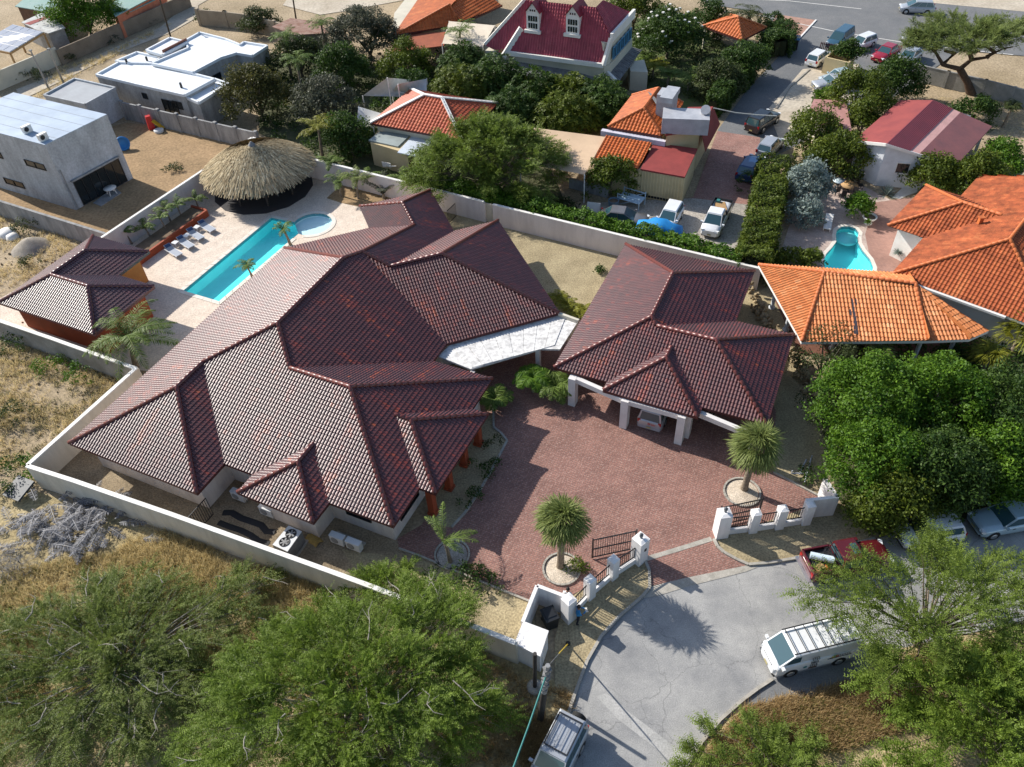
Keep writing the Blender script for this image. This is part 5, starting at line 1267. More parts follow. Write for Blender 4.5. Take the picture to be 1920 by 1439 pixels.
L_ = rng.uniform(.35, .9, N_); z0 = np.array([cone_z(r) for r in rad_])+rng.uniform(0, .1, N_)
r2 = rad_+L_*.9; z1 = z0-L_*.42-rng.uniform(.0, .12, N_); w_ = rng.uniform(.02, .07, N_); th2 = th+rng.normal(0, .05, N_)/np.maximum(rad_, .5)
V = np.zeros((N_, 4, 3)); 
tx, ty = -np.sin(th), np.cos(th)
for k, (rr_, zz, tt, s) in enumerate(((rad_, z0+.05, th, -1), (rad_, z0+.05, th, 1), (r2, z1, th2, .6), (r2, z1, th2, -.6))):
    V[:, k, 0] = pc.x+rr_*np.cos(tt)+tx*w_*s; V[:, k, 1] = pc.y+rr_*np.sin(tt)+ty*w_*s; V[:, k, 2] = zz
V = V.reshape(-1, 3)-np.array(PA_.location); F = np.arange(N_*4).reshape(-1, 4)
link('thatch_straw', mesh_np('thatch_straw', V, F, [STRAW], np.clip(rng.normal(.55, .25, N_), 0, 1)), PA_, kind='stuff')
mb = MB(); mb.lathe([(.4, 4.5), (.2, 4.75), (.07, 4.9)], pc, 9, 0, .9); mb.build('ridge_cap', [CORR], PA_)
for i in range(8):
    a = 2*PI*i/8+.3; p = pc+Vector((math.cos(a), math.sin(a), 0))*Rp*.72; q = MB(); q.tube([p, p+up(3.0)], .11, 7); q.build('post', [POLEW], PA_)
mb = MB(); mb.prism([pc+Vector((math.cos(a), math.sin(a), 0))*(Rp*.99) for a in [2*PI*i/14 for i in range(14)]], -.01, .035); struct('palapa_floor', mb, plain('dark_decking', (.045, .042, .045), .8))  # floor coloured near black to stand for the shadow under the thatch
TB = thing('bar_table', 'grey table under the edge of the thatch', 'table', G(512, 366)); mb = MB(); mb.box((0, 0, .72), (1.3, .8, .06)); mb.build('top', [GREYC], TB, (0, 0, 0))
for x in (-.55, .55):
    for y in (-.3, .3): mb = MB(); mb.box((x, y, .34), (.07, .07, .69)); mb.build('leg', [GREYC], TB, (0, 0, 0))
GCH = thing('garden_chair', 'green garden chair under the right edge of the thatch', 'chair', G(558, 345), .6); GRN = plain('green_plastic', (.04, .3, .16), .5)
mb = MB(); mb.box((0, 0, .42), (.5, .5, .05)); mb.build('seat', [GRN], GCH, (0, 0, 0)); mb = MB(); mb.box((0, .25, .75), (.5, .05, .6), rx=-.15); mb.build('backrest', [GRN], GCH, (0, 0, 0))
for x in (-.2, .2):
    for y in (-.2, .2): mb = MB(); mb.box((x, y, .2), (.05, .05, .4)); mb.build('leg', [GRN], GCH, (0, 0, 0))
PL = thing('planter', 'long terracotta planter bed along the white pool wall', 'planter', G(330, 450))
a, b = G(262, 498), G(391, 405); n_ = Vector((-(b-a).y, (b-a).x, 0)).normalized(); n_ = n_ if n_.x < 0 else -n_
W_ = (G(372, 380)-b).dot(n_); W_ = 1.9
mb = MB(); mb.bar(a+up(.33), b+up(.33), .2, .66); mb.build('planter_wall', [ORG], PL); mb = MB(); mb.bar(b+n_*.1+up(.325), b+n_*W_+up(.325), .2, .65); mb.build('end_wall', [ORG], PL)
mb = MB(); mb.prism([a, b, b+n_*W_, a+n_*W_], 0, .5); mb.build('soil', [mat('planter_soil', (.2, .14, .09), (.12, .085, .055), rough=.95, scale=1.5, fine=.2)], PL)
LF = plain('lounger_mesh', (.34, .37, .42), .7); LFR = plain('lounger_frame', (.68, .68, .68), .4)
def lounger():
    t = thing('sun_lounger', 'x', 'sun lounger', (0, 0, 0), 0, 'sun loungers between the planter and the pool')
    mb = MB(); mb.box((.3, 0, .34), (1.25, .6, .035)); mb.build('seat', [LF], t, (0, 0, 0)); mb = MB(); mb.box((-.62, 0, .52), (.72, .6, .035), ry=R_(32)); mb.build('backrest', [LF], t, (0, 0, 0))
    for y in (-.32, .32): mb = MB(); mb.bar((-.95, y, .33), (.95, y, .33), .05); mb.build('side_rail', [LFR], t, (0, 0, 0))
    for x in (-.75, .75):
        for y in (-.3, .3): mb = MB(); mb.box((x, y, .16), (.05, .05, .32)); mb.build('leg', [LFR], t, (0, 0, 0))
    mb = MB(); mb.box((-.75, 0, .62), (.3, .5, .08), ry=R_(32)); mb.build('pillow', [plain('navy_cushion', (.03, .06, .14), .9)], t, (0, 0, 0)); return t
l0 = lounger(); heads = [(310, 462), (334, 447), (353, 432), (374, 418)]; feet = [(341, 481), (363, 465), (381, 449), (403, 434)]
labs = ['nearest the pool house', 'second from the pool house', 'third from the pool house', 'nearest the thatched palapa']
for i, (h, f) in enumerate(zip(heads, feet)):
    a, b = G(*h, .35), G(*f, .35); d = b-a; o = l0 if i == 0 else copy_tree(l0, (0, 0, 0), 0); c = (a+b)/2; o.location = (c.x, c.y, 0); o.rotation_euler[2] = math.atan2(d.y, d.x); o['label'] = 'grey mesh sun lounger '+labs[i]
st = thing('side_table', 'x', 'side table', (0, 0, 0), 0, 'side tables between the sun loungers'); mb = MB(); mb.box((0, 0, .42), (.5, .5, .04)); mb.build('top', [LFR], st, (0, 0, 0))
for x in (-.2, .2):
    for y in (-.2, .2): mb = MB(); mb.box((x, y, .2), (.04, .04, .4)); mb.build('leg', [LFR], st, (0, 0, 0))
for i, (px, l) in enumerate((((331, 462), 'by the lounger nearest the pool house'), ((352, 449), 'between the two middle loungers'), ((371, 433), 'by the lounger nearest the palapa'))):
    o = st if i == 0 else copy_tree(st, (0, 0, 0), 0); o.location = G(*px); o.rotation_euler[2] = -.5; o['label'] = 'small pale side table '+l

# ---------------------------------------------------------------- palm islands in the forecourt
def island(px, r, label, m=WHITEGRAV):
    p = G(*px); t = thing('palm_island', label, 'planting bed', (p.x, p.y, 0), group='round palm beds in the brick forecourt'); mb = MB(); mb.lathe([(r-.1, .04), (r*.5, .1), (.01, .13)], p, 28); mb.build('gravel', [m], t)
    for i in range(22):
        a = 2*PI*(i+.5)/22; q = MB(); q.box((r*math.cos(a), r*math.sin(a), .06), (.11, r*2*PI/22-.02, .14), a); q.build('edging_stone', [CONCK], t, (0, 0, 0))
island((1053, 1068), 1.05, 'round gravel bed under the shaggy palm nearest the gate')
island((1391, 924), 1.08, 'round gravel bed under the shaggy palm by the carport')
island((848, 1041), 1.0, 'round gravel bed around the windblown feather palm', mat('grey_pebbles', (.42, .38, .34), (.3, .27, .24), rough=.95, scale=2, fine=.25, fscale=14, bump=.6))

# ---------------------------------------------------------------- machines and oddments beside the villa
ACW = plain('ac_white', (.62, .63, .63), .5)
big = thing('condenser_unit', 'big white condenser with two roof fans beside the front wall', 'air conditioner', G(540, 1030))
P = GP([(541, 986), (566, 997), (539, 1035), (511, 1022)], 1.15); mb = MB(); mb.prism(P, .12, 1.12); mb.build('casing', [CORR], big); mb = MB(); mb.prism(P, 1.12, 1.17); mb.build('top_panel', [ACW], big)
for k in (.3, .72):
    c = (P[3].lerp(P[0], k)+P[2].lerp(P[1], k))/2; c.z = 1.172; mb = MB(); mb.lathe([(.33, 0), (.33, .03), (.29, .03), (.29, .005), (.001, .005)], c, 18); f_ = mb.build('fan', [BLACKM], big)
    mb = MB(); [mb.box(c+up(.022), (.54, .1, .008), a) for a in (.3, 1.35, 2.4)]; mb.lathe([(.09, .03), (.001, .035)], c, 10); mb.build('fan_blade', [GREYC], f_, kind='stuff')
mb = MB(); mb.prism([p+(p-sum(P, Vector())/4)*.2 for p in P], 0, .12); mb.build('plinth', [CONCK], big)
def ac(px, rz, label, w_=.95):
    p = G(*px); t = thing('air_conditioner', label, 'air conditioner', (p.x, p.y, .15), rz, 'air conditioners along the villa wall'); mb = MB(); mb.box((0, 0, .36), (w_, .36, .68)); mb.build('casing', [ACW], t, (0, 0, 0))
    mb = MB(); mb.tube([(-.14, -.185, .36), (-.14, -.2, .36)], .26, 14); mb.build('fan_grille', [GREYC], t, (0, 0, 0)); mb = MB(); mb.box((0, 0, .71), (w_+.03, .39, .03)); mb.build('lid', [ACW], t, (0, 0, 0))
for px, l in (((637, 1020), 'left of the pair of air conditioners at the villa corner'), ((667, 1031), 'right of the pair of air conditioners at the villa corner'), ((452, 938), 'single air conditioner in the shade beside the small gate'), ((505, 967), 'air conditioner tucked behind the small front hip')): ac(px, R_(-27), 'pale grey, '+l)
mb = MB(); mb.prism(GP([(621, 1008), (634, 998), (687, 1020), (674, 1036)]), 0, .15); struct('unit_plinth', mb, CONCK)
mb = MB(); mb.prism(GP([(436, 930), (446, 920), (470, 932), (462, 944)]), 0, .15); mb.prism(GP([(490, 962), (500, 953), (522, 962), (514, 974)]), 0, .15); struct('shade_plinth', mb, CONCK)
def tarp(name, label, pts, wd, m, h=.1):
    mb = MB(); P = GP(pts); vs = []; fs = []
    for i, p in enumerate(P):
        d = (P[min(i+1, len(P)-1)]-P[max(i-1, 0)]).normalized(); n = Vector((-d.y, d.x, 0)); vs += [p+n*wd+up(.012), p+up(.012+h*(.6+.4*math.sin(i*2.3))), p-n*wd+up(.012)]
    for i in range(len(P)-1): fs += [(3*i, 3*i+1, 3*i+4, 3*i+3), (3*i+1, 3*i+2, 3*i+5, 3*i+4)]
    mb.add(vs, fs, 0, .5, True); return tag(mb.build(name, [m], None, (0, 0, 0)), label, 'tarpaulin')
DT = plain('black_sheet', (.02, .02, .022), .7)
tarp('plastic_sheet', 'crumpled black plastic sheet lying nearest the villa in the side yard', [(418, 962), (435, 962), (452, 972), (470, 978), (490, 985), (500, 997), (516, 998)], .22, DT)
tarp('plastic_sheet', 'crumpled black plastic sheet lying along the front wall', [(410, 980), (430, 988), (452, 995), (470, 1004), (485, 1015), (505, 1020)], .2, DT)
tarp('sack', 'torn yellow brown sack at the foot of the villa wall', [(578, 1006), (586, 1012), (594, 1016), (600, 1022)], .3, mat('jute', (.5, .33, .1), rough=.9, scale=4), .3)
PT = thing('plastic_table', 'round white plastic table on the slab by the glass doors', 'table', G(211, 365)); mb = MB(); mb.lathe([(.001, .7), (.6, .7), (.62, .73), (.001, .74)], (0, 0, 0), 20); mb.build('top', [WHITE], PT, (0, 0, 0))
for a in range(4): mb = MB(); mb.bar((.3*math.cos(a*PI/2), .3*math.sin(a*PI/2), .7), (.5*math.cos(a*PI/2), .5*math.sin(a*PI/2), 0), .06); mb.build('leg', [WHITE], PT, (0, 0, 0))
mb = MB(); mb.prism(GP([(175, 382), (214, 352), (228, 363), (190, 388)]), 0, .08); struct('terrace_slab', mb, GREYC)
TOY = thing('toy_slide', 'red and yellow toy play set against the grey wall', 'toy', G(290, 243), .5); RP_ = plain('red_plastic', (.5, .02, .02), .4)
mb = MB(); mb.box((-.2, .3, .75), (.7, .7, 1.5), tap=.7); mb.build('tower', [RP_], TOY, (0, 0, 0)); mb = MB(); mb.bar((.1, 0, 1.0), (.9, -.6, .1), .5, .08); mb.build('slide', [plain('yellow_plastic', (.7, .4, .03), .4)], TOY, (0, 0, 0)); mb = MB(); mb.lathe([(.5, 0), (.55, .25), (.45, .3)], (.3, -.9, 0), 12); mb.build('tub', [ACW], TOY, (0, 0, 0))
BT = thing('paddling_pool', 'folded blue paddling pool leaning by the grey house', 'paddling pool', G(234, 280), .3); mb = MB(); mb.lathe([(.7, 0), (.75, .2), (.6, .22), (.55, .05), (.001, .04)], (0, 0, 0), 16); o = mb.build('ring', [plain('blue_plastic', (.03, .2, .5), .4)], BT, (0, 0, 0)); o.rotation_euler = (1.0, .2, 0); o.location = (0, 0, .6)
mb = MB(); mb.box((0, 0, .05), (.9, .6, .1)); mb.build('ground_sheet', [bpy.data.materials['blue_plastic']], BT, (0, 0, 0))
# garden behind the kidney pool
def urn(px, label):
    p = G(*px); t = thing('urn_planter', label, 'planter', (p.x, p.y, 0), group='white urns by the kidney pool'); mb = MB(); mb.lathe([(.34, 0), (.34, .12), (.16, .18), (.2, .35), (.5, .5), (.62, .72), (.6, .78), (.5, .74), (.48, .66)], (0, 0, 0), 16); mb.build('bowl', [WHITE], t, (0, 0, 0)); mb = MB(); mb.lathe([(.48, .66), (.001, .7)], (0, 0, 0), 16); mb.build('soil', [bpy.data.materials['planter_soil']], t, (0, 0, 0)); return t
urn((1627, 420), 'white urn planter beside the clipped round bush'); urn((1684, 476), 'white urn planter with a spiky plant by the white wall')
wl = thing('pool_lounger', 'white plastic lounger on the pink patio by the kidney pool', 'sun lounger', G(1551, 425), math.atan2(*(G(1548, 438)-G(1553, 410)).yx)); 
mb = MB(); mb.box((.25, 0, .33), (1.4, .65, .05)); mb.build('seat', [WHITE], wl, (0, 0, 0)); mb = MB(); mb.box((-.7, 0, .5), (.7, .65, .05), ry=R_(30)); mb.build('backrest', [WHITE], wl, (0, 0, 0))
for x in (-.7, .8):
    for y in (-.27, .27): mb = MB(); mb.box((x, y, .15), (.07, .07, .3)); mb.build('leg', [WHITE], wl, (0, 0, 0))
def rtable(px, r, m, label):
    t = thing('garden_table', label, 'table', G(*px)); mb = MB(); mb.lathe([(.001, .7), (r, .7), (r+.02, .74), (.001, .75)], (0, 0, 0), 20); mb.build('top', [m], t, (0, 0, 0)); mb = MB(); mb.lathe([(.3, 0), (.08, .06), (.07, .7)], (0, 0, 0), 8); mb.build('pedestal', [BLACKM], t, (0, 0, 0))
rtable((1570, 352), .55, plain('pale_glass_top', (.5, .6, .65), .15), 'pale glass garden table in the shade of the silver bush'); rtable((1589, 360), .75, bpy.data.materials['honey_timber'], 'round brown timber garden table in the shade')
ch = None
for i, (px, rz, l) in enumerate([((1566, 366), .4, 'left of the brown table'), ((1578, 374), 0, 'in front of the brown table'), ((1604, 368), -1, 'right of the brown table'), ((1611, 355), -1.6, 'behind the brown table on the right')]):
    if ch is None:
        ch = thing('garden_chair', 'x', 'chair', (0, 0, 0), 0, 'dark garden chairs on the patio'); mb = MB(); mb.box((0, 0, .43), (.48, .48, .05)); mb.build('seat', [BLACKM], ch, (0, 0, 0)); mb = MB(); mb.box((0, -.23, .72), (.48, .04, .55)); mb.build('backrest', [BLACKM], ch, (0, 0, 0))
        for x in (-.2, .2):
            for y in (-.2, .2): mb = MB(); mb.box((x, y, .2), (.04, .04, .4)); mb.build('leg', [BLACKM], ch, (0, 0, 0))
        o = ch
    else: o = copy_tree(ch, (0, 0, 0), 0)
    o.location = G(*px); o.rotation_euler[2] = rz; o['label'] = 'dark garden chair '+l
mb = MB(); mb.prism(GP([(1672, 372), (1697, 348), (1724, 352), (1718, 362), (1700, 368), (1688, 374)]), 0, .06); struct('garden_path', mb, WHITE)
# steel trestle, tub and board in the car lot
TR_ = thing('metal_rack', 'pale blue steel frame trolley beside the clipped tree', 'trolley', G(1183, 385), R_(-35)); BLM = plain('pale_blue_steel', (.4, .52, .62), .5)
mb = MB(); mb.box((0, 0, .75), (2.2, 1.3, .05)); mb.build('deck', [BLM], TR_, (0, 0, 0))
for x in (-1.05, 1.05):
    for y in (-.6, .6): mb = MB(); mb.bar((x, y, 0), (x*1.02, y*1.1, 1.3), .07); mb.build('post', [BLM], TR_, (0, 0, 0))
for y in (-.63, .63): mb = MB(); mb.bar((-1.05, y, 1.2), (1.05, y, 1.2), .05); mb.bar((-1.05, y, .1), (1.05, y, 1.2), .04); mb.build('brace', [BLM], TR_, (0, 0, 0))
TUB = thing('plant_tub', 'blue grey tub with a small brown plant by the trolley', 'plant pot', G(1150, 390)); mb = MB(); mb.lathe([(.42, 0), (.5, .8), (.52, .82), (.44, .8), (.44, .7)], (0, 0, 0), 14); mb.build('pot', [plain('slate_blue_plastic', (.12, .2, .28), .5)], TUB, (0, 0, 0)); mb = MB(); mb.lathe([(.44, .7), (.001, .74)], (0, 0, 0), 14); mb.build('soil', [bpy.data.materials['planter_soil']], TUB, (0, 0, 0))
mb = MB(); a = G(1112, 402); mb.box(a+up(.55), (1.2, .06, 1.15), R_(-20), rx=-.35); tag(mb.build('white_board', [WHITE], None, (0, 0, 0)), 'white panel leaning near the trolley', 'board')
mb = MB(); mb.bar(G(1068, 343, .5), G(1140, 362, .5), .25, 1.0); tag(mb.build('low_wall', [GREYC], None, (0, 0, 0)), 'low grey wall end behind the round tree', 'wall')
PK = thing('picket_fence', 'dark red picket fence beside the parked blue van', 'fence', G(1552, 97)); pa, pb = G(1537, 93), G(1568, 99); q = MB(); q.box((0, 0, .45), (.09, .04, .9)); me = q.mesh('picket', [plain('maroon_wood', (.12, .03, .035), .6)])
for i in range(11): o = bpy.data.objects.new('picket', me); COL.objects.link(o); o.parent = PK; o.location = pa.lerp(pb, i/10)-PK.location
mb = MB(); mb.bar(pa+up(.7), pb+up(.7), .03, .08); mb.build('rail', [bpy.data.materials['maroon_wood']], PK)
TRL = thing('steel_trestle', 'galvanised pipe trestle lying in the shade by the street fence', 'trestle', G(1505, 880)); 
for a, b in (((1509, 905), (1521, 860)), ((1499, 890), (1512, 862)), ((1484, 888), (1512, 888))): mb = MB(); mb.tube([G(*a, .25), G(*b, .25)], .05, 6); mb.build('pipe', [DUCT], TRL)
for px in ((1509, 905), (1521, 860), (1484, 888)): mb = MB(); p = G(*px); mb.tube([p, p+up(.26)], .045, 6); mb.build('foot', [DUCT], TRL)
SGN = thing('sign_board', 'blue and white lane sign on a dark stand', 'sign', G(1490, 95), R_(-20)); mb = MB(); mb.box((0, 0, 1.5), (.75, .08, .55)); mb.build('panel', [plain('sign_blue', (.06, .22, .5), .5)], SGN, (0, 0, 0)); mb = MB(); mb.box((0, -.045, 1.58), (.66, .01, .2)); mb.build('white_band', [WHITE], SGN, (0, 0, 0)); mb = MB(); mb.box((0, .02, .6), (.5, .06, 1.2)); mb.build('stand', [BLACKM], SGN, (0, 0, 0))
# ================================================================ VEGETATION
BARK = mat('grey_bark', (.2, .16, .12), (.12, .095, .07), rough=.95, scale=4, fine=.2)
PBARK = mat('palm_trunk', (.28, .23, .17), (.16, .125, .09), rough=.95, scale=5, fine=.2)
PALET = mat('pale_twig', (.36, .33, .28), (.24, .22, .18), rough=.9, scale=4, fine=.1)
L_BRIGHT = leafmat('bright_leaf', (.03, .085, .008), (.15, .27, .018))
L_DARK = leafmat('dark_leaf', (.02, .05, .01), (.085, .145, .022))
L_OLIVE = leafmat('olive_leaf', (.03, .045, .014), (.1, .125, .04))
L_YELLOW = leafmat('yellowish_leaf', (.04, .07, .008), (.16, .2, .02))
L_SILVER = leafmat('silver_leaf', (.13, .17, .15), (.34, .41, .37))
L_GREY = leafmat('dusty_grey_leaf', (.05, .055, .035), (.14, .15, .1))
L_REDDY = leafmat('bronze_leaf', (.035, .045, .012), (.13, .12, .03))
L_MESQ = leafmat('thorn_leaf', (.06, .095, .016), (.23, .31, .05), trans=.42)
L_MESQD = leafmat('thorn_leaf_olive', (.065, .09, .022), (.23, .29, .065), trans=.42)
L_MESQB = leafmat('thorn_leaf_bright', (.055, .1, .012), (.23, .32, .045), trans=.42)
L_PALM = leafmat('palm_leaf', (.045, .085, .015), (.19, .27, .05))
L_FAN = leafmat('fan_palm_leaf', (.07, .1, .025), (.28, .33, .1), trans=.4)
L_YPALM = leafmat('yellow_palm_leaf', (.09, .1, .01), (.3, .3, .03))
L_STRAW = leafmat('dry_grass_blade', (.44, .35, .17), (.8, .67, .38), trans=.35)
L_BROWNG = leafmat('brown_grass_blade', (.32, .22, .1), (.62, .46, .24), trans=.35)
L_DEAD = leafmat('dead_frond', (.05, .048, .046), (.26, .26, .28), trans=.1)

def quads(P, A, B):
    """one leaf per row: rhombic quad centred at P with half axes A (long) and B (short)"""
    V = np.stack([P-A, P+B-A*.15, P+A, P-B-A*.15], 1).reshape(-1, 3)
    return V, np.arange(len(P)*4).reshape(-1, 4)
def unit(v): return v/np.maximum(np.linalg.norm(v, axis=-1, keepdims=True), 1e-9)
def blob_leaves(blobs, dens, size, seed, flat=.0, aspect=.5):
    """leaves over a set of (x,y,z,r) foliage clumps"""
    rng = np.random.default_rng(seed); PP, AA, BB, TT = [], [], [], []
    for (x, y, z, r) in blobs:
        n = max(12, int(dens*r*r)); d = unit(rng.normal(size=(n, 3))); d[:, 2] = np.where(d[:, 2] < -.35, -d[:, 2], d[:, 2])
        rr = r*np.where(rng.random(n) < .7, rng.normal(.98, .16, n), rng.uniform(.4, .9, n))
        P = np.array([x, y, z])+d*rr[:, None]*np.array([1, 1, .85])
        nrm = unit(d*.8+rng.normal(size=(n, 3))*.75+np.array([0, 0, .35+flat]))
        A = unit(np.cross(nrm, rng.normal(size=(n, 3)))); B = np.cross(nrm, A); s = size*rng.uniform(.65, 1.3, n)[:, None]
        PP.append(P); AA.append(A*s*.5); BB.append(B*s*.5*aspect*2*.5); TT.append(np.clip(rng.normal(.45, .2, n)+rng.normal(0, .14), 0, 1))
    V, F = quads(np.concatenate(PP), np.concatenate(AA), np.concatenate(BB)); return V, F, np.concatenate(TT)
def crown_blobs(rx, ry, h0, h1, n, r, seed, flat=False):
    """clumps spread over an uneven dome from height h0 (skirt) to h1 (top)"""
    rng = random.Random(seed); out = []; lob = [(rng.uniform(0, 2*PI), rng.uniform(.75, 1.12)) for _ in range(6)]
    while len(out) < n:
        a = rng.uniform(0, 2*PI); q = math.sqrt(rng.random()); k = 1.0
        for la, ls in lob:
            d = abs((a-la+PI) % (2*PI)-PI)
            if d < .6: k *= 1+(ls-1)*(1-d/.6)
        x, y = rx*q*k*math.cos(a), ry*q*k*math.sin(a)
        top = h0+(h1-h0)*math.sqrt(max(0, 1-q*q))
        z = top-rng.random()**2*(top-h0)*.7+rng.uniform(-.25, .25)*r
        out.append((x*rng.uniform(.92, 1.1), y*rng.uniform(.92, 1.1), z, r*rng.choice((.4, .55, .7, .9, 1.15, 1.5))))
    return out
def trunk_mb(h, r, spread, limbs, seed, top, lean=(0, 0)):
    rng = random.Random(seed); mb = MB(); f = Vector((lean[0], lean[1], h))
    mb.tube([(0, 0, -.05), (lean[0]*.4+rng.uniform(-.1, .1), lean[1]*.4, h*.5), f], [r*1.25, r, r*.75], 8)
    for i in range(limbs):
        a = 2*PI*(i+rng.random()*.6)/limbs; s = spread*rng.uniform(.55, 1.0); e = Vector((f.x+math.cos(a)*s, f.y+math.sin(a)*s, top*rng.uniform(.7, .95)))
        m = f.lerp(e, .5)+Vector((rng.uniform(-.2, .2), rng.uniform(-.2, .2), (top-h)*.12)); mb.tube([f, m, e], [r*.55, r*.38, r*.12], 6)
    return mb
PROTO = {}
def tree_mesh(key, fn):
    if key not in PROTO: PROTO[key] = fn()
    return PROTO[key]
def put_tree(name, label, cat, px, z, crown, trunk=None, rz=0, sc=1.0, group=None, tm=None):
    p = G(px[0], px[1], z) if z else G(*px); t = thing(name, label, cat, (p.x, p.y, 0), rz, group); t.scale = (sc, sc, sc)
    link('crown', crown, t)
    if trunk: link('trunk', trunk, t)
    return t
def broad(name, label, cat, px, z, rx, ry, h0, h1, m, n=60, r=.7, dens=260, leaf=.2, seed=1, trunk=True, group=None):
    """px: where the photo shows the crown centre, z its height there"""
    V, F, T = blob_leaves(crown_blobs(rx, ry, h0, h1, n, r, seed), dens, leaf, seed)
    cm = mesh_np('crown', V, F, [m], T); tm = None
    if trunk: tm = trunk_mb(max(.6, h0*.8), .1+.03*rx, rx*.7, 5, seed, h1*.85).mesh('trunk', [BARK])
    return put_tree(name, label, cat, px, z, cm, tm, 0, 1, group)

# ---- feathery thorn trees
def sprays(pts, dirs, L, nseg, leaf, seed, droop=.35):
    """feathery twigs: each starts at a point, runs along dir and droops, with paired leaflets"""
    rng = np.random.default_rng(seed); n = len(pts); L = L*rng.uniform(.6, 1.3, n); PP, AA, BB, TT = [], [], [], []
    side = unit(np.cross(dirs, np.array([0, 0, 1.0])+rng.normal(size=(n, 3))*.25)); base = np.clip(rng.normal(.4, .15, n), 0, 1)
    for k in range(nseg):
        s = (k+.6)/nseg; P = pts+dirs*(L*s)[:, None]; P[:, 2] -= droop*L*s*s
        tang = dirs.copy(); tang[:, 2] -= 2*droop*s; tang = unit(tang)
        for sg in (-1, 1):
            w_ = leaf*(1.15-.55*s)*rng.uniform(.7, 1.3, n); A = unit(side*sg+tang*.7+rng.normal(size=(n, 3))*.25)
            nr = unit(np.cross(tang, side)*1.0+rng.normal(size=(n, 3))*.35); B = unit(np.cross(nr, A))
            PP.append(P+A*(w_*.5)[:, None]); AA.append(A*(w_*.5)[:, None]); BB.append(B*(w_*.2)[:, None]); TT.append(np.clip(base+.3*s+rng.normal(0, .1, n), 0, 1))
    V, F = quads(np.concatenate(PP), np.concatenate(AA), np.concatenate(BB)); return V, F, np.concatenate(TT)
def thorn_crown(rx, ry, h0, h1, n, L, leaf, seed, gaps=.0, nseg=7, up_=.25, flat=False, lobes=26, droop=.35, plume=2.3):
    """a dome of arching plumes; each plume is a branch end dressed with feathery twigs"""
    rng = np.random.default_rng(seed); k = np.arange(lobes)
    q = np.sqrt((k+.6)/lobes); a = k*2.39996+rng.normal(0, .25, lobes); q = np.clip(q+rng.normal(0, .06, lobes), 0, 1.08)
    edge = 1+.13*np.sin(3*a+seed)+.09*np.sin(5*a+2*seed)
    dome = np.sqrt(np.maximum(0.02, 1-q*q*.9)); drop = rng.random(lobes)**2*.4
    C = np.stack([rx*q*edge*np.cos(a), ry*q*edge*np.sin(a), h0+(h1-h0)*((dome if not flat else .6+.4*dome)*(1-drop))+rng.normal(0, .12, lobes)], 1)
    hub = np.array([0, 0, h0*.6 if not flat else -1.5]); ax = unit(unit(C-hub)*np.array([1, 1, .55])+rng.normal(size=(lobes, 3))*.22+np.array([0, 0, up_*.5])); ln = plume*rng.uniform(.65, 1.25, lobes)
    li = rng.integers(0, lobes, n); s = rng.random(n)**.75; rad = rng.normal(size=(n, 3))*np.array([1, 1, .6]); A = ax[li]
    P = C[li]+A*((s-.62)*ln[li])[:, None]+rad*(.21*(1.3-.75*s)*plume/2.3)[:, None]; P[:, 2] -= .22*np.maximum(0, s-.4)**1.5*ln[li]*(0 if flat else 1)*2; P[:, 2] = np.maximum(P[:, 2], .15 if not flat else -9)
    d = unit(A*.85+unit(rad)*.6+np.array([0, 0, up_*.5])+rng.normal(size=(n, 3))*.2)
    return sprays(P, d, L, nseg, leaf, seed+1, droop), C
def twigs(C, h, m, seed, r=.05, tips=True):
    rng = random.Random(seed); mb = MB()
    for c in C:
        c = Vector(c); s = Vector((c.x*.12, c.y*.12, h)); mid = s.lerp(c, .55)+Vector((rng.uniform(-.4, .4), rng.uniform(-.4, .4), .35)); mb.tube([s, mid, c], [r*1.7, r, r*.3], 5, caps=False)
        if tips:
            for _ in range(2): e = c+Vector((rng.uniform(-1, 1), rng.uniform(-1, 1), rng.uniform(-.1, .5)))*1.1; mb.tube([mid.lerp(c, .6), e], [r*.45, r*.12], 4, caps=False)
    mb.tube([(0, 0, -.05), (.05, 0, h*.6), (0, 0, h+.1)], [r*5, r*4, r*3], 8); return mb
def thorn(name, label, px, z, rx, ry, h0, h1, n, L, leaf, m, seed, rz=0, lobes=26, wood=BARK, wr=.05, **k):
    (V, F, T), C = thorn_crown(rx, ry, h0, h1, n, L, leaf, seed, lobes=lobes, **k)
    p = G(px[0], px[1], z); t = thing(name, label, 'tree', (p.x, p.y, 0), rz)
    link('crown', mesh_np('crown', V, F, [m], T), t); link('trunk', twigs(C, min(h0, 1.6), wood, seed, wr).mesh('trunk', [wood]), t)
    if wood is PALET:                                   # bare pale limbs that break through the crown
        rr = random.Random(seed); mb = MB()
        for c in rr.sample(list(C), min(30, len(C))):
            p = Vector(c)+Vector((0, 0, .3)); a = math.atan2(c[1], c[0])+rr.gauss(0, .7); pts = [p]; L_ = rr.uniform(.8, 2.2)
            for i in range(4): a += rr.gauss(0, .45); pts.append(pts[-1]+Vector((math.cos(a), math.sin(a), rr.gauss(-.05, .15)))*L_/4)
            mb.tube(pts, [.034, .03, .025, .018, .01], 5, caps=False); q = pts[2]; mb.tube([q, q+Vector((math.cos(a+.9), math.sin(a+.9), .05))*L_*.35], [.02, .008], 4, caps=False)
        mb.build('limb', [wood], t, (0, 0, 0), kind='stuff')
    return t
thorn('thorn_tree', 'big feathery bright green thorn tree in front of the boundary wall', (665, 1300), 3.4, 6.9, 5.4, 1.4, 5.3, 12500, .85, .125, L_MESQB, 11, lobes=135, wr=.03, plume=2.7, nseg=9, wood=PALET)
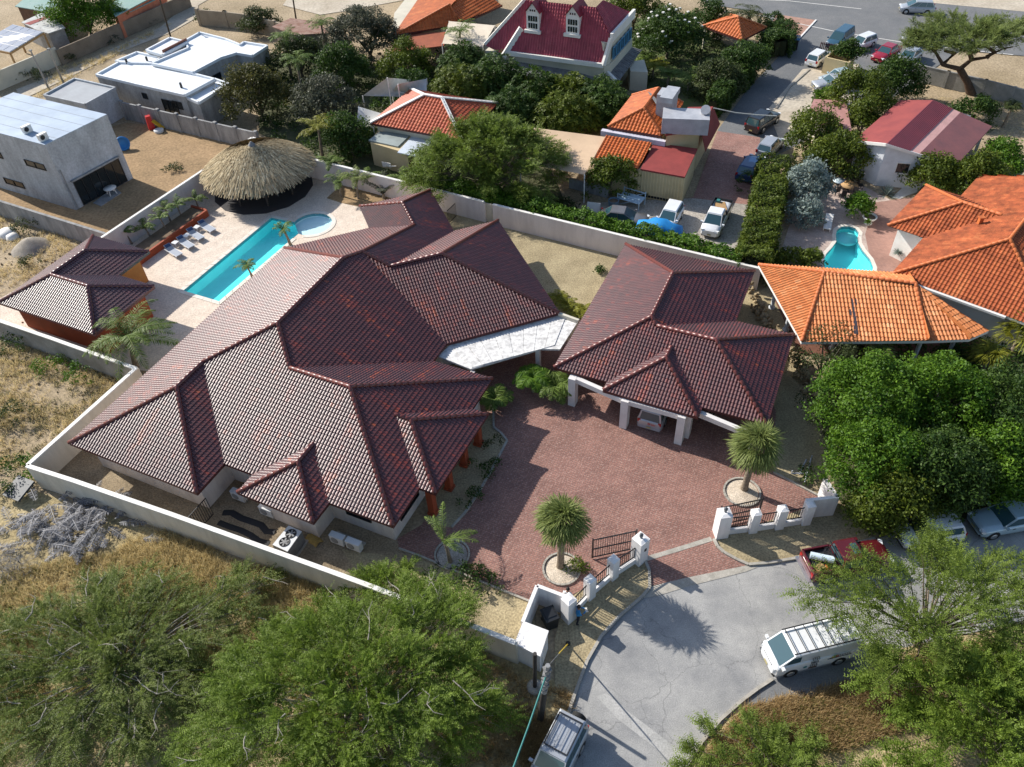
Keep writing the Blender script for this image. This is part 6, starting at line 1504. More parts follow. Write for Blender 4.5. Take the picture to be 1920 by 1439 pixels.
thorn('thorn_tree', 'low sprawling olive thorn tree with pale bare twigs in the straw field', (205, 1235), 1.8, 7.4, 5.6, .7, 2.8, 8600, .85, .12, L_MESQD, 12, lobes=95, wood=PALET, wr=.034, plume=2.7, nseg=9)
thorn('thorn_tree', 'open airy thorn tree leaning over the pickup and van', (1765, 1135), 4.0, 5.4, 3.8, 2.2, 5.6, 4300, .9, .13, L_MESQ, 13, lobes=46, wr=.035, up_=.4, plume=3.0)
thorn('thorn_tree', 'dense thorn tree in the bottom right corner below the van', (1850, 1340), 2.4, 4.6, 3.6, .8, 4.4, 5000, .8, .16, L_MESQB, 14, lobes=60, wr=.03)
thorn('thorn_bush', 'wide olive thorn bush at the bottom edge right of the street', (1450, 1460), 1.2, 5.0, 2.4, .3, 1.7, 2600, .7, .14, L_MESQ, 15, lobes=50, wr=.02, plume=1.5)
thorn('thorn_tree', 'great domed thorn tree behind the rear wall among the orange roofs', (915, 300), 3.2, 6.9, 5.2, 1.0, 6.2, 7000, 1.0, .2, L_MESQ, 16, lobes=95, wr=.03, plume=2.8)
thorn('thorn_bush', 'small feathery bush on the gravel inside the front wall', (722, 1098), 1.2, 2.2, 1.1, .3, 1.9, 900, .7, .14, L_MESQB, 17, lobes=26, wr=.02, plume=1.3)
# flat topped thorn tree, top right
DV = thing('thorn_tree', 'flat-topped wind-bent thorn tree over the concrete fence', 'tree', G(1822, 178))
o = DV.location
(V, F, T), C = thorn_crown(8.4, 3.6, 0, .9, 5200, .8, .2, 21, flat=True, lobes=110, up_=.1, droop=.15, plume=2.0)
cc = G(1838, 66, 6.2)-o; link('crown', mesh_np('crown', V+np.array([cc.x, cc.y, 5.7]), F, [leafmat('flat_thorn_leaf', (.08, .11, .03), (.27, .33, .1), trans=.5)], T), DV)
mb = MB(); f0 = Vector((0, 0, 0)); f1_ = G(1800, 130, 2.6)-o; mb.tube([f0-up(.05), (f0+f1_)/2+Vector((.15, 0, 0)), f1_], [.5, .36, .36], 9)
for pts in ([(1800, 130, 2.6), (1768, 122, 3.4), (1752, 95, 4.6), (1720, 82, 5.6)], [(1768, 122, 3.4), (1790, 100, 4.4), (1772, 96, 5.6)], [(1800, 130, 2.6), (1822, 112, 3.6), (1850, 108, 4.6), (1880, 92, 5.6), (1900, 88, 6)], [(1822, 112, 3.6), (1818, 100, 4.8), (1836, 96, 6)], [(1850, 108, 4.4), (1865, 98, 5), (1850, 88, 6)], [(1752, 95, 4.6), (1758, 84, 5.8)]):
    P = [G(a, b, c)-o for a, b, c in pts]; mb.tube(P, [.26, .2, .13, .08, .06][:len(P)], 7)
mb.build('trunk', [mat('dark_brown_bark', (.12, .075, .05), (.07, .045, .03), rough=.95, scale=4, fine=.2)], DV, (0, 0, 0))

# ---- broadleaf trees: the big mass right of the forecourt
RB = [((1640, 735), 4.2, 3.3, 3.2, 1.6, 6.0, L_BRIGHT, 'bright green bushy tree next to the carport side wall'), ((1770, 735), 4.2, 3.2, 3.0, 1.4, 6.3, L_BRIGHT, 'fresh green tree in front of the pavilion columns'), ((1890, 760), 4.0, 2.9, 3.2, 1.4, 5.8, L_DARK, 'dark dense tree at the right edge below the fan palms'),
      ((1655, 852), 3.4, 2.8, 2.5, 1.0, 5.2, L_BRIGHT, 'bright spreading tree closest to the street fence end wall'), ((1765, 868), 3.4, 3.0, 2.4, 1.0, 5.2, L_DARK, 'dark glossy tree hanging over the white parked hatchback'), ((1890, 850), 3.2, 2.9, 2.4, 1.0, 5.0, L_BRIGHT, 'yellow green tree over the pale blue parked sedan'), ((1690, 925), 2.6, 2.3, 1.3, .5, 3.6, L_YELLOW, 'low yellowish tree between the fence end and parked cars')]
for i, (px, z, rx, ry, h0, h1, m, l) in enumerate(RB): broad('leafy_tree', l, 'tree', px, z, rx, ry, h0, h1, m, n=190, r=.6, dens=330, leaf=.2, seed=30+i)
broad('olive_tree', 'dusty olive tree against the corner of the orange pavilion', 'tree', (1552, 655), 2.8, 1.9, 2.3, .8, 4.2, L_OLIVE, n=50, r=.5, dens=320, leaf=.16, seed=41)
broad('olive_bush', 'grey green bush below the olive tree on the retaining wall', 'bush', (1555, 760), 1.6, 1.7, 2.6, .3, 2.8, L_OLIVE, n=40, r=.5, dens=320, leaf=.16, seed=42, trunk=False)
# middle distance
MID = [('leafy_tree', 'rounded clipped tree beside the pale blue trolley', (1142, 333), 1.8, 2.3, 1.9, .6, 3.6, L_YELLOW, 45, .5), ('leafy_tree', 'dark tree left of the flat pink shed roof', (1525, 250), 2.2, 2.6, 2.4, .6, 4.4, L_YELLOW, 50, .6), ('leafy_tree', 'broad dark tree covering the white house corner', (1580, 290), 2.0, 3.2, 2.4, .5, 4.0, L_YELLOW, 60, .6),
       ('leafy_tree', 'tall dark green tree between shed and car park', (1610, 180), 3.0, 3.2, 2.8, .8, 5.4, L_YELLOW, 60, .7), ('leafy_tree', 'dark tree beside the silver and red parked cars', (1680, 150), 2.4, 2.6, 2.6, .5, 4.4, L_DARK, 50, .65), ('leafy_tree', 'narrow dark tree against the red roof slope', (1618, 225), 2.2, 1.5, 1.6, .5, 4.2, L_YELLOW, 30, .5),
       ('leafy_tree', 'round green tree left of the burnt orange roof ridge', (1752, 332), 1.9, 2.5, 1.9, .5, 3.6, L_YELLOW, 45, .55), ('leafy_tree', 'wide green tree above the burnt orange roof', (1835, 335), 2.0, 3.0, 2.0, .5, 3.9, L_YELLOW, 55, .55), ('leafy_tree', 'green tree behind the mauve roof corner', (1880, 300), 1.8, 2.0, 1.6, .4, 3.4, L_BRIGHT, 40, .5),
       ('bush', 'dark bush behind the far gable of the red roof', (1828, 212), 1.2, 2.3, 1.4, .2, 2.6, L_DARK, 32, .5), ('bush', 'small fresh bush right of the mauve roof', (1868, 278), .9, 1.2, 1.0, .2, 1.8, L_BRIGHT, 18, .4), ('round_bush', 'round clipped bush beside the white urn', (1608, 388), 1.0, 1.05, 1.05, .3, 2.0, L_BRIGHT, 34, .4), ('bush', 'low olive bush beside the bright pavilion tip', (1497, 485), .8, 2.3, .9, .1, 1.5, L_YELLOW, 34, .42),
       ('silver_bush', 'tall silver leaved bush beside the garden tables', (1515, 345), 2.0, 1.9, 1.8, .3, 3.8, L_SILVER, 46, .5), ('silver_bush', 'lower silver leaved bush below the tall silver one', (1512, 398), 1.3, 1.5, 1.2, .2, 2.4, L_SILVER, 28, .45),
       ('flowering_tree', 'tree dotted with white flowers right of the crimson roof', (1255, 62), 3.0, 4.0, 3.0, 1.0, 5.2, L_DARK, 60, .75), ('leafy_tree', 'dark tree behind the crimson roofed house', (1190, 10), 3.0, 4.4, 2.2, .8, 4.6, L_YELLOW, 46, .75), ('leafy_tree', 'dark tree behind the garden pavilion hedge', (1330, 40), 2.0, 2.6, 2.0, .5, 4.0, L_DARK, 34, .65),
       ('leafy_tree', 'dark tree between the lane and the garden pavilion', (1395, 118), 2.0, 3.0, 2.4, .5, 4.0, L_DARK, 46, .65), ('leafy_tree', 'shaggy dark tree on the inner bend of the lane', (1345, 150), 1.8, 3.0, 2.0, .4, 3.6, L_OLIVE, 40, .6), ('bush', 'shrubs filling the yellow walled planter', (1592, 90), 2.6, 1.6, 1.1, 1.6, 3.0, L_DARK, 32, .5),
       ('bronze_tree', 'bronze tinged tree beside the white bungalow', (480, 178), 3.0, 4.0, 3.0, .8, 5.6, L_REDDY, 60, .75), ('grey_tree', 'dusty grey green tree right of the bronze tree', (612, 190), 3.0, 3.6, 2.8, .8, 5.4, L_GREY, 54, .7), ('leafy_tree', 'dark tree left of the small orange house', (655, 255), 2.2, 2.6, 2.0, .5, 4.4, L_DARK, 40, .6),
       ('grey_tree', 'large bare looking grey tree left of the rusty orange wing', (688, 60), 3.4, 5.0, 3.2, .8, 5.8, L_GREY, 66, .75), ('leafy_tree', 'green tree in the thicket below the rusty orange wing', (760, 115), 2.4, 3.0, 2.2, .6, 4.4, L_YELLOW, 44, .65), ('leafy_tree', 'dark tree left of the white shade sails', (640, 130), 2.4, 3.4, 2.2, .6, 4.6, L_DARK, 44, .7),
       ('leafy_tree', 'dense tree above the white shade sails', (770, 165), 2.2, 2.6, 1.8, .5, 4.0, L_DARK, 36, .6), ('big_tree', 'big round green tree between the teal roofs', (152, 16), 3.6, 5.0, 3.0, .6, 6.2, L_BRIGHT, 60, .9), ('bush', 'bush at the corner of the tan block wall', (487, 45), 1.2, 2.6, 1.6, .2, 2.8, L_OLIVE, 24, .6), ('leafy_tree', 'dark thicket tree between the palms near the rusty hut', (560, 110), 2.2, 3.4, 2.4, .4, 4.6, L_OLIVE, 44, .7),
       ('bush', 'dark bush by the pale track wall', (385, 32), .8, 1.2, .9, .1, 1.6, L_OLIVE, 12, .4), ('bush', 'small leafy tree at the left corner of the shed extension', (720, 80), 2, 2.4, 1.8, .4, 3.6, L_OLIVE, 24, .6)]
for i, (nm, l, px, z, rx, ry, h0, h1, m, n, r) in enumerate(MID):
    t = broad(nm, l, 'bush' if 'bush' in nm else 'tree', px, z, rx, ry, h0, h1, m, n=int(n*2.3), r=r, dens=210, leaf=.26, seed=60+i, trunk='bush' not in nm)
    if nm == 'flowering_tree':
        rr = random.Random(5); mb = MB()
        for b in crown_blobs(4.0, 3.0, 1.2, 5.5, 46, .5, 75): mb.box((b[0], b[1], b[2]+.55), (.25, .25, .12), rr.random()*3)
        mb.build('white_flowers', [WHITE], t, (0, 0, 0), kind='stuff')
# bamboo thicket below the crimson house
for i, (px, z, rx, ry, h1) in enumerate([((862, 165), 2.6, 3.0, 2.4, 5.4), ((930, 150), 2.8, 3.0, 2.2, 5.8), ((1000, 165), 2.8, 3.2, 2.2, 5.0), ((1065, 172), 2.6, 2.8, 2.2, 4.6), ((1125, 182), 2.4, 2.8, 2.2, 4.6), ((960, 205), 2.4, 3.0, 2.0, 4.8), ((1060, 215), 2.4, 3.2, 2.0, 4.8), ((870, 120), 2.4, 2.6, 2.0, 5.0), ((1140, 205), 2, 2.2, 1.8, 4.4)]):
    lab = ['left end of the bamboo thicket above the domed thorn tree', 'bamboo clump just below the crimson roof left corner', 'middle bamboo clump under the grey lean-to roof', 'bamboo clump under the right half of the grey lean-to', 'right end of the bamboo thicket by the orange kitchen roof', 'front bamboo clump behind the domed thorn tree', 'front bamboo clump above the tan awning', 'palm-like clump at the foot of the cream awning', 'short bamboo clump touching the orange kitchen hip'][i]
    rng = np.random.default_rng(100+i); n = 620; a = rng.uniform(0, 2*PI, n); q = np.sqrt(rng.random(n)); H = h1*(1-.45*q*q)*rng.uniform(.45, 1.0, n)
    P = np.stack([rx*q*np.cos(a), ry*q*np.sin(a), H], 1); d = unit(np.stack([np.cos(a)*q, np.sin(a)*q, np.full(n, .25)], 1)+rng.normal(size=(n, 3))*.45)
    V, F, T = sprays(P, d, .95, 8, .34, 100+i, .6); p = G(px[0], px[1], z); t = thing('bamboo', lab, 'bamboo', (p.x, p.y, 0)); link('foliage', mesh_np('foliage', V, F, [L_DARK if i % 3 else L_YELLOW], T), t)
    mb = MB(); rr = random.Random(i)
    for _ in range(14): b = rr.random()*6.28; s = rr.random()*rx*.6; mb.tube([(s*math.cos(b), s*math.sin(b), 0), (s*1.3*math.cos(b), s*1.3*math.sin(b), h1*.8)], [.05, .03], 5)
    mb.build('stems', [L_YELLOW], t, (0, 0, 0), kind='stuff')
# low green tangle that fills the gardens between the trees
def undergrowth(name, px, n, m, seed, h=.7):
    P = GP(px); rng = np.random.default_rng(seed); x0, x1, y0, y1 = min(p.x for p in P), max(p.x for p in P), min(p.y for p in P), max(p.y for p in P); x = rng.uniform(x0, x1, n*4); y = rng.uniform(y0, y1, n*4); k = inpoly(P, x, y); x, y = x[k][:n], y[k][:n]
    V, F, T = blob_leaves([(a, b, rng.uniform(.1, h), rng.uniform(.35, .8)) for a, b in zip(x, y)], 110, .28, seed); return link(name, mesh_np(name, V, F, [m], T), None, kind='stuff')
def inpoly(P, x, y):
    k = np.zeros(len(x), bool); n = len(P)
    for i in range(n):
        a, b = P[i], P[(i+1) % n]; c = ((a.y > y) != (b.y > y)); xx = (b.x-a.x)*(y-a.y)/((b.y-a.y) or 1e-9)+a.x; k ^= c & (x < xx)
    return k
undergrowth('undergrowth', [(485, 250), (500, 110), (600, 80), (700, 120), (840, 110), (850, 215), (690, 300), (660, 330), (600, 300)], 330, L_DARK, 1)
undergrowth('undergrowth', [(830, 110), (1160, 150), (1165, 235), (1000, 245), (850, 225)], 200, L_DARK, 2)
undergrowth('undergrowth', [(1180, 30), (1310, 60), (1420, 110), (1330, 200), (1230, 190), (1170, 130)], 170, L_OLIVE, 3, .5)
undergrowth('undergrowth', [(700, 330), (800, 335), (1080, 390), (1060, 405), (900, 375)], 110, L_OLIVE, 4, .5)
undergrowth('undergrowth', [(1580, 650), (1930, 650), (1930, 960), (1820, 955), (1700, 985), (1640, 940), (1580, 860)], 300, L_DARK, 5)
undergrowth('undergrowth', [(1470, 300), (1600, 290), (1640, 330), (1580, 345), (1500, 340), (1475, 420)], 70, L_OLIVE, 6, .4)
# hedges
def hedge(name, label, px, w_, h, m, seed, dens=190, leaf=.22, z0=0):
    P = [Vector((p.x, p.y, 0)) for p in GP(px, h)]; rng = np.random.default_rng(seed); VV = []; PP, AA, BB, TT = [], [], [], []
    root = thing(name, label, 'hedge', tuple(P[0]))
    for a, b in zip(P, P[1:]):
        L = (b-a).length; e = np.array((b-a).normalized()); s = np.array([-e[1], e[0], 0]); n = int(dens*L*(w_+2*h))
        u = rng.random(n)*L; face = rng.random(n); k = w_/(w_+2*h); top = face < k*1.1
        side = np.where(rng.random(n) < .5, -1, 1); v_ = np.where(top, rng.uniform(-1, 1, n), side)*w_/2; z = np.where(top, h, rng.random(n)*h)
        wob = .16*np.sin(u*1.3+seed)+.12*np.sin(u*2.9+z*2)+.1*np.sin(u*5.1+v_*3)+rng.normal(-.08, .12, n)
        nr = np.where(top[:, None], np.array([0, 0, 1.0]), s*side[:, None]); Q = np.array(a)-np.array(P[0])+e*u[:, None]+s*v_[:, None]+np.array([0, 0, 1])*z[:, None]+nr*wob[:, None]
        nn = unit(nr+rng.normal(size=(n, 3))*.6+np.array([0, 0, .3])); A = unit(np.cross(nn, rng.normal(size=(n, 3)))); B = np.cross(nn, A); sz = leaf*rng.uniform(.6, 1.3, n)[:, None]
        PP.append(Q); AA.append(A*sz*.5); BB.append(B*sz*.28); TT.append(np.clip(rng.normal(.45, .22, n)+.15*np.sin(u*1.1), 0, 1))
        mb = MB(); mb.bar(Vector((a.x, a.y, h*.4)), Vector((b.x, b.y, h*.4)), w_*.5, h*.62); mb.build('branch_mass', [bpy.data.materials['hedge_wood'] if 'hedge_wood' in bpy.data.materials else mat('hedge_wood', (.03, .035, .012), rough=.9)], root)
    V, F = quads(np.concatenate(PP), np.concatenate(AA), np.concatenate(BB)); link('foliage', mesh_np('foliage', V, F, [m], np.concatenate(TT)), root); return root
hedge('hedge', 'long clipped green hedge along the outside of the rear wall', [(770, 324), (905, 357), (1100, 405), (1273, 446), (1395, 479)], 1.5, 2.3, L_BRIGHT, 1)
hedge('hedge', 'tall thick hedge between the car lot and the kidney pool garden', [(1414, 482), (1432, 410), (1446, 345), (1454, 292)], 2.5, 2.7, L_YELLOW, 2)
hedge('hedge', 'high clipped hedge beside the pink pavement at the top', [(1440, 55), (1466, 66), (1478, 46), (1440, 28)], 2.6, 2.6, L_DARK, 3)
hedge('hedge', 'dark clipped hedge along the inner edge of the lane', [(1338, 180), (1370, 145), (1414, 105)], 1.8, 2.4, L_DARK, 4)
hedge('hedge', 'short green hedge in front of the silver car', [(1530, 172), (1575, 170)], 1.4, 1.6, L_BRIGHT, 5)

# ---- palms
def frond(L, n, leaf, droop, seed, up0=.9, wid=.05, tip=.4, hang=.3):
    """pinnate frond along +X starting at the origin: returns V,F,T"""
    rng = np.random.default_rng(seed); s = (np.arange(n)+.5)/n; ang = up0-(up0+droop)*s**1.15
    x = np.cumsum(np.cos(ang))*L/n; z = np.cumsum(np.sin(ang))*L/n; P0 = np.stack([x, np.zeros(n), z], 1); tg = np.stack([np.cos(ang), np.zeros(n), np.sin(ang)], 1)
    PP, AA, BB, TT = [], [], [], []; ln = leaf*np.sin(PI*np.clip(s*.86+.12, 0, 1))**.7
    for sg in (-1, 1):
        d = unit(tg*.55+np.array([0, sg*1.0, -hang])+rng.normal(size=(n, 3))*.1); l_ = ln*rng.uniform(.85, 1.1, n)
        PP.append(P0+d*(l_*.5)[:, None]); AA.append(d*(l_*.5)[:, None]); BB.append(unit(np.cross(d, np.array([0, 0, 1.0])+rng.normal(size=(n, 3))*.3))*wid); TT.append(np.clip(rng.normal(.5, .18, n), 0, 1))
    PP.append(P0); AA.append(tg*L/n*.8); BB.append(np.tile([0, .025, 0], (n, 1))); TT.append(np.full(n, .9))
    V, F = quads(np.concatenate(PP), np.concatenate(AA), np.concatenate(BB)); return V, F, np.concatenate(TT)
def rotz(V, a): c, s = math.cos(a), math.sin(a); W = V.copy(); W[:, 0] = V[:, 0]*c-V[:, 1]*s; W[:, 1] = V[:, 0]*s+V[:, 1]*c; return W
def join(parts):
    V = np.concatenate([p[0] for p in parts]); o = 0; F = []; T = []
    for p in parts: F.append(p[1]+o); o += len(p[0]); T.append(p[2])
    return V, np.concatenate(F), np.concatenate(T)
def feather_palm(name, label, base, h, lean, L, nf, m, seed, leaf=.5, n=26, wind=0, group=None, tr=.13, cat='palm', droop=(.5, 1.1), wid=.035, ups=(.3, 1.25)):
    rng = random.Random(seed); p = G(*base); t = thing(name, label, cat, (p.x, p.y, 0), 0, group); top = Vector((lean[0], lean[1], h))
    if h > .3: mb = MB(); mb.tube([(0, 0, -.05), (lean[0]*.35, lean[1]*.35, h*.5), top], [tr*1.5, tr, tr*.9], 8); mb.build('trunk', [PBARK], t, (0, 0, 0))
    parts = []
    for i in range(nf):
        a = 2*PI*i/nf*1.618*2+rng.uniform(-.2, .2); V, F, T = frond(L*rng.uniform(.8, 1.1), n, leaf, rng.uniform(*droop), seed*50+i, rng.uniform(*ups), wid)
        V = rotz(V, a)
        if wind: k = np.clip(np.linalg.norm(V, axis=1)/L, 0, 1)**1.5; V = V+np.outer(k, np.array(wind))
        V[:, 0] += top.x; V[:, 1] += top.y; V[:, 2] += top.z; parts.append((V, F, np.clip(T+rng.uniform(-.15, .15), 0, 1)))
    for i, q in enumerate(parts): link('frond', mesh_np('frond', q[0], q[1], [m], q[2]), t)
    return t
feather_palm('coconut_palm', 'large coconut palm leaning beside the red pool house', (256, 690), 2.5, (.2, .5), 3.7, 24, L_PALM, 3, .7, 44, tr=.16, wid=.03, wind=(.4, .1, -.1), ups=(.1, 1.3), droop=(.4, 1.0))
pb = [((248, 458), 1.9, 'closest to the pool house roof'), ((284, 448), 1.7, 'second from the pool house'), ((314, 437), 2.2, 'tallest, third from the pool house'), ((322, 420), 2.4, 'close against the wall in the middle'), ((342, 411), 2.1, 'second from the palapa end'), ((373, 393), 1.5, 'at the palapa end of the planter')]
for i, (b, h, l) in enumerate(pb): feather_palm('small_palm', 'small palm in the terracotta planter, '+l, b, h*.62+.1, (-.25+.05*i, .05), 1.25, 10, L_PALM, 20+i, .34, 22, group='small palms in the terracotta planter', tr=.07, wid=.03, ups=(.5, 1.3), droop=(.1, .8))
feather_palm('small_palm', 'small palm where the wading pool meets the villa roof', (545, 460), 1.6, (-.3, .1), 1.2, 9, L_PALM, 30, .32, 20, tr=.1, wid=.03, ups=(.5, 1.2), droop=(.3, .9))
feather_palm('small_palm', 'small palm at the middle of the long pool by the eave', (474, 522), 1.2, (-.2, .1), 1.15, 9, L_PALM, 31, .32, 20, tr=.08, wid=.03, ups=(.5, 1.2), droop=(.3, .9))
for i, (b, h, L, l, m) in enumerate([((625, 342), 2.0, 1.3, 'slim palm at the right edge of the thatched roof', L_PALM), ((640, 368), 1.4, 1.5, 'bushy palm at the left of the sandy palm bed', L_PALM), ((672, 372), 1.8, 1.7, 'broad palm in the middle of the sandy palm bed', L_FAN), ((690, 355), 1.2, 1.6, 'palm behind the sandy bed near the pale wall', L_PALM), ((757, 358), 1.3, 1.6, 'green palm at the right end of the sandy bed', L_PALM)]):
    feather_palm('garden_palm', l, b, h, (.1, .1), L*1.1, 13, m, 40+i, .42, 26, tr=.08, wid=.028, ups=(.4, 1.4), droop=(.1, .8))
feather_palm('dry_palm', 'upright spiky grey palm beside the villa roof tip', (720, 372), .5, (0, 0), 2.2, 13, L_GREY, 47, .45, 22, droop=(-.3, .1), ups=(.8, 1.3))
feather_palm('windblown_palm', 'thin windblown feather palm in the grey pebble bed', (845, 1055), 2.0, (-.2, .2), 2.0, 7, L_PALM, 48, .36, 26, wind=(.6, .6, .2), tr=.1, wid=.022)
for i, (b, h, L, nf, l, m) in enumerate([((1000, 735), 1.2, 1.7, 15, 'arching green palm beside the white canopy', L_BRIGHT), ((1042, 745), .9, 1.7, 15, 'arching green palm against the carport corner column', L_PALM), ((928, 765), .7, 1.5, 13, 'dark arching palm below the eastern eave', L_PALM)]): feather_palm('areca_palm', l, b, h, (0, 0), L, nf+6, m, 50+i, .6, 26, tr=.1, ups=(.7, 1.4), droop=(.6, 1.2))
for i, b in enumerate([(1046, 562), (1062, 575), (1078, 588), (1094, 585)]): feather_palm('fern_clump', 'bright yellow green fern clump '+['nearest the villa eave corner', 'second along the bed by the white canopy', 'third along the bed by the white canopy', 'against the carport wall'][i], b, 0, (0, 0), 1.15, 12, L_YPALM, 60+i, .34, 16, ups=(.8, 1.3), droop=(.5, 1.0), cat='fern')
for i, (b, h, L, l, m) in enumerate([((606, 300), 3.4, 2.4, 'tall yellowing palm behind the thatched roof', L_YPALM), ((640, 285), 2.4, 2.0, 'green palm beside the dark tree behind the palapa', L_PALM), ((570, 190), 4.6, 2.2, 'tall palm rising from the thicket right of the bronze tree', L_PALM), ((548, 150), 5.0, 2.2, 'tall palm above the bronze tree', L_PALM), ((612, 110), 4.0, 2.2, 'palm in the thicket below the rusty hut', L_PALM), ((865, 130), 4.4, 2.4, 'feathery palm standing in the left of the bamboo', L_PALM),
    ((1222, 150), 1.6, 1.6, 'small yellow palm right of the grey lean-to', L_YPALM), ((1206, 132), 1.4, 1.5, 'palm beside the yellow palm near the lean-to', L_PALM), ((1250, 165), 1.5, 1.8, 'green palm behind the kitchen ducts', L_PALM), ((1290, 170), 1.5, 1.8, 'palm near the duct stack by the lane', L_PALM), ((1345, 190), 1.0, 1.2, 'yellow leaved palm shrub at the lane edge', L_YPALM), ((1150, 318), 2.6, .9, 'thin young palm in front of the annex roof', L_PALM), ((1880, 240), 2.2, 1.0, 'scraggly young palm by the concrete fence', L_OLIVE)]):
    feather_palm('palm_tree', l, b, h, (.2, .1), L, 15, m, 70+i, .55, 26, tr=.13, wid=.035, ups=(.3, 1.3), droop=(.2, .9))
feather_palm('windblown_palm', 'tall palm bent by the wind over the garden pavilion', (1396, 80), 3.3, (.2, .2), 3.0, 18, L_OLIVE, 90, .8, 30, wind=(-1.4, -.2, -.3), tr=.22)
def fan_palm(name, label, base, h, R, nf, m, seed, lean=(0, 0), shag=True, trunk=True):
    rng = random.Random(seed); p = G(*base); t = thing(name, label, 'palm', (p.x, p.y, 0)); top = Vector((lean[0], lean[1], h)); nr = np.random.default_rng(seed)
    if trunk: mb = MB(); k = 9; mb.tube([Vector((lean[0]*(i/k)**1.3, lean[1]*(i/k), h*i/k)) for i in range(k+1)], [.27 if i == 0 else .2+.015*(i % 2) for i in range(k+1)], 10); mb.build('trunk', [PBARK], t, (0, 0, 0))
    PP, AA, BB, TT = [], [], [], []
    for i in range(nf):
        el = rng.uniform(-.75, 1.45) if shag else rng.uniform(-.1, 1.2); a = i*2.39996+rng.uniform(-.2, .2); d = np.array([math.cos(a)*math.cos(el), math.sin(a)*math.cos(el), math.sin(el)]); st = R*rng.uniform(.28, .42); hub = np.array(top)+d*st
        sd = unit(np.cross(d, [0, 0, 1.0])); nup = unit(np.cross(sd, d)); tw_ = rng.uniform(-.9, .9); sd, nup = sd*math.cos(tw_)+nup*math.sin(tw_), nup*math.cos(tw_)-sd*math.sin(tw_); ns = 16; tb = rng.uniform(-.15, .15)
        PP.append((np.array(top)+hub)[None]/2); AA.append((d*st/2)[None]); BB.append((sd*.02)[None]); TT.append(np.array([.8]))
        for j in range(ns):
            f = (j/(ns-1)-.5)*2.5; q = unit(d*math.cos(f)+sd*math.sin(f)+nup*nr.normal(0, .09)); L = R*.66*(1-.25*abs(f)/1.25)*rng.uniform(.75, 1.12); wd = unit(np.cross(q, nup))*.03
            m1 = hub+q*L*.55; q2 = unit(q-np.array([.12, 0, rng.uniform(.5, 1.0)])); m2 = m1+q2*L*.5
            PP += [((hub+m1)/2)[None], ((m1+m2)/2)[None]]; AA += [((m1-hub)*.55)[None], ((m2-m1)*.55)[None]]; BB += [(wd*1.3)[None], wd[None]]; c = np.clip(rng.gauss(.45, .16)+tb, 0, 1); TT += [np.array([c]), np.array([min(1, c+.2)])]
    V, F = quads(np.concatenate(PP), np.concatenate(AA), np.concatenate(BB)); link('crown', mesh_np('crown', V, F, [m], np.concatenate(TT)), t); return t
fan_palm('fan_palm', 'shaggy round fan palm nearest the gate', (1051, 1064), 4.3, 1.72, 115, L_FAN, 5, (.1, .1))
fan_palm('fan_palm', 'shaggy round fan palm in front of the carport', (1395, 919), 3.9, 1.85, 115, L_FAN, 6, (.12, .1))
for i, (b, h, R, l) in enumerate([((1895, 668), 2.0, 2.0, 'large bright fan palm beside the burnt orange eave'), ((1838, 700), 1.4, 1.7, 'fan palm hiding the pavilion corner column'), ((1632, 700), 1.6, 1.4, 'small fan palm between tree tops and pavilion columns'), ((1925, 690), 1.6, 1.7, 'fan palm cut by the right edge')]): fan_palm('fan_palm', l, b, h, R, 26, L_YPALM if i < 2 else L_FAN, 8+i, shag=False)
for px, r, m, l in (((1662, 366), .9, L_SILVER, 'grey green agave beside the white gable wall'), ((1684, 474), .45, L_SILVER, 'spiky plant in the urn by the white wall'), ((1627, 417), .35, L_BRIGHT, 'small green plant in the urn by the round bush')):
    p = G(px[0], px[1], .7 if r < .8 else 0); t = thing('agave', l, 'plant', tuple(p)); rng = np.random.default_rng(int(r*100)); n = 90; d = unit(rng.normal(size=(n, 3))*[1, 1, .6]+[0, 0, .55]); s = unit(np.cross(d, [0, 0, 1.0])); V, F = quads(d*r*.55, d*r*.55, s*.05*(r+.3)); link('leaves', mesh_np('leaves', V, F, [m], np.clip(rng.normal(.5, .2, n), 0, 1)), t)
CACT = mat('cactus_skin', (.06, .1, .05), (.04, .07, .035), rough=.8, scale=4)
for i, (b, h) in enumerate((((1651, 332), 2.3), ((1657, 338), 1.9), ((1648, 326), 2.8))): t = thing('cactus', ['tall thin cactus nearest the white gable wall', 'short cactus in front of the gable wall', 'tallest cactus at the tree end of the gable wall'][i], 'cactus', G(*b)); mb = MB(); mb.tube([(0, 0, 0), (.03, 0, h*.5), (0, .02, h)], [.09, .1, .06], 8); mb.build('stem', [CACT], t, (0, 0, 0))
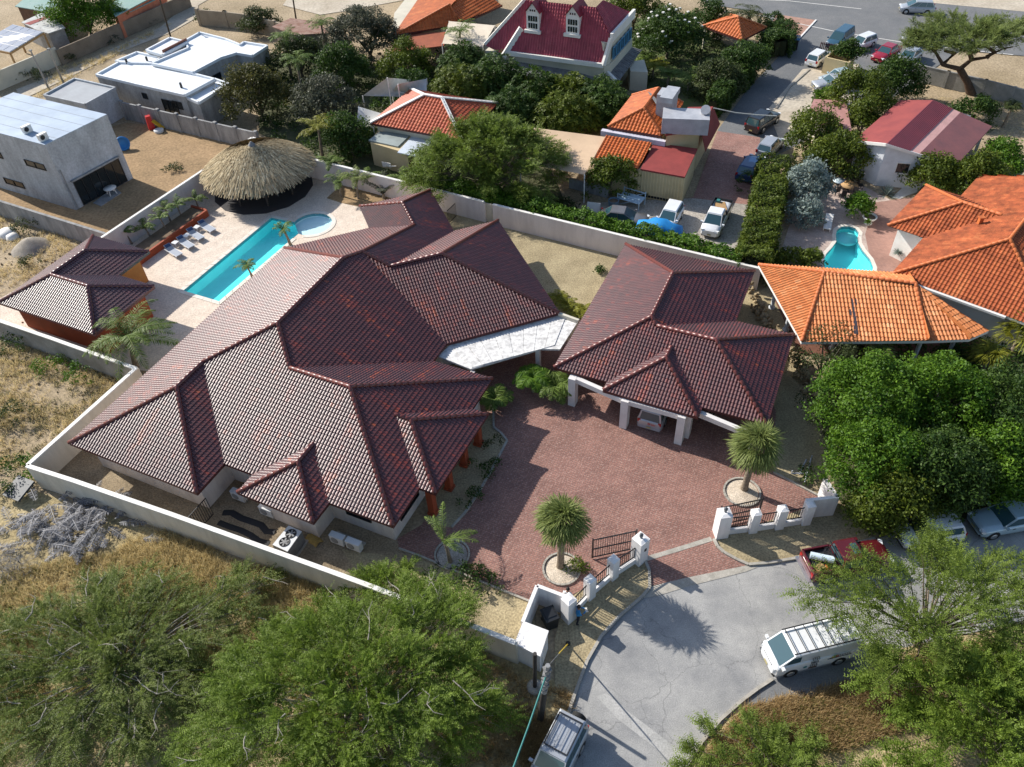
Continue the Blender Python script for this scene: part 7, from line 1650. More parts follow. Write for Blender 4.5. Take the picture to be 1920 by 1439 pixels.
# low planting
LOW = [((860, 1085), 2.2, .8, .7, L_DARK, 'dark creeping shrub beside the windblown palm bed'), ((905, 1100), 1.3, .7, .6, L_DARK, 'low dark shrub at the forecourt kerb'), ((880, 935), .9, .8, .5, L_DARK, 'dark shrub at the lower end of the porch bed'), ((905, 880), .9, .8, .5, L_DARK, 'dark shrub in the middle of the porch bed'), ((925, 835), .7, .7, .5, L_OLIVE, 'thin shrub at the upper end of the porch bed'), ((1515, 895), 1.0, .7, .5, L_DARK, 'green weeds beside the pipe trestle'), ((1080, 1062), .5, .4, .35, L_YELLOW, 'yellow green cover plants in the palm bed nearest the gate'), ((1126, 512), .3, .3, .2, L_DARK, 'single small weed on the bare rear yard'),
       ((36, 655), 1.3, 1.0, 1.2, L_DARK, 'blue green shrub against the stained wall'), ((100, 692), 1.5, 1.0, .9, L_BRIGHT, 'bright green shrub in the left lot'), ((150, 715), 1.2, .9, 1.5, L_BRIGHT, 'upright green shrub below the bare wall end'), ((28, 785), 1.3, 1.2, 1.1, L_OLIVE, 'faded shrub at the left edge of the vacant lot'), ((15, 905), 1.8, 1.6, 1.6, L_DARK, 'dark bush at the outer corner of the boundary wall'), ((60, 890), 1.0, .9, 1.2, L_BRIGHT, 'green bush tucked under the boundary wall corner'), ((62, 495), .8, .6, .8, L_OLIVE, 'small weed clump beside the pool house roof'), ((55, 430), 1.6, 1.0, .9, L_OLIVE, 'low dark shrub below the bare grey wall'), ((325, 320), 1.4, .7, .4, L_OLIVE, 'low weeds behind the loungers wall in the dirt yard'),
       ((110, 115), 2.6, 1.3, 1.3, L_OLIVE, 'scrub along the beige wall by the track'), ((60, 150), 2.4, 1.2, 1.2, L_OLIVE, 'scrub at the near end of the beige wall'), ((205, 80), 2.4, 1.0, .9, L_GREY, 'grey scrub along the brown lane wall'), ((265, 48), 2.2, 1.0, .9, L_GREY, 'grey scrub near the far bend of the lane wall'), ((1180, 370), 1.6, .7, .6, L_OLIVE, 'weeds at the foot of the low grey wall'), ((1400, 355), 1.2, 1.2, 1.8, L_DARK, 'dark bush beside the blue parked car'), ((780, 300), 1.2, .8, .8, L_DARK, 'weeds below the pale blue shed roof'), ((1760, 960), 1.4, .7, 1.3, L_DARK, 'dark growth between the parked cars')]
for i, (px, rx, ry, h, m, l) in enumerate(LOW): broad('shrub', l, 'shrub', px, 0, rx, ry, .1, h, m, n=max(8, int(rx*ry*16)), r=.3, dens=360, leaf=.16, seed=200+i, trunk=False)
# dead palm fronds heaped outside the wall
DP = thing('dead_frond_pile', 'heap of dead grey palm fronds outside the boundary wall', 'brush pile', G(130, 990)); parts = []; rr = random.Random(2)
for i in range(95):
    V, F, T = frond(rr.uniform(1.2, 2.2), 22, .4, rr.uniform(0, .5), 900+i, rr.uniform(0, .5), .03); V = rotz(V, rr.random()*6.28); V += np.array([rr.gauss(0, 1.7), rr.gauss(0, 1.0), rr.uniform(.05, .8)]); parts.append((V, F, T))
q = join(parts); link('fronds', mesh_np('fronds', q[0], q[1], [L_DEAD], q[2]), DP, kind='stuff')
for i, (px, r) in enumerate((((18, 1065), 1.6), ((478, 1108), .6))):
    t = thing('dead_brush', ['dark dead brush at the left edge below the frond heap', 'small bundle of dead sticks in the dry grass'][i], 'brush pile', G(*px)); n = 500 if i == 0 else 160; rng = np.random.default_rng(i); d = unit(rng.normal(size=(n, 3))*[1, 1, .5]+[0, 0, .3]); V, F = quads(rng.normal(size=(n, 3))*[r*.5, r*.4, .2]+[0, 0, .4], d*.35, unit(np.cross(d, [0, 0, 1.0]))*.012); link('sticks', mesh_np('sticks', V, F, [L_DEAD], rng.random(n)*(.4 if i == 0 else 1)), t, kind='stuff')

# ---- grasses: nobody could count these blades
def inpoly(P, x, y):
    k = np.zeros(len(x), bool); n = len(P)
    for i in range(n):
        a, b = P[i], P[(i+1) % n]; c = ((a.y > y) != (b.y > y)); xx = (b.x-a.x)*(y-a.y)/((b.y-a.y) or 1e-9)+a.x; k ^= c & (x < xx)
    return k
def grass(name, px, ntuft, per, h, m, seed, spread=.25, lean=.5):
    P = GP(px); rng = np.random.default_rng(seed); x0, x1, y0, y1 = min(p.x for p in P), max(p.x for p in P), min(p.y for p in P), max(p.y for p in P)
    x = rng.uniform(x0, x1, ntuft*3); y = rng.uniform(y0, y1, ntuft*3); k = inpoly(P, x, y)&((np.sin(x*.9+seed)+np.sin(y*1.3+x*.4)+rng.normal(0, .8, len(x))) > -.6); x, y = x[k][:ntuft], y[k][:ntuft]; nt = len(x)
    hs = np.repeat(h*rng.uniform(.5, 1.3, nt), per); tt = np.repeat(np.clip(rng.normal(.5, .2, nt), 0, 1), per); n = nt*per
    bx = np.repeat(x, per)+rng.normal(0, spread*.5, n); by = np.repeat(y, per)+rng.normal(0, spread*.5, n); d = unit(np.stack([rng.normal(.25, lean, n), rng.normal(-.1, lean, n), np.full(n, 1.0)], 1)); H = hs*rng.uniform(.6, 1.2, n)
    s = unit(np.cross(d, rng.normal(size=(n, 3))))*.018; B0 = np.stack([bx, by, np.zeros(n)], 1); V = np.stack([B0-s, B0+s, B0+d*H[:, None]], 1).reshape(-1, 3)
    me = mesh_np(name, V, np.arange(n*3).reshape(-1, 3), [m], np.clip(tt+rng.normal(0, .15, n), 0, 1)); return link(name, me, None, kind='stuff')
grass('dry_grass', [(270, 985), (560, 1085), (640, 1110), (560, 1180), (380, 1330), (250, 1150), (190, 1060)], 4200, 12, .55, L_STRAW, 1)
grass('dry_grass', [(-40, 1080), (200, 1040), (330, 1150), (200, 1300), (20, 1440), (-80, 1440)], 3800, 9, .5, L_STRAW, 2)
grass('dry_grass', [(-20, 620), (240, 700), (60, 870), (-40, 900)], 1500, 9, .35, L_STRAW, 3)
grass('dry_grass', [(1010, 1290), (1060, 1290), (1072, 1320), (1050, 1400), (980, 1439), (960, 1330)], 900, 12, .4, L_BROWNG, 4)
grass('dry_grass', [(1330, 1400), (1400, 1330), (1510, 1300), (1640, 1270), (1760, 1260), (1800, 1330), (1500, 1430), (1320, 1440)], 3600, 12, .45, L_BROWNG, 5)
grass('dry_grass', [(1700, 1230), (1960, 1180), (1960, 1300), (1750, 1300)], 1100, 9, .45, L_STRAW, 6)
grass('dry_grass', [(-20, 400), (170, 440), (60, 520), (-20, 560)], 800, 8, .35, L_STRAW, 7)
grass('dry_grass', [(60, 190), (170, 130), (300, 60), (330, 40), (200, 100), (110, 130)], 1100, 8, .5, L_STRAW, 8)
grass('dry_grass', [(500, 1200), (900, 1220), (1000, 1290), (960, 1439), (600, 1439)], 1500, 8, .5, L_BROWNG, 9)
grass('weeds', [(1330, 1400), (1400, 1340), (1640, 1290), (1780, 1330), (1500, 1430), (1320, 1440)], 700, 10, .4, L_MESQ, 15)
grass('weeds', [(-40, 1080), (200, 1040), (560, 1085), (640, 1110), (380, 1330), (20, 1440)], 1100, 10, .42, L_MESQD, 16)
grass('weeds', [(-20, 620), (240, 700), (60, 870), (-40, 900)], 350, 9, .3, L_OLIVE, 17)
grass('weeds', [(1700, 180), (1920, 190), (1920, 290), (1860, 240), (1760, 190)], 600, 7, .2, L_STRAW, 10)
# scattered stones and rubbish in the vacant lot
rr = random.Random(9); bm_ = RM[3]; ST = bpy.data.objects.new('loose_stones', None); bpy.data.objects.remove(ST)
mb = MB()
for i in range(240):
    p = G(rr.uniform(0, 230), rr.uniform(600, 860)) if i < 150 else G(rr.uniform(0, 190), rr.uniform(430, 540)); s = rr.uniform(.05, .22); mb.box((p.x, p.y, s*.3), (s, s*.8, s*.6), rr.random()*3, 0, rr.random(), rx=rr.uniform(-.4, .4), tap=.6)
o = mb.build('loose_stones', [STONE], None, (0, 0, 0)); o['kind'] = 'stuff'
mb = MB(); mb.lathe([(1.7, 0), (1.2, .35), (.6, .75), (.05, .9)], G(58, 465), 14); tag(mb.build('sand_heap', [mat('grey_sand', (.34, .3, .25), rough=.95, scale=2, fine=.15, bump=.4)], None, (0, 0, 0)), 'heap of grey sand below the bare grey wall', 'sand heap')
mb = MB(); mb.lathe([(.9, 0), (.8, .3), (.5, .5), (.1, .55)], G(14, 440), 9); mb.lathe([(.6, 0), (.5, .3), (.1, .4)], G(24, 446), 8); o = mb.build('white_sheet_heap', [WHITE], None, (0, 0, 0)); tag(o, 'crumpled white sheets heaped at the left edge', 'rubbish heap')
mb = MB(); mb.bar(G(20, 935, .5), G(50, 898, .8), 1.4, .15); tag(mb.build('dark_panel', [plain('slate_panel', (.05, .06, .07), .5)], None, (0, 0, 0)), 'dark panel leaning in the bushes by the wall corner', 'panel')
# ================================================================ VEHICLES
TYRE = plain('tyre_rubber', (.012, .012, .012), .8); RIMM = plain('alloy_rim', (.42, .43, .45), .3, metal=.7); HEAD = plain('headlamp_glass', (.7, .72, .74), .1, .6); TAIL = plain('tail_lamp', (.35, .012, .012), .2); TRIM = plain('black_trim', (.02, .02, .022), .5); PLATE = plain('plate', (.42, .36, .16), .5); CGLASS = plain('car_glass', (.03, .075, .09), .05, 1.0)
PAINTS = {}
def paint(name, col, metal=.0):
    if name not in PAINTS: PAINTS[name] = mat(name+'_paint', col, tuple(c*.9 for c in col), rough=.28, scale=1.2, fine=.02, spec=.5, metal=metal, coat=.6)
    return PAINTS[name]
def car(name, label, cat, pos, head, p, L=4.2, W=1.72, H=1.48, belt=.92, hood=.88, trunk=None, xs=(-.46, -.34, .06, .24), clear=.2, wr=.31, wb=.6, wins=2, roofp=None, cabpaint=True, group=None, wt=.76):
    """xs: base rear, roof rear, roof front, base front of the cabin as fractions of the length (front is +X)"""
    h = head
    rz = math.atan2(h.y, h.x); t = thing(name, label, cat, (pos.x, pos.y, 0), rz, group); O = (0, 0, 0); w_ = W/2
    xbr, xtr, xtf, xbf = [x*L for x in xs]; trunk = trunk or belt
    # lower body: cross-sections from tail to nose
    st = [(-.5, .34, trunk-.12, .80), (-.49, .26, trunk-.03, .93), (-.45, clear, trunk, .99), (-.3, clear, belt, 1), (0, clear, belt, 1), (xs[3], clear, belt-.01, 1), (xs[3]+.03, clear, hood+.02, .995), (.42, clear, hood-.04, .97), (.475, .25, hood-.12, .9), (.5, .34, hood-.24, .76)]
    rings = []
    for x, zb, zt, k in st:
        y = w_*k; rings.append([(x*L, -y*.86, zb), (x*L, -y*.985, zb+.13), (x*L, -y, zb+.3), (x*L, -y*.99, zt-.14), (x*L, -y*.93, zt-.03), (x*L, -y*.5, zt+.015), (x*L, y*.5, zt+.015), (x*L, y*.93, zt-.03), (x*L, y*.99, zt-.14), (x*L, y, zb+.3), (x*L, y*.985, zb+.13), (x*L, y*.86, zb)])
    mb = MB(); n = 12; vs = [v for r in rings for v in r]; fs = []
    for i in range(len(rings)-1):
        for j in range(n): fs.append((i*n+j, (i+1)*n+j, (i+1)*n+(j+1) % n, i*n+(j+1) % n))
    mb.add(vs, fs, 0, .5, True); mb.add(rings[0], [tuple(range(n))]); mb.add(rings[-1], [tuple(range(n-1, -1, -1))])
    body = mb.build('body', [p], t, O)
    # cabin
    yb, yt = w_*.9, w_*wt; zb, zr = belt-.05, H
    base = [(xbr, -yb), (xbr, yb), (xbf, yb), (xbf, -yb)]; top = [(xtr, -yt), (xtr, yt), (xtf, yt), (xtf, -yt)]
    B_ = [Vector((x, y, zb)) for x, y in base]; T_ = [Vector((x, y, zr-.06)) for x, y in top]; R2 = [Vector((x*.97+.0, y*.86, zr)) for x, y in top]
    mb = MB(); vs = B_+T_+R2; fs = [(0, 3, 7, 4), (1, 0, 4, 5), (2, 1, 5, 6), (3, 2, 6, 7), (4, 7, 11, 8), (5, 4, 8, 9), (6, 5, 9, 10), (7, 6, 10, 11), (8, 11, 10, 9)]
    mb.add(vs, fs); mb.build('roof' if roofp else 'cabin', [roofp or p], t, O)
    def pane(nm, a, b, c, d, m=.09, s=.012):
        q = [a, b, c, d]; ce = sum(q, Vector())/4; nn = (b-a).cross(d-a).normalized()
        if nn.dot(ce-Vector((0, 0, zb))) < 0: nn = -nn
        g = MB(); g.add([v+(ce-v)*m+nn*s for v in q], [(0, 1, 2, 3)]); return g.build(nm, [CGLASS], t, O)
    pane('windshield', B_[3], B_[2], T_[2], T_[3], .1); pane('rear_window', B_[0], B_[1], T_[1], T_[0], .14)
    for s in (0, 1):
        b0, b1, t0, t1 = (B_[0], B_[3], T_[0], T_[3]) if s == 0 else (B_[1], B_[2], T_[1], T_[2])
        for k in range(wins): k0, k1 = .04+k*.92/wins, .04+(k+1)*.92/wins; pane('side_window', b0.lerp(b1, k0)+up(.06), b0.lerp(b1, k1)+up(.06), t0.lerp(t1, k1), t0.lerp(t1, k0), .07)
    for sx in (-1, 1):
        for sy in (-1, 1):
            x = sx*wb*L/2+.02*L; g = MB(); g.tube([(x, sy*(w_-.2), wr), (x, sy*(w_+.012), wr)], wr, 16); ty = g.build('wheel', [TYRE], t, O)
            g = MB(); g.lathe([(wr*.66, 0), (wr*.6, .02), (wr*.2, .03), (.001, .035)], O, 14); r_ = g.build('rim', [RIMM], ty, O); r_.location = (x, sy*(w_+.012), wr); r_.rotation_euler = (-sy*PI/2, 0, 0)
            g = MB(); g.tube([(x, sy*(w_-.1), wr+.03), (x, sy*(w_+.004), wr+.03)], wr+.06, 16); g.build('wheel_arch', [TRIM], t, O)
    for sy in (-1, 1):
        g = MB(); g.box((L*.465, sy*w_*.7, hood-.18), (.22, .34, .15), sy*-.35); g.build('headlight', [HEAD], t, O)
        g = MB(); g.box((-L*.487, sy*w_*.8, belt-.14), (.1, .2, .28)); g.build('taillight', [TAIL], t, O)
        g = MB(); g.box((xbf-.12, sy*(w_+.07), belt+.06), (.14, .2, .13)); g.build('mirror', [TRIM if not cabpaint else p], t, O)
        g = MB(); [g.box((-.03+dx, sy*(w_+.004), belt-.17), (.16, .02, .035)) for dx in (-.62, .35)]; g.build('door_handle', [TRIM], t, O, kind='stuff')
    g = MB(); g.box((L*.492, 0, hood-.26), (.06, W*.5, .13)); g.build('grille', [TRIM], t, O)
    g = MB(); g.box((L*.485, 0, .36), (.12, W*.78, .16)); g.build('front_bumper', [TRIM], t, O); g = MB(); g.box((-L*.492, 0, .4), (.1, W*.86, .18)); g.build('rear_bumper', [p], t, O)
    for s in (-1, 1): g = MB(); g.box((s*L*.504+(.02 if s > 0 else -.045), 0, .5), (.02, .32, .1)); g.build('licence_plate', [PLATE], t, O)
    return t
def P2(a, b, z=.5): return G(*a, z), G(*b, z)
def carpx(name, label, cat, back, front, p, z=.7, **k):
    """back and front: pixels of the middle of tail and nose at height z"""
    a, b = P2(back, front, z); c = (a+b)/2; c.z = 0; d = b-a; d.z = 0
    return car(name, label, cat, c, d, p, **k)
HATCH = dict(L=3.7, W=1.62, H=1.48, xs=(-.49, -.42, .08, .29), wins=2, wb=.62)
SEDAN = dict(L=4.4, W=1.72, H=1.44, xs=(-.36, -.24, .06, .22), wins=2)
SUVK = dict(L=4.5, W=1.8, H=1.72, belt=1.05, hood=1.0, xs=(-.49, -.44, .05, .2), wins=3, wr=.36, clear=.26)
VANK = dict(L=4.6, W=1.75, H=1.75, belt=1.05, hood=.98, xs=(-.49, -.46, .14, .33), wins=3)
WHT = paint('white', (.74, .75, .76)); SIL = paint('silver', (.45, .47, .5), .35); GRYP = paint('graphite', (.17, .165, .17), .3); BLU = paint('deep_blue', (.015, .05, .14), .2); BLKP = paint('black', (.012, .014, .018), .1); REDP = paint('crimson', (.33, .012, .03), .1); PBLU = paint('pale_blue', (.42, .55, .62), .2); DRED = paint('dark_red', (.1, .01, .014), .1); STEELB = paint('steel_blue', (.04, .11, .17), .2)

# white delivery van with roof rack, bottom right
a, b = G(1592, 1178, 2.0), G(1474, 1207, 2.0); d = (b-a); d.z = 0; dn = d.normalized(); c = (a+b)/2+dn*.12; c.z = 0
van = car('van', 'white panel van with roof rack bars and chain graphic on its side', 'van', c, d, WHT, L=4.75, W=1.7, H=1.98, belt=1.2, hood=1.12, xs=(-.495, -.485, .3, .455), wins=1, wr=.33, wb=.56, wt=.88)
for o in list(van.children):
    if o.name.startswith('side_window'): bpy.data.objects.remove(o)
O0 = (0, 0, 0)
for sy in (-1, 1):
    y0, y1 = .775, .735
    g = MB(); g.add([(1.05, sy*.777, 1.25), (1.85, sy*.777, 1.25), (1.5, sy*.75, 1.78), (1.05, sy*.75, 1.78)], [(0, 1, 2, 3)]); g.build('side_window', [CGLASS], van, O0)
    g = MB(); g.box((-1.1, sy*.856, .98), (1.3, .012, .05)); g.build('rub_strip', [TRIM], van, O0)
    g = MB(); g.bar((-2.2, sy*.7, 2.1), (1.5, sy*.7, 2.1), .05); g.build('rack_rail', [TRIM], van, O0)
q = MB(); q.box((0, 0, 0), (.035, 1.4, .03)); me = q.mesh('rack_bar', [TRIM])
for i in range(8): o = bpy.data.objects.new('rack_bar', me); COL.objects.link(o); o.parent = van; o.location = (-2.15+i*.5, 0, 2.12)
# chain graphic and round emblem painted on the left flank (flat print)
mb = MB()
def ring(mb, cx, cz, rx, rz, wd, y, n=14):
    vs = []
    for i in range(n): a = 2*PI*i/n; vs += [(cx+rx*math.cos(a), y, cz+rz*math.sin(a)), (cx+(rx-wd)*math.cos(a), y, cz+(rz-wd)*math.sin(a))]
    mb.add(vs, [(2*i, 2*i+1, (2*i+3) % (2*n), (2*i+2) % (2*n)) for i in range(n)])
for col in (.34, .12):
    for k in range(6): ring(mb, col+.05*(k % 2), .62+k*.17, .09, .12, .035, .858)
mb.build('chain_graphic', [TRIM], van, O0, kind='stuff')
mb = MB(); mb.add([(.0, .857, .42), (.5, .857, .42), (.5, .857, .62), (.1, .857, .6)], [(0, 1, 2, 3)]); mb.build('hook_graphic', [plain('brown_print', (.16, .1, .08), .5)], van, O0)
mb = MB(); ring(mb, .72, .72, .11, .11, .1, .857); mb.build('round_logo', [plain('teal_print', (.03, .2, .22), .5)], van, O0)
for i, cl in enumerate(((.6, .5, .05), (.1, .4, .1), (.5, .08, .05))): mb = MB(); ring(mb, -.75-.1*i, 1.12+.05*(i % 2), .1, .1, .06, .857+.001*i); mb.build('logo_ring', [plain('print', cl, .5)], van, O0)
mb = MB()
for i in range(5): mb.add([(-1.15-i*.13, .857, 1.08), (-1.07-i*.13, .857, 1.08), (-1.07-i*.13, .857, 1.2), (-1.15-i*.13, .857, 1.2)], [(0, 1, 2, 3)])
mb.build('lettering', [plain('grey_print', (.2, .21, .24), .5)], van, O0, kind='stuff')
# red pickup with a loaded bed
a, b = G(1530, 1056, .9), G(1652, 1034, .9); d = b-a; d.z = 0; dn = d.normalized(); c = G(1580, 1047, .9); c.z = 0
pk = car('pickup', 'dark red double cab pickup with a loaded bed', 'pickup', c+dn*.28, d, DRED, L=4.9, W=1.72, H=1.72, belt=1.02, hood=1.0, xs=(-.16, -.13, .1, .21), wins=2, wr=.37, clear=.3, wt=.84)
mb = MB(); x0, x1 = -2.36, -.82
mb.box(((x0+x1)/2, 0, 1.045), (x1-x0, 1.4, .03)); mb.build('bed_liner', [TRIM], pk, O0)
mb = MB()
for sy in (-1, 1): mb.box(((x0+x1)/2, sy*.77, 1.12), (x1-x0, .09, .26))
mb.box((x0, 0, 1.12), (.08, 1.6, .26)); mb.box((x1, 0, 1.12), (.08, 1.6, .26)); mb.build('bed_side', [DRED], pk, O0)
mb = MB(); mb.bar((-1.0, -.5, 1.3), (-1.0, .5, 1.55), .05); mb.bar((-1.0, .5, 1.3), (-1.0, -.5, 1.55), .05); mb.bar((-.9, -.7, 1.75), (-.9, .7, 1.75), .06); mb.build('headboard', [TRIM], pk, O0)
mb = MB(); mb.add([(.05, -.34, 1.727), (.42, -.34, 1.727), (.42, .34, 1.727), (.05, .34, 1.727)], [(0, 1, 2, 3)]); mb.build('sunroof', [CGLASS], pk, O0)
mb = MB(); mb.box((-2.52, 0, .48), (.18, 1.7, .14)); mb.build('chrome_bumper', [RIMM], pk, O0)
mb = MB(); R_m = pk.matrix_basis if False else None
rzp = math.atan2(d.y, d.x)
def at_pk(x, y, z): return c+dn*.28+dn*x+Vector((-dn.y, dn.x, 0))*y+up(z)
def load(name, label, cat, fn, m):
    g = MB(); fn(g); return tag(g.build(name, [m], None, (0, 0, 0)), label, cat)
load('rolled_panel', 'pale blue rolled panel lying across the pickup bed', 'panel', lambda g: g.tube([at_pk(-2.1, .35, 1.24), at_pk(-1.0, -.25, 1.3)], .2, 10), plain('pale_roll', (.55, .65, .72), .5))
load('wooden_board', 'light wooden board in the corner of the pickup bed', 'board', lambda g: g.box(at_pk(-1.9, -.45, 1.15), (.5, .35, .16), rzp+.4), WOOD)
load('orange_helmet', 'orange hard hat lying in the pickup bed', 'helmet', lambda g: g.lathe([(.17, 0), (.15, .08), (.09, .15), (.001, .17)], at_pk(-1.5, -.5, 1.07), 10), plain('orange_plastic', (.6, .14, .02), .4))
load('folding_chair', 'black folding chair frame standing in the pickup bed', 'chair', lambda g: [g.bar(at_pk(-1.5+i*.12, .2, 1.1), at_pk(-1.25+i*.12, .45, 1.6), .03) for i in range(3)] and [g.bar(at_pk(-1.5, .2, 1.2+i*.15), at_pk(-1.1, .5, 1.25+i*.15), .025) for i in range(3)], TRIM)
# silver estate with roof rails and spare wheel, bottom edge
a, b = G(1076, 1338, 1.75), G(1044, 1402, 1.75); d = b-a; d.z = 0; dn = d.normalized(); c = a+dn*2.05; c.z = 0
se = car('estate_car', 'silver off-roader with roof rack and rear spare wheel, bottom edge', 'car', c, d, SIL, L=4.3, W=1.72, H=1.78, belt=1.05, hood=1.03, xs=(-.485, -.46, .04, .17), wins=3, wr=.36, clear=.26, wt=.8)
g = MB(); g.tube([(-2.18, .15, .95), (-2.4, .15, .95)], .36, 16); g.build('spare_wheel', [TYRE], se, O0); g = MB(); g.tube([(-2.401, .15, .95), (-2.43, .15, .95)], .3, 16); g.build('spare_cover', [SIL], se, O0)
for y in (-.6, .6): g = MB(); g.bar((-1.75, y, 1.86), (-.1, y, 1.86), .05); g.build('roof_rail', [TRIM], se, O0)
for i in range(4): g = MB(); g.bar((-1.7, -.45+i*.3, 1.86), (-.15, -.45+i*.3, 1.86), .03); g.build('rack_bar', [RIMM], se, O0)
for x in (-1.75, -.1): g = MB(); g.bar((x, -.62, 1.87), (x, .62, 1.87), .05); g.build('rack_end', [TRIM], se, O0)
# under the trees, right
carpx('hatchback', 'white hatchback half under the dark tree by the street', 'car', (1800, 985), (1684, 1003), WHT, **HATCH)
carpx('sedan', 'pale blue sedan parked at the right edge under the trees', 'car', (1975, 955), (1812, 984), PBLU, **SEDAN)
# carport
p = G(1214, 806); c = p+axB*2.1+axA*.1; car('minivan', 'silver minivan parked inside the carport with its tail outwards', 'minivan', c, axB, SIL, **VANK)
mv = bpy.data.objects['minivan']; mb = MB(); ring(mb, 0, 0, .09, .09, .05, 0); [mb.add([(.15+i*.07, 0, -.07), (.19+i*.07, 0, -.07), (.19+i*.07, 0, .06), (.15+i*.07, 0, .06)], [(0, 1, 2, 3)]) for i in range(4)]
o = mb.build('tailgate_sticker', [plain('red_print', (.5, .03, .02), .5)], mv, O0, kind='stuff'); o.location = (-2.33, .0, .8); o.rotation_euler[2] = -PI/2
# car lot behind the wall
carpx('sedan', 'grey rounded sedan half hidden by the clipped hedge', 'car', (1137, 404), (1203, 412), GRYP, L=4.3, W=1.72, H=1.5, xs=(-.42, -.26, .02, .24))
carpx('hatchback', 'white hatchback in the gravel lot facing the hedge', 'car', (1267, 388), (1245, 424), WHT, **HATCH)
c = G(1235, 432, .5); c.z = 0; tp = thing('covered_car', 'car under a bright blue cover behind the hedge', 'car', tuple(c), R_(-20)); mb = MB()
vs = []; prof = [(-2.0, .35), (-1.9, .95), (-1.1, 1.05), (-.6, 1.4), (.5, 1.4), (1.1, 1.0), (1.9, .85), (2.0, .3)]
for x, z in prof: vs += [(x, -.9, .1), (x, -.84, z*.85), (x, -.4, z), (x, .4, z), (x, .84, z*.85), (x, .9, .1)]
mb.add(vs, [(6*i+j, 6*i+6+j, 6*i+7+j, 6*i+1+j) for i in range(7) for j in range(5)], 0, .5, True); mb.build('cover', [mat('blue_tarp', (.02, .25, .6), (.015, .2, .5), rough=.6, scale=2)], tp, O0)
tk = carpx('pickup', 'small white truck with an open loaded tray in the gravel lot', 'pickup', (1357, 382), (1329, 438), WHT, L=4.8, W=1.7, H=1.8, belt=1.1, hood=1.0, xs=(-.02, .0, .22, .36), wins=1, wr=.33)
mb = MB()
for sy in (-1, 1): mb.box((-1.25, sy*.8, 1.12), (2.1, .06, .4))
mb.box((-2.3, 0, 1.12), (.06, 1.6, .4)); mb.box((-.2, 0, 1.2), (.06, 1.6, .55)); mb.build('tray_side', [TRIM], tk, O0); mb = MB(); mb.box((-1.25, 0, .98), (2.05, 1.54, .06)); mb.build('tray_floor', [WHT], tk, O0)
M = tk.matrix_basis
def at_tk(x, y, z): r = tk.rotation_euler[2]; return tk.location+Vector((x*math.cos(r)-y*math.sin(r), x*math.sin(r)+y*math.cos(r), z))
load('plywood', 'plywood sheets in the white truck tray', 'board', lambda g: [g.box(at_tk(-1.3, -.2+.1*i, 1.05+.05*i), (1.3, .9, .04), tk.rotation_euler[2]+.2*i) for i in range(3)], WOOD)
load('tarp_bundle', 'teal bundle at the back of the white truck tray', 'bundle', lambda g: g.box(at_tk(-1.9, -.4, 1.2), (.5, .4, .3), tk.rotation_euler[2], tap=.7), TEALC)
carpx('sport_utility', 'deep blue car parked against the tall hedge', 'car', (1396, 330), (1420, 296), BLU, L=4.3, W=1.78, H=1.6, belt=.98, hood=.95, xs=(-.48, -.4, .06, .24), wins=3)
carpx('hatchback', 'silver hatchback mostly hidden by the hedge tree', 'car', (1430, 288), (1458, 258), SIL, **HATCH)
carpx('sport_utility', 'black estate car entering the shaded lane', 'car', (1410, 240), (1450, 212), BLKP, **SUVK)
carpx('sedan', 'silver sedan behind the short green hedge', 'car', (1592, 150), (1532, 158), SIL, **SEDAN)
carpx('sedan', 'second silver sedan parked behind the first one under the trees', 'car', (1600, 138), (1546, 150), PBLU, **SEDAN)
carpx('hatchback', 'white hatchback with black tail beside the yellow planter', 'car', (1522, 116), (1548, 98), WHT, **HATCH)
carpx('van', 'dark steel blue people carrier in the car park', 'van', (1590, 62), (1560, 84), STEELB, **VANK)
carpx('hatchback', 'white car behind the planter shrubs', 'car', (1630, 74), (1604, 84), WHT, **HATCH)
carpx('sedan', 'crimson sedan in the car park', 'car', (1678, 88), (1646, 108), REDP, **SEDAN)
carpx('sedan', 'silver sedan to the right of the crimson sedan', 'car', (1720, 94), (1690, 117), SIL, **SEDAN)
carpx('sedan', 'grey car half hidden by the flat-topped thorn tree', 'car', (1750, 66), (1704, 74), GRYP, **SEDAN)
carpx('hatchback', 'silver hatchback driving on the main road', 'car', (1754, 15), (1687, 12), SIL, L=4.2, W=1.72, H=1.55, belt=.95, xs=(-.47, -.38, .08, .32), wins=3)

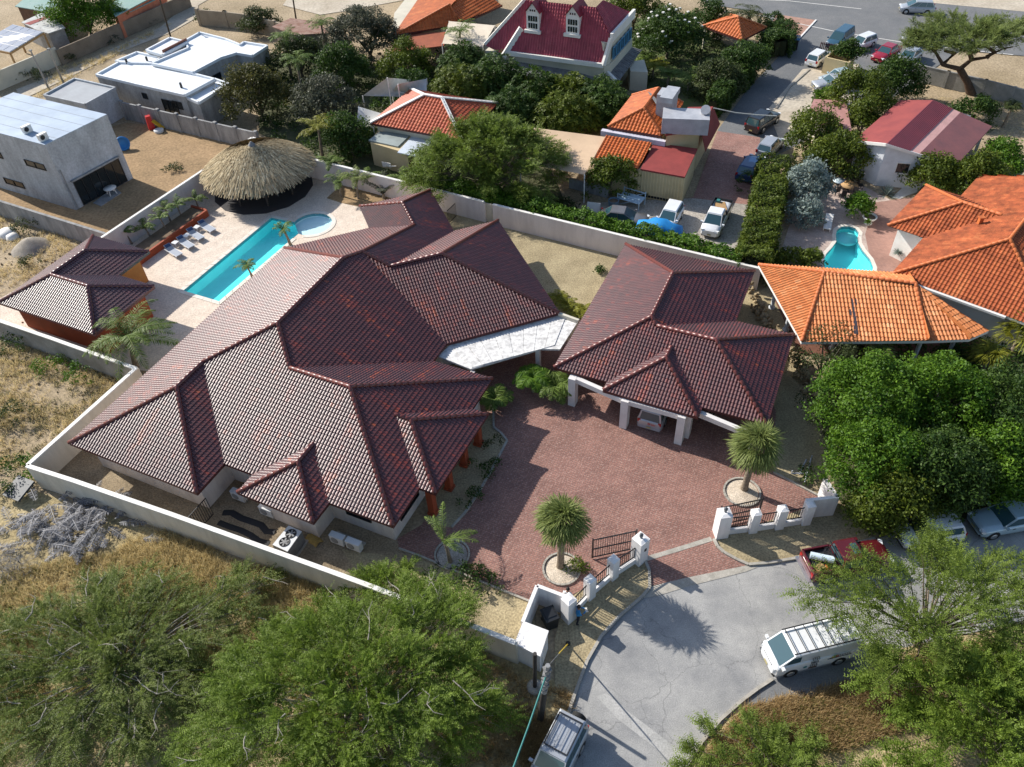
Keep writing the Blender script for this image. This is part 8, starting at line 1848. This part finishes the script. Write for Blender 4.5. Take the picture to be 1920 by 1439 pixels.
# ================================================================ PEOPLE
SKIN = plain('skin', (.25, .13, .08), .6); HAIR = plain('dark_hair', (.015, .012, .01), .7); SHOE = plain('shoe', (.03, .03, .03), .6)
def person(label, base, rz, shirt, trousers, pose, hat=None):
    """one continuous figure grown from a jointed skeleton"""
    V = []; E = []; Rr = []
    def add(p, r, par=None): V.append(p); Rr.append(r); (E.append((par, len(V)-1)) if par is not None else None); return len(V)-1
    pel = add((0, 0, .95), .15); wa = add((.01, 0, 1.12), .135, pel); ch = add((.02, 0, 1.32), .155, wa); nk = add((.03, 0, 1.5), .06, ch); hd0 = add((.05, 0, 1.6), .085, nk); hd = add((.06, 0, 1.7), .09, hd0)
    for s in (-1, 1):
        hip = add((0, s*.1, .88), .1, pel); kn = add((.05 if s > 0 else -.02, s*.11, .48), .065, hip); an = add((.0 if s > 0 else -.1, s*.115, .1), .045, kn); add((.14 if s > 0 else .04, s*.12, .045), .04, an)
        sh = add((.02, s*.19, 1.4), .065, ch); el = add(pose[s][0], .045, sh); wr_ = add(pose[s][1], .03, el); d = (Vector(pose[s][1])-Vector(pose[s][0])).normalized(); pm = add(tuple(Vector(pose[s][1])+d*.07), .032, wr_); sd = d.cross(Vector((0, 0, 1))); sd = sd.normalized() if sd.length > .1 else Vector((0, 1, 0))
        for k in range(4): a = add(tuple(Vector(V[pm])+d*.045+sd*(.024*(k-1.5))), .0105, pm); add(tuple(Vector(V[a])+d*(.035+.012*(k in (1, 2)))+Vector((0, 0, -.015))), .009, a)
        add(tuple(Vector(V[wr_])+d*.05+sd*.055*s), .011, wr_)
    me = bpy.data.meshes.new('body'); me.from_pydata(V, E, []); ob = bpy.data.objects.new('body', me); COL.objects.link(ob)
    sk = ob.modifiers.new('skin', 'SKIN'); 
    for i, r in enumerate(Rr): me.skin_vertices[0].data[i].radius = (r, r)
    me.skin_vertices[0].data[0].use_root = True
    sb = ob.modifiers.new('smooth', 'SUBSURF'); sb.levels = 1
    m2 = bpy.data.meshes.new_from_object(ob.evaluated_get(bpy.context.evaluated_depsgraph_get())); bpy.data.objects.remove(ob)
    for m in (SKIN, shirt, trousers, SHOE): m2.materials.append(m)
    for f in m2.polygons:
        c = f.center; arm = abs(c.y) > .2 and c.z > .8
        f.material_index = 3 if c.z < .09 else 2 if c.z < .98 and not arm else (1 if (c.z < 1.49 and not arm) or (arm and c.z > 1.22 and abs(c.x) < .16) else 0); f.use_smooth = True
    t = thing('person', label, 'person', (base.x, base.y, 0), rz); b = bpy.data.objects.new('body', m2); COL.objects.link(b); b.parent = t
    g = MB(); g.lathe([(.095, 1.66), (.105, 1.72), (.09, 1.79), (.04, 1.825), (.001, 1.83)], (.045, 0, 0), 14); g.build('cap' if hat else 'hair', [hat or HAIR], t, (0, 0, 0))
    g = MB(); g.box((.155, 0, 1.665), (.03, .025, .04)); g.build('nose', [SKIN], t, (0, 0, 0))
    for s in (-1, 1): g = MB(); g.box((.145, s*.035, 1.69), (.012, .022, .012)); g.build('eye', [HAIR], t, (0, 0, 0)); g = MB(); g.box((.05, s*.098, 1.67), (.04, .02, .06)); g.build('ear', [SKIN], t, (0, 0, 0))
    return t
pb_ = G(1083, 1169)
hf = G(1120, 1160)-pb_; hz2 = math.atan2(hf.y, hf.x)
person('person in a blue shirt and dark trousers holding a white device', pb_, hz2, plain('blue_shirt', (.02, .2, .45), .8), plain('navy_trousers', (.012, .014, .025), .8), {1: ((.12, .27, 1.18), (.36, .14, 1.2)), -1: ((.12, -.27, 1.18), (.36, -.12, 1.2))})
q = thing('drone_controller', 'white handheld device held by the person in blue', 'device', tuple(pb_+Vector((math.cos(hz2), math.sin(hz2), 0))*.48+up(1.2)), hz2); mb = MB(); mb.box((0, 0, 0), (.16, .24, .06)); mb.build('case', [WHITE], q, O0); mb = MB(); mb.box((.05, 0, .07), (.02, .2, .13), ry=-.4); mb.build('screen', [TRIM], q, O0)
person('person in a white shirt standing behind the enclosure pillar', G(1064, 1137), 1.2, plain('white_shirt', (.7, .7, .7), .8), plain('grey_trousers', (.08, .08, .09), .8), {1: ((-.02, .27, 1.15), (.08, .3, .92)), -1: ((-.02, -.27, 1.15), (.12, -.28, .93))})
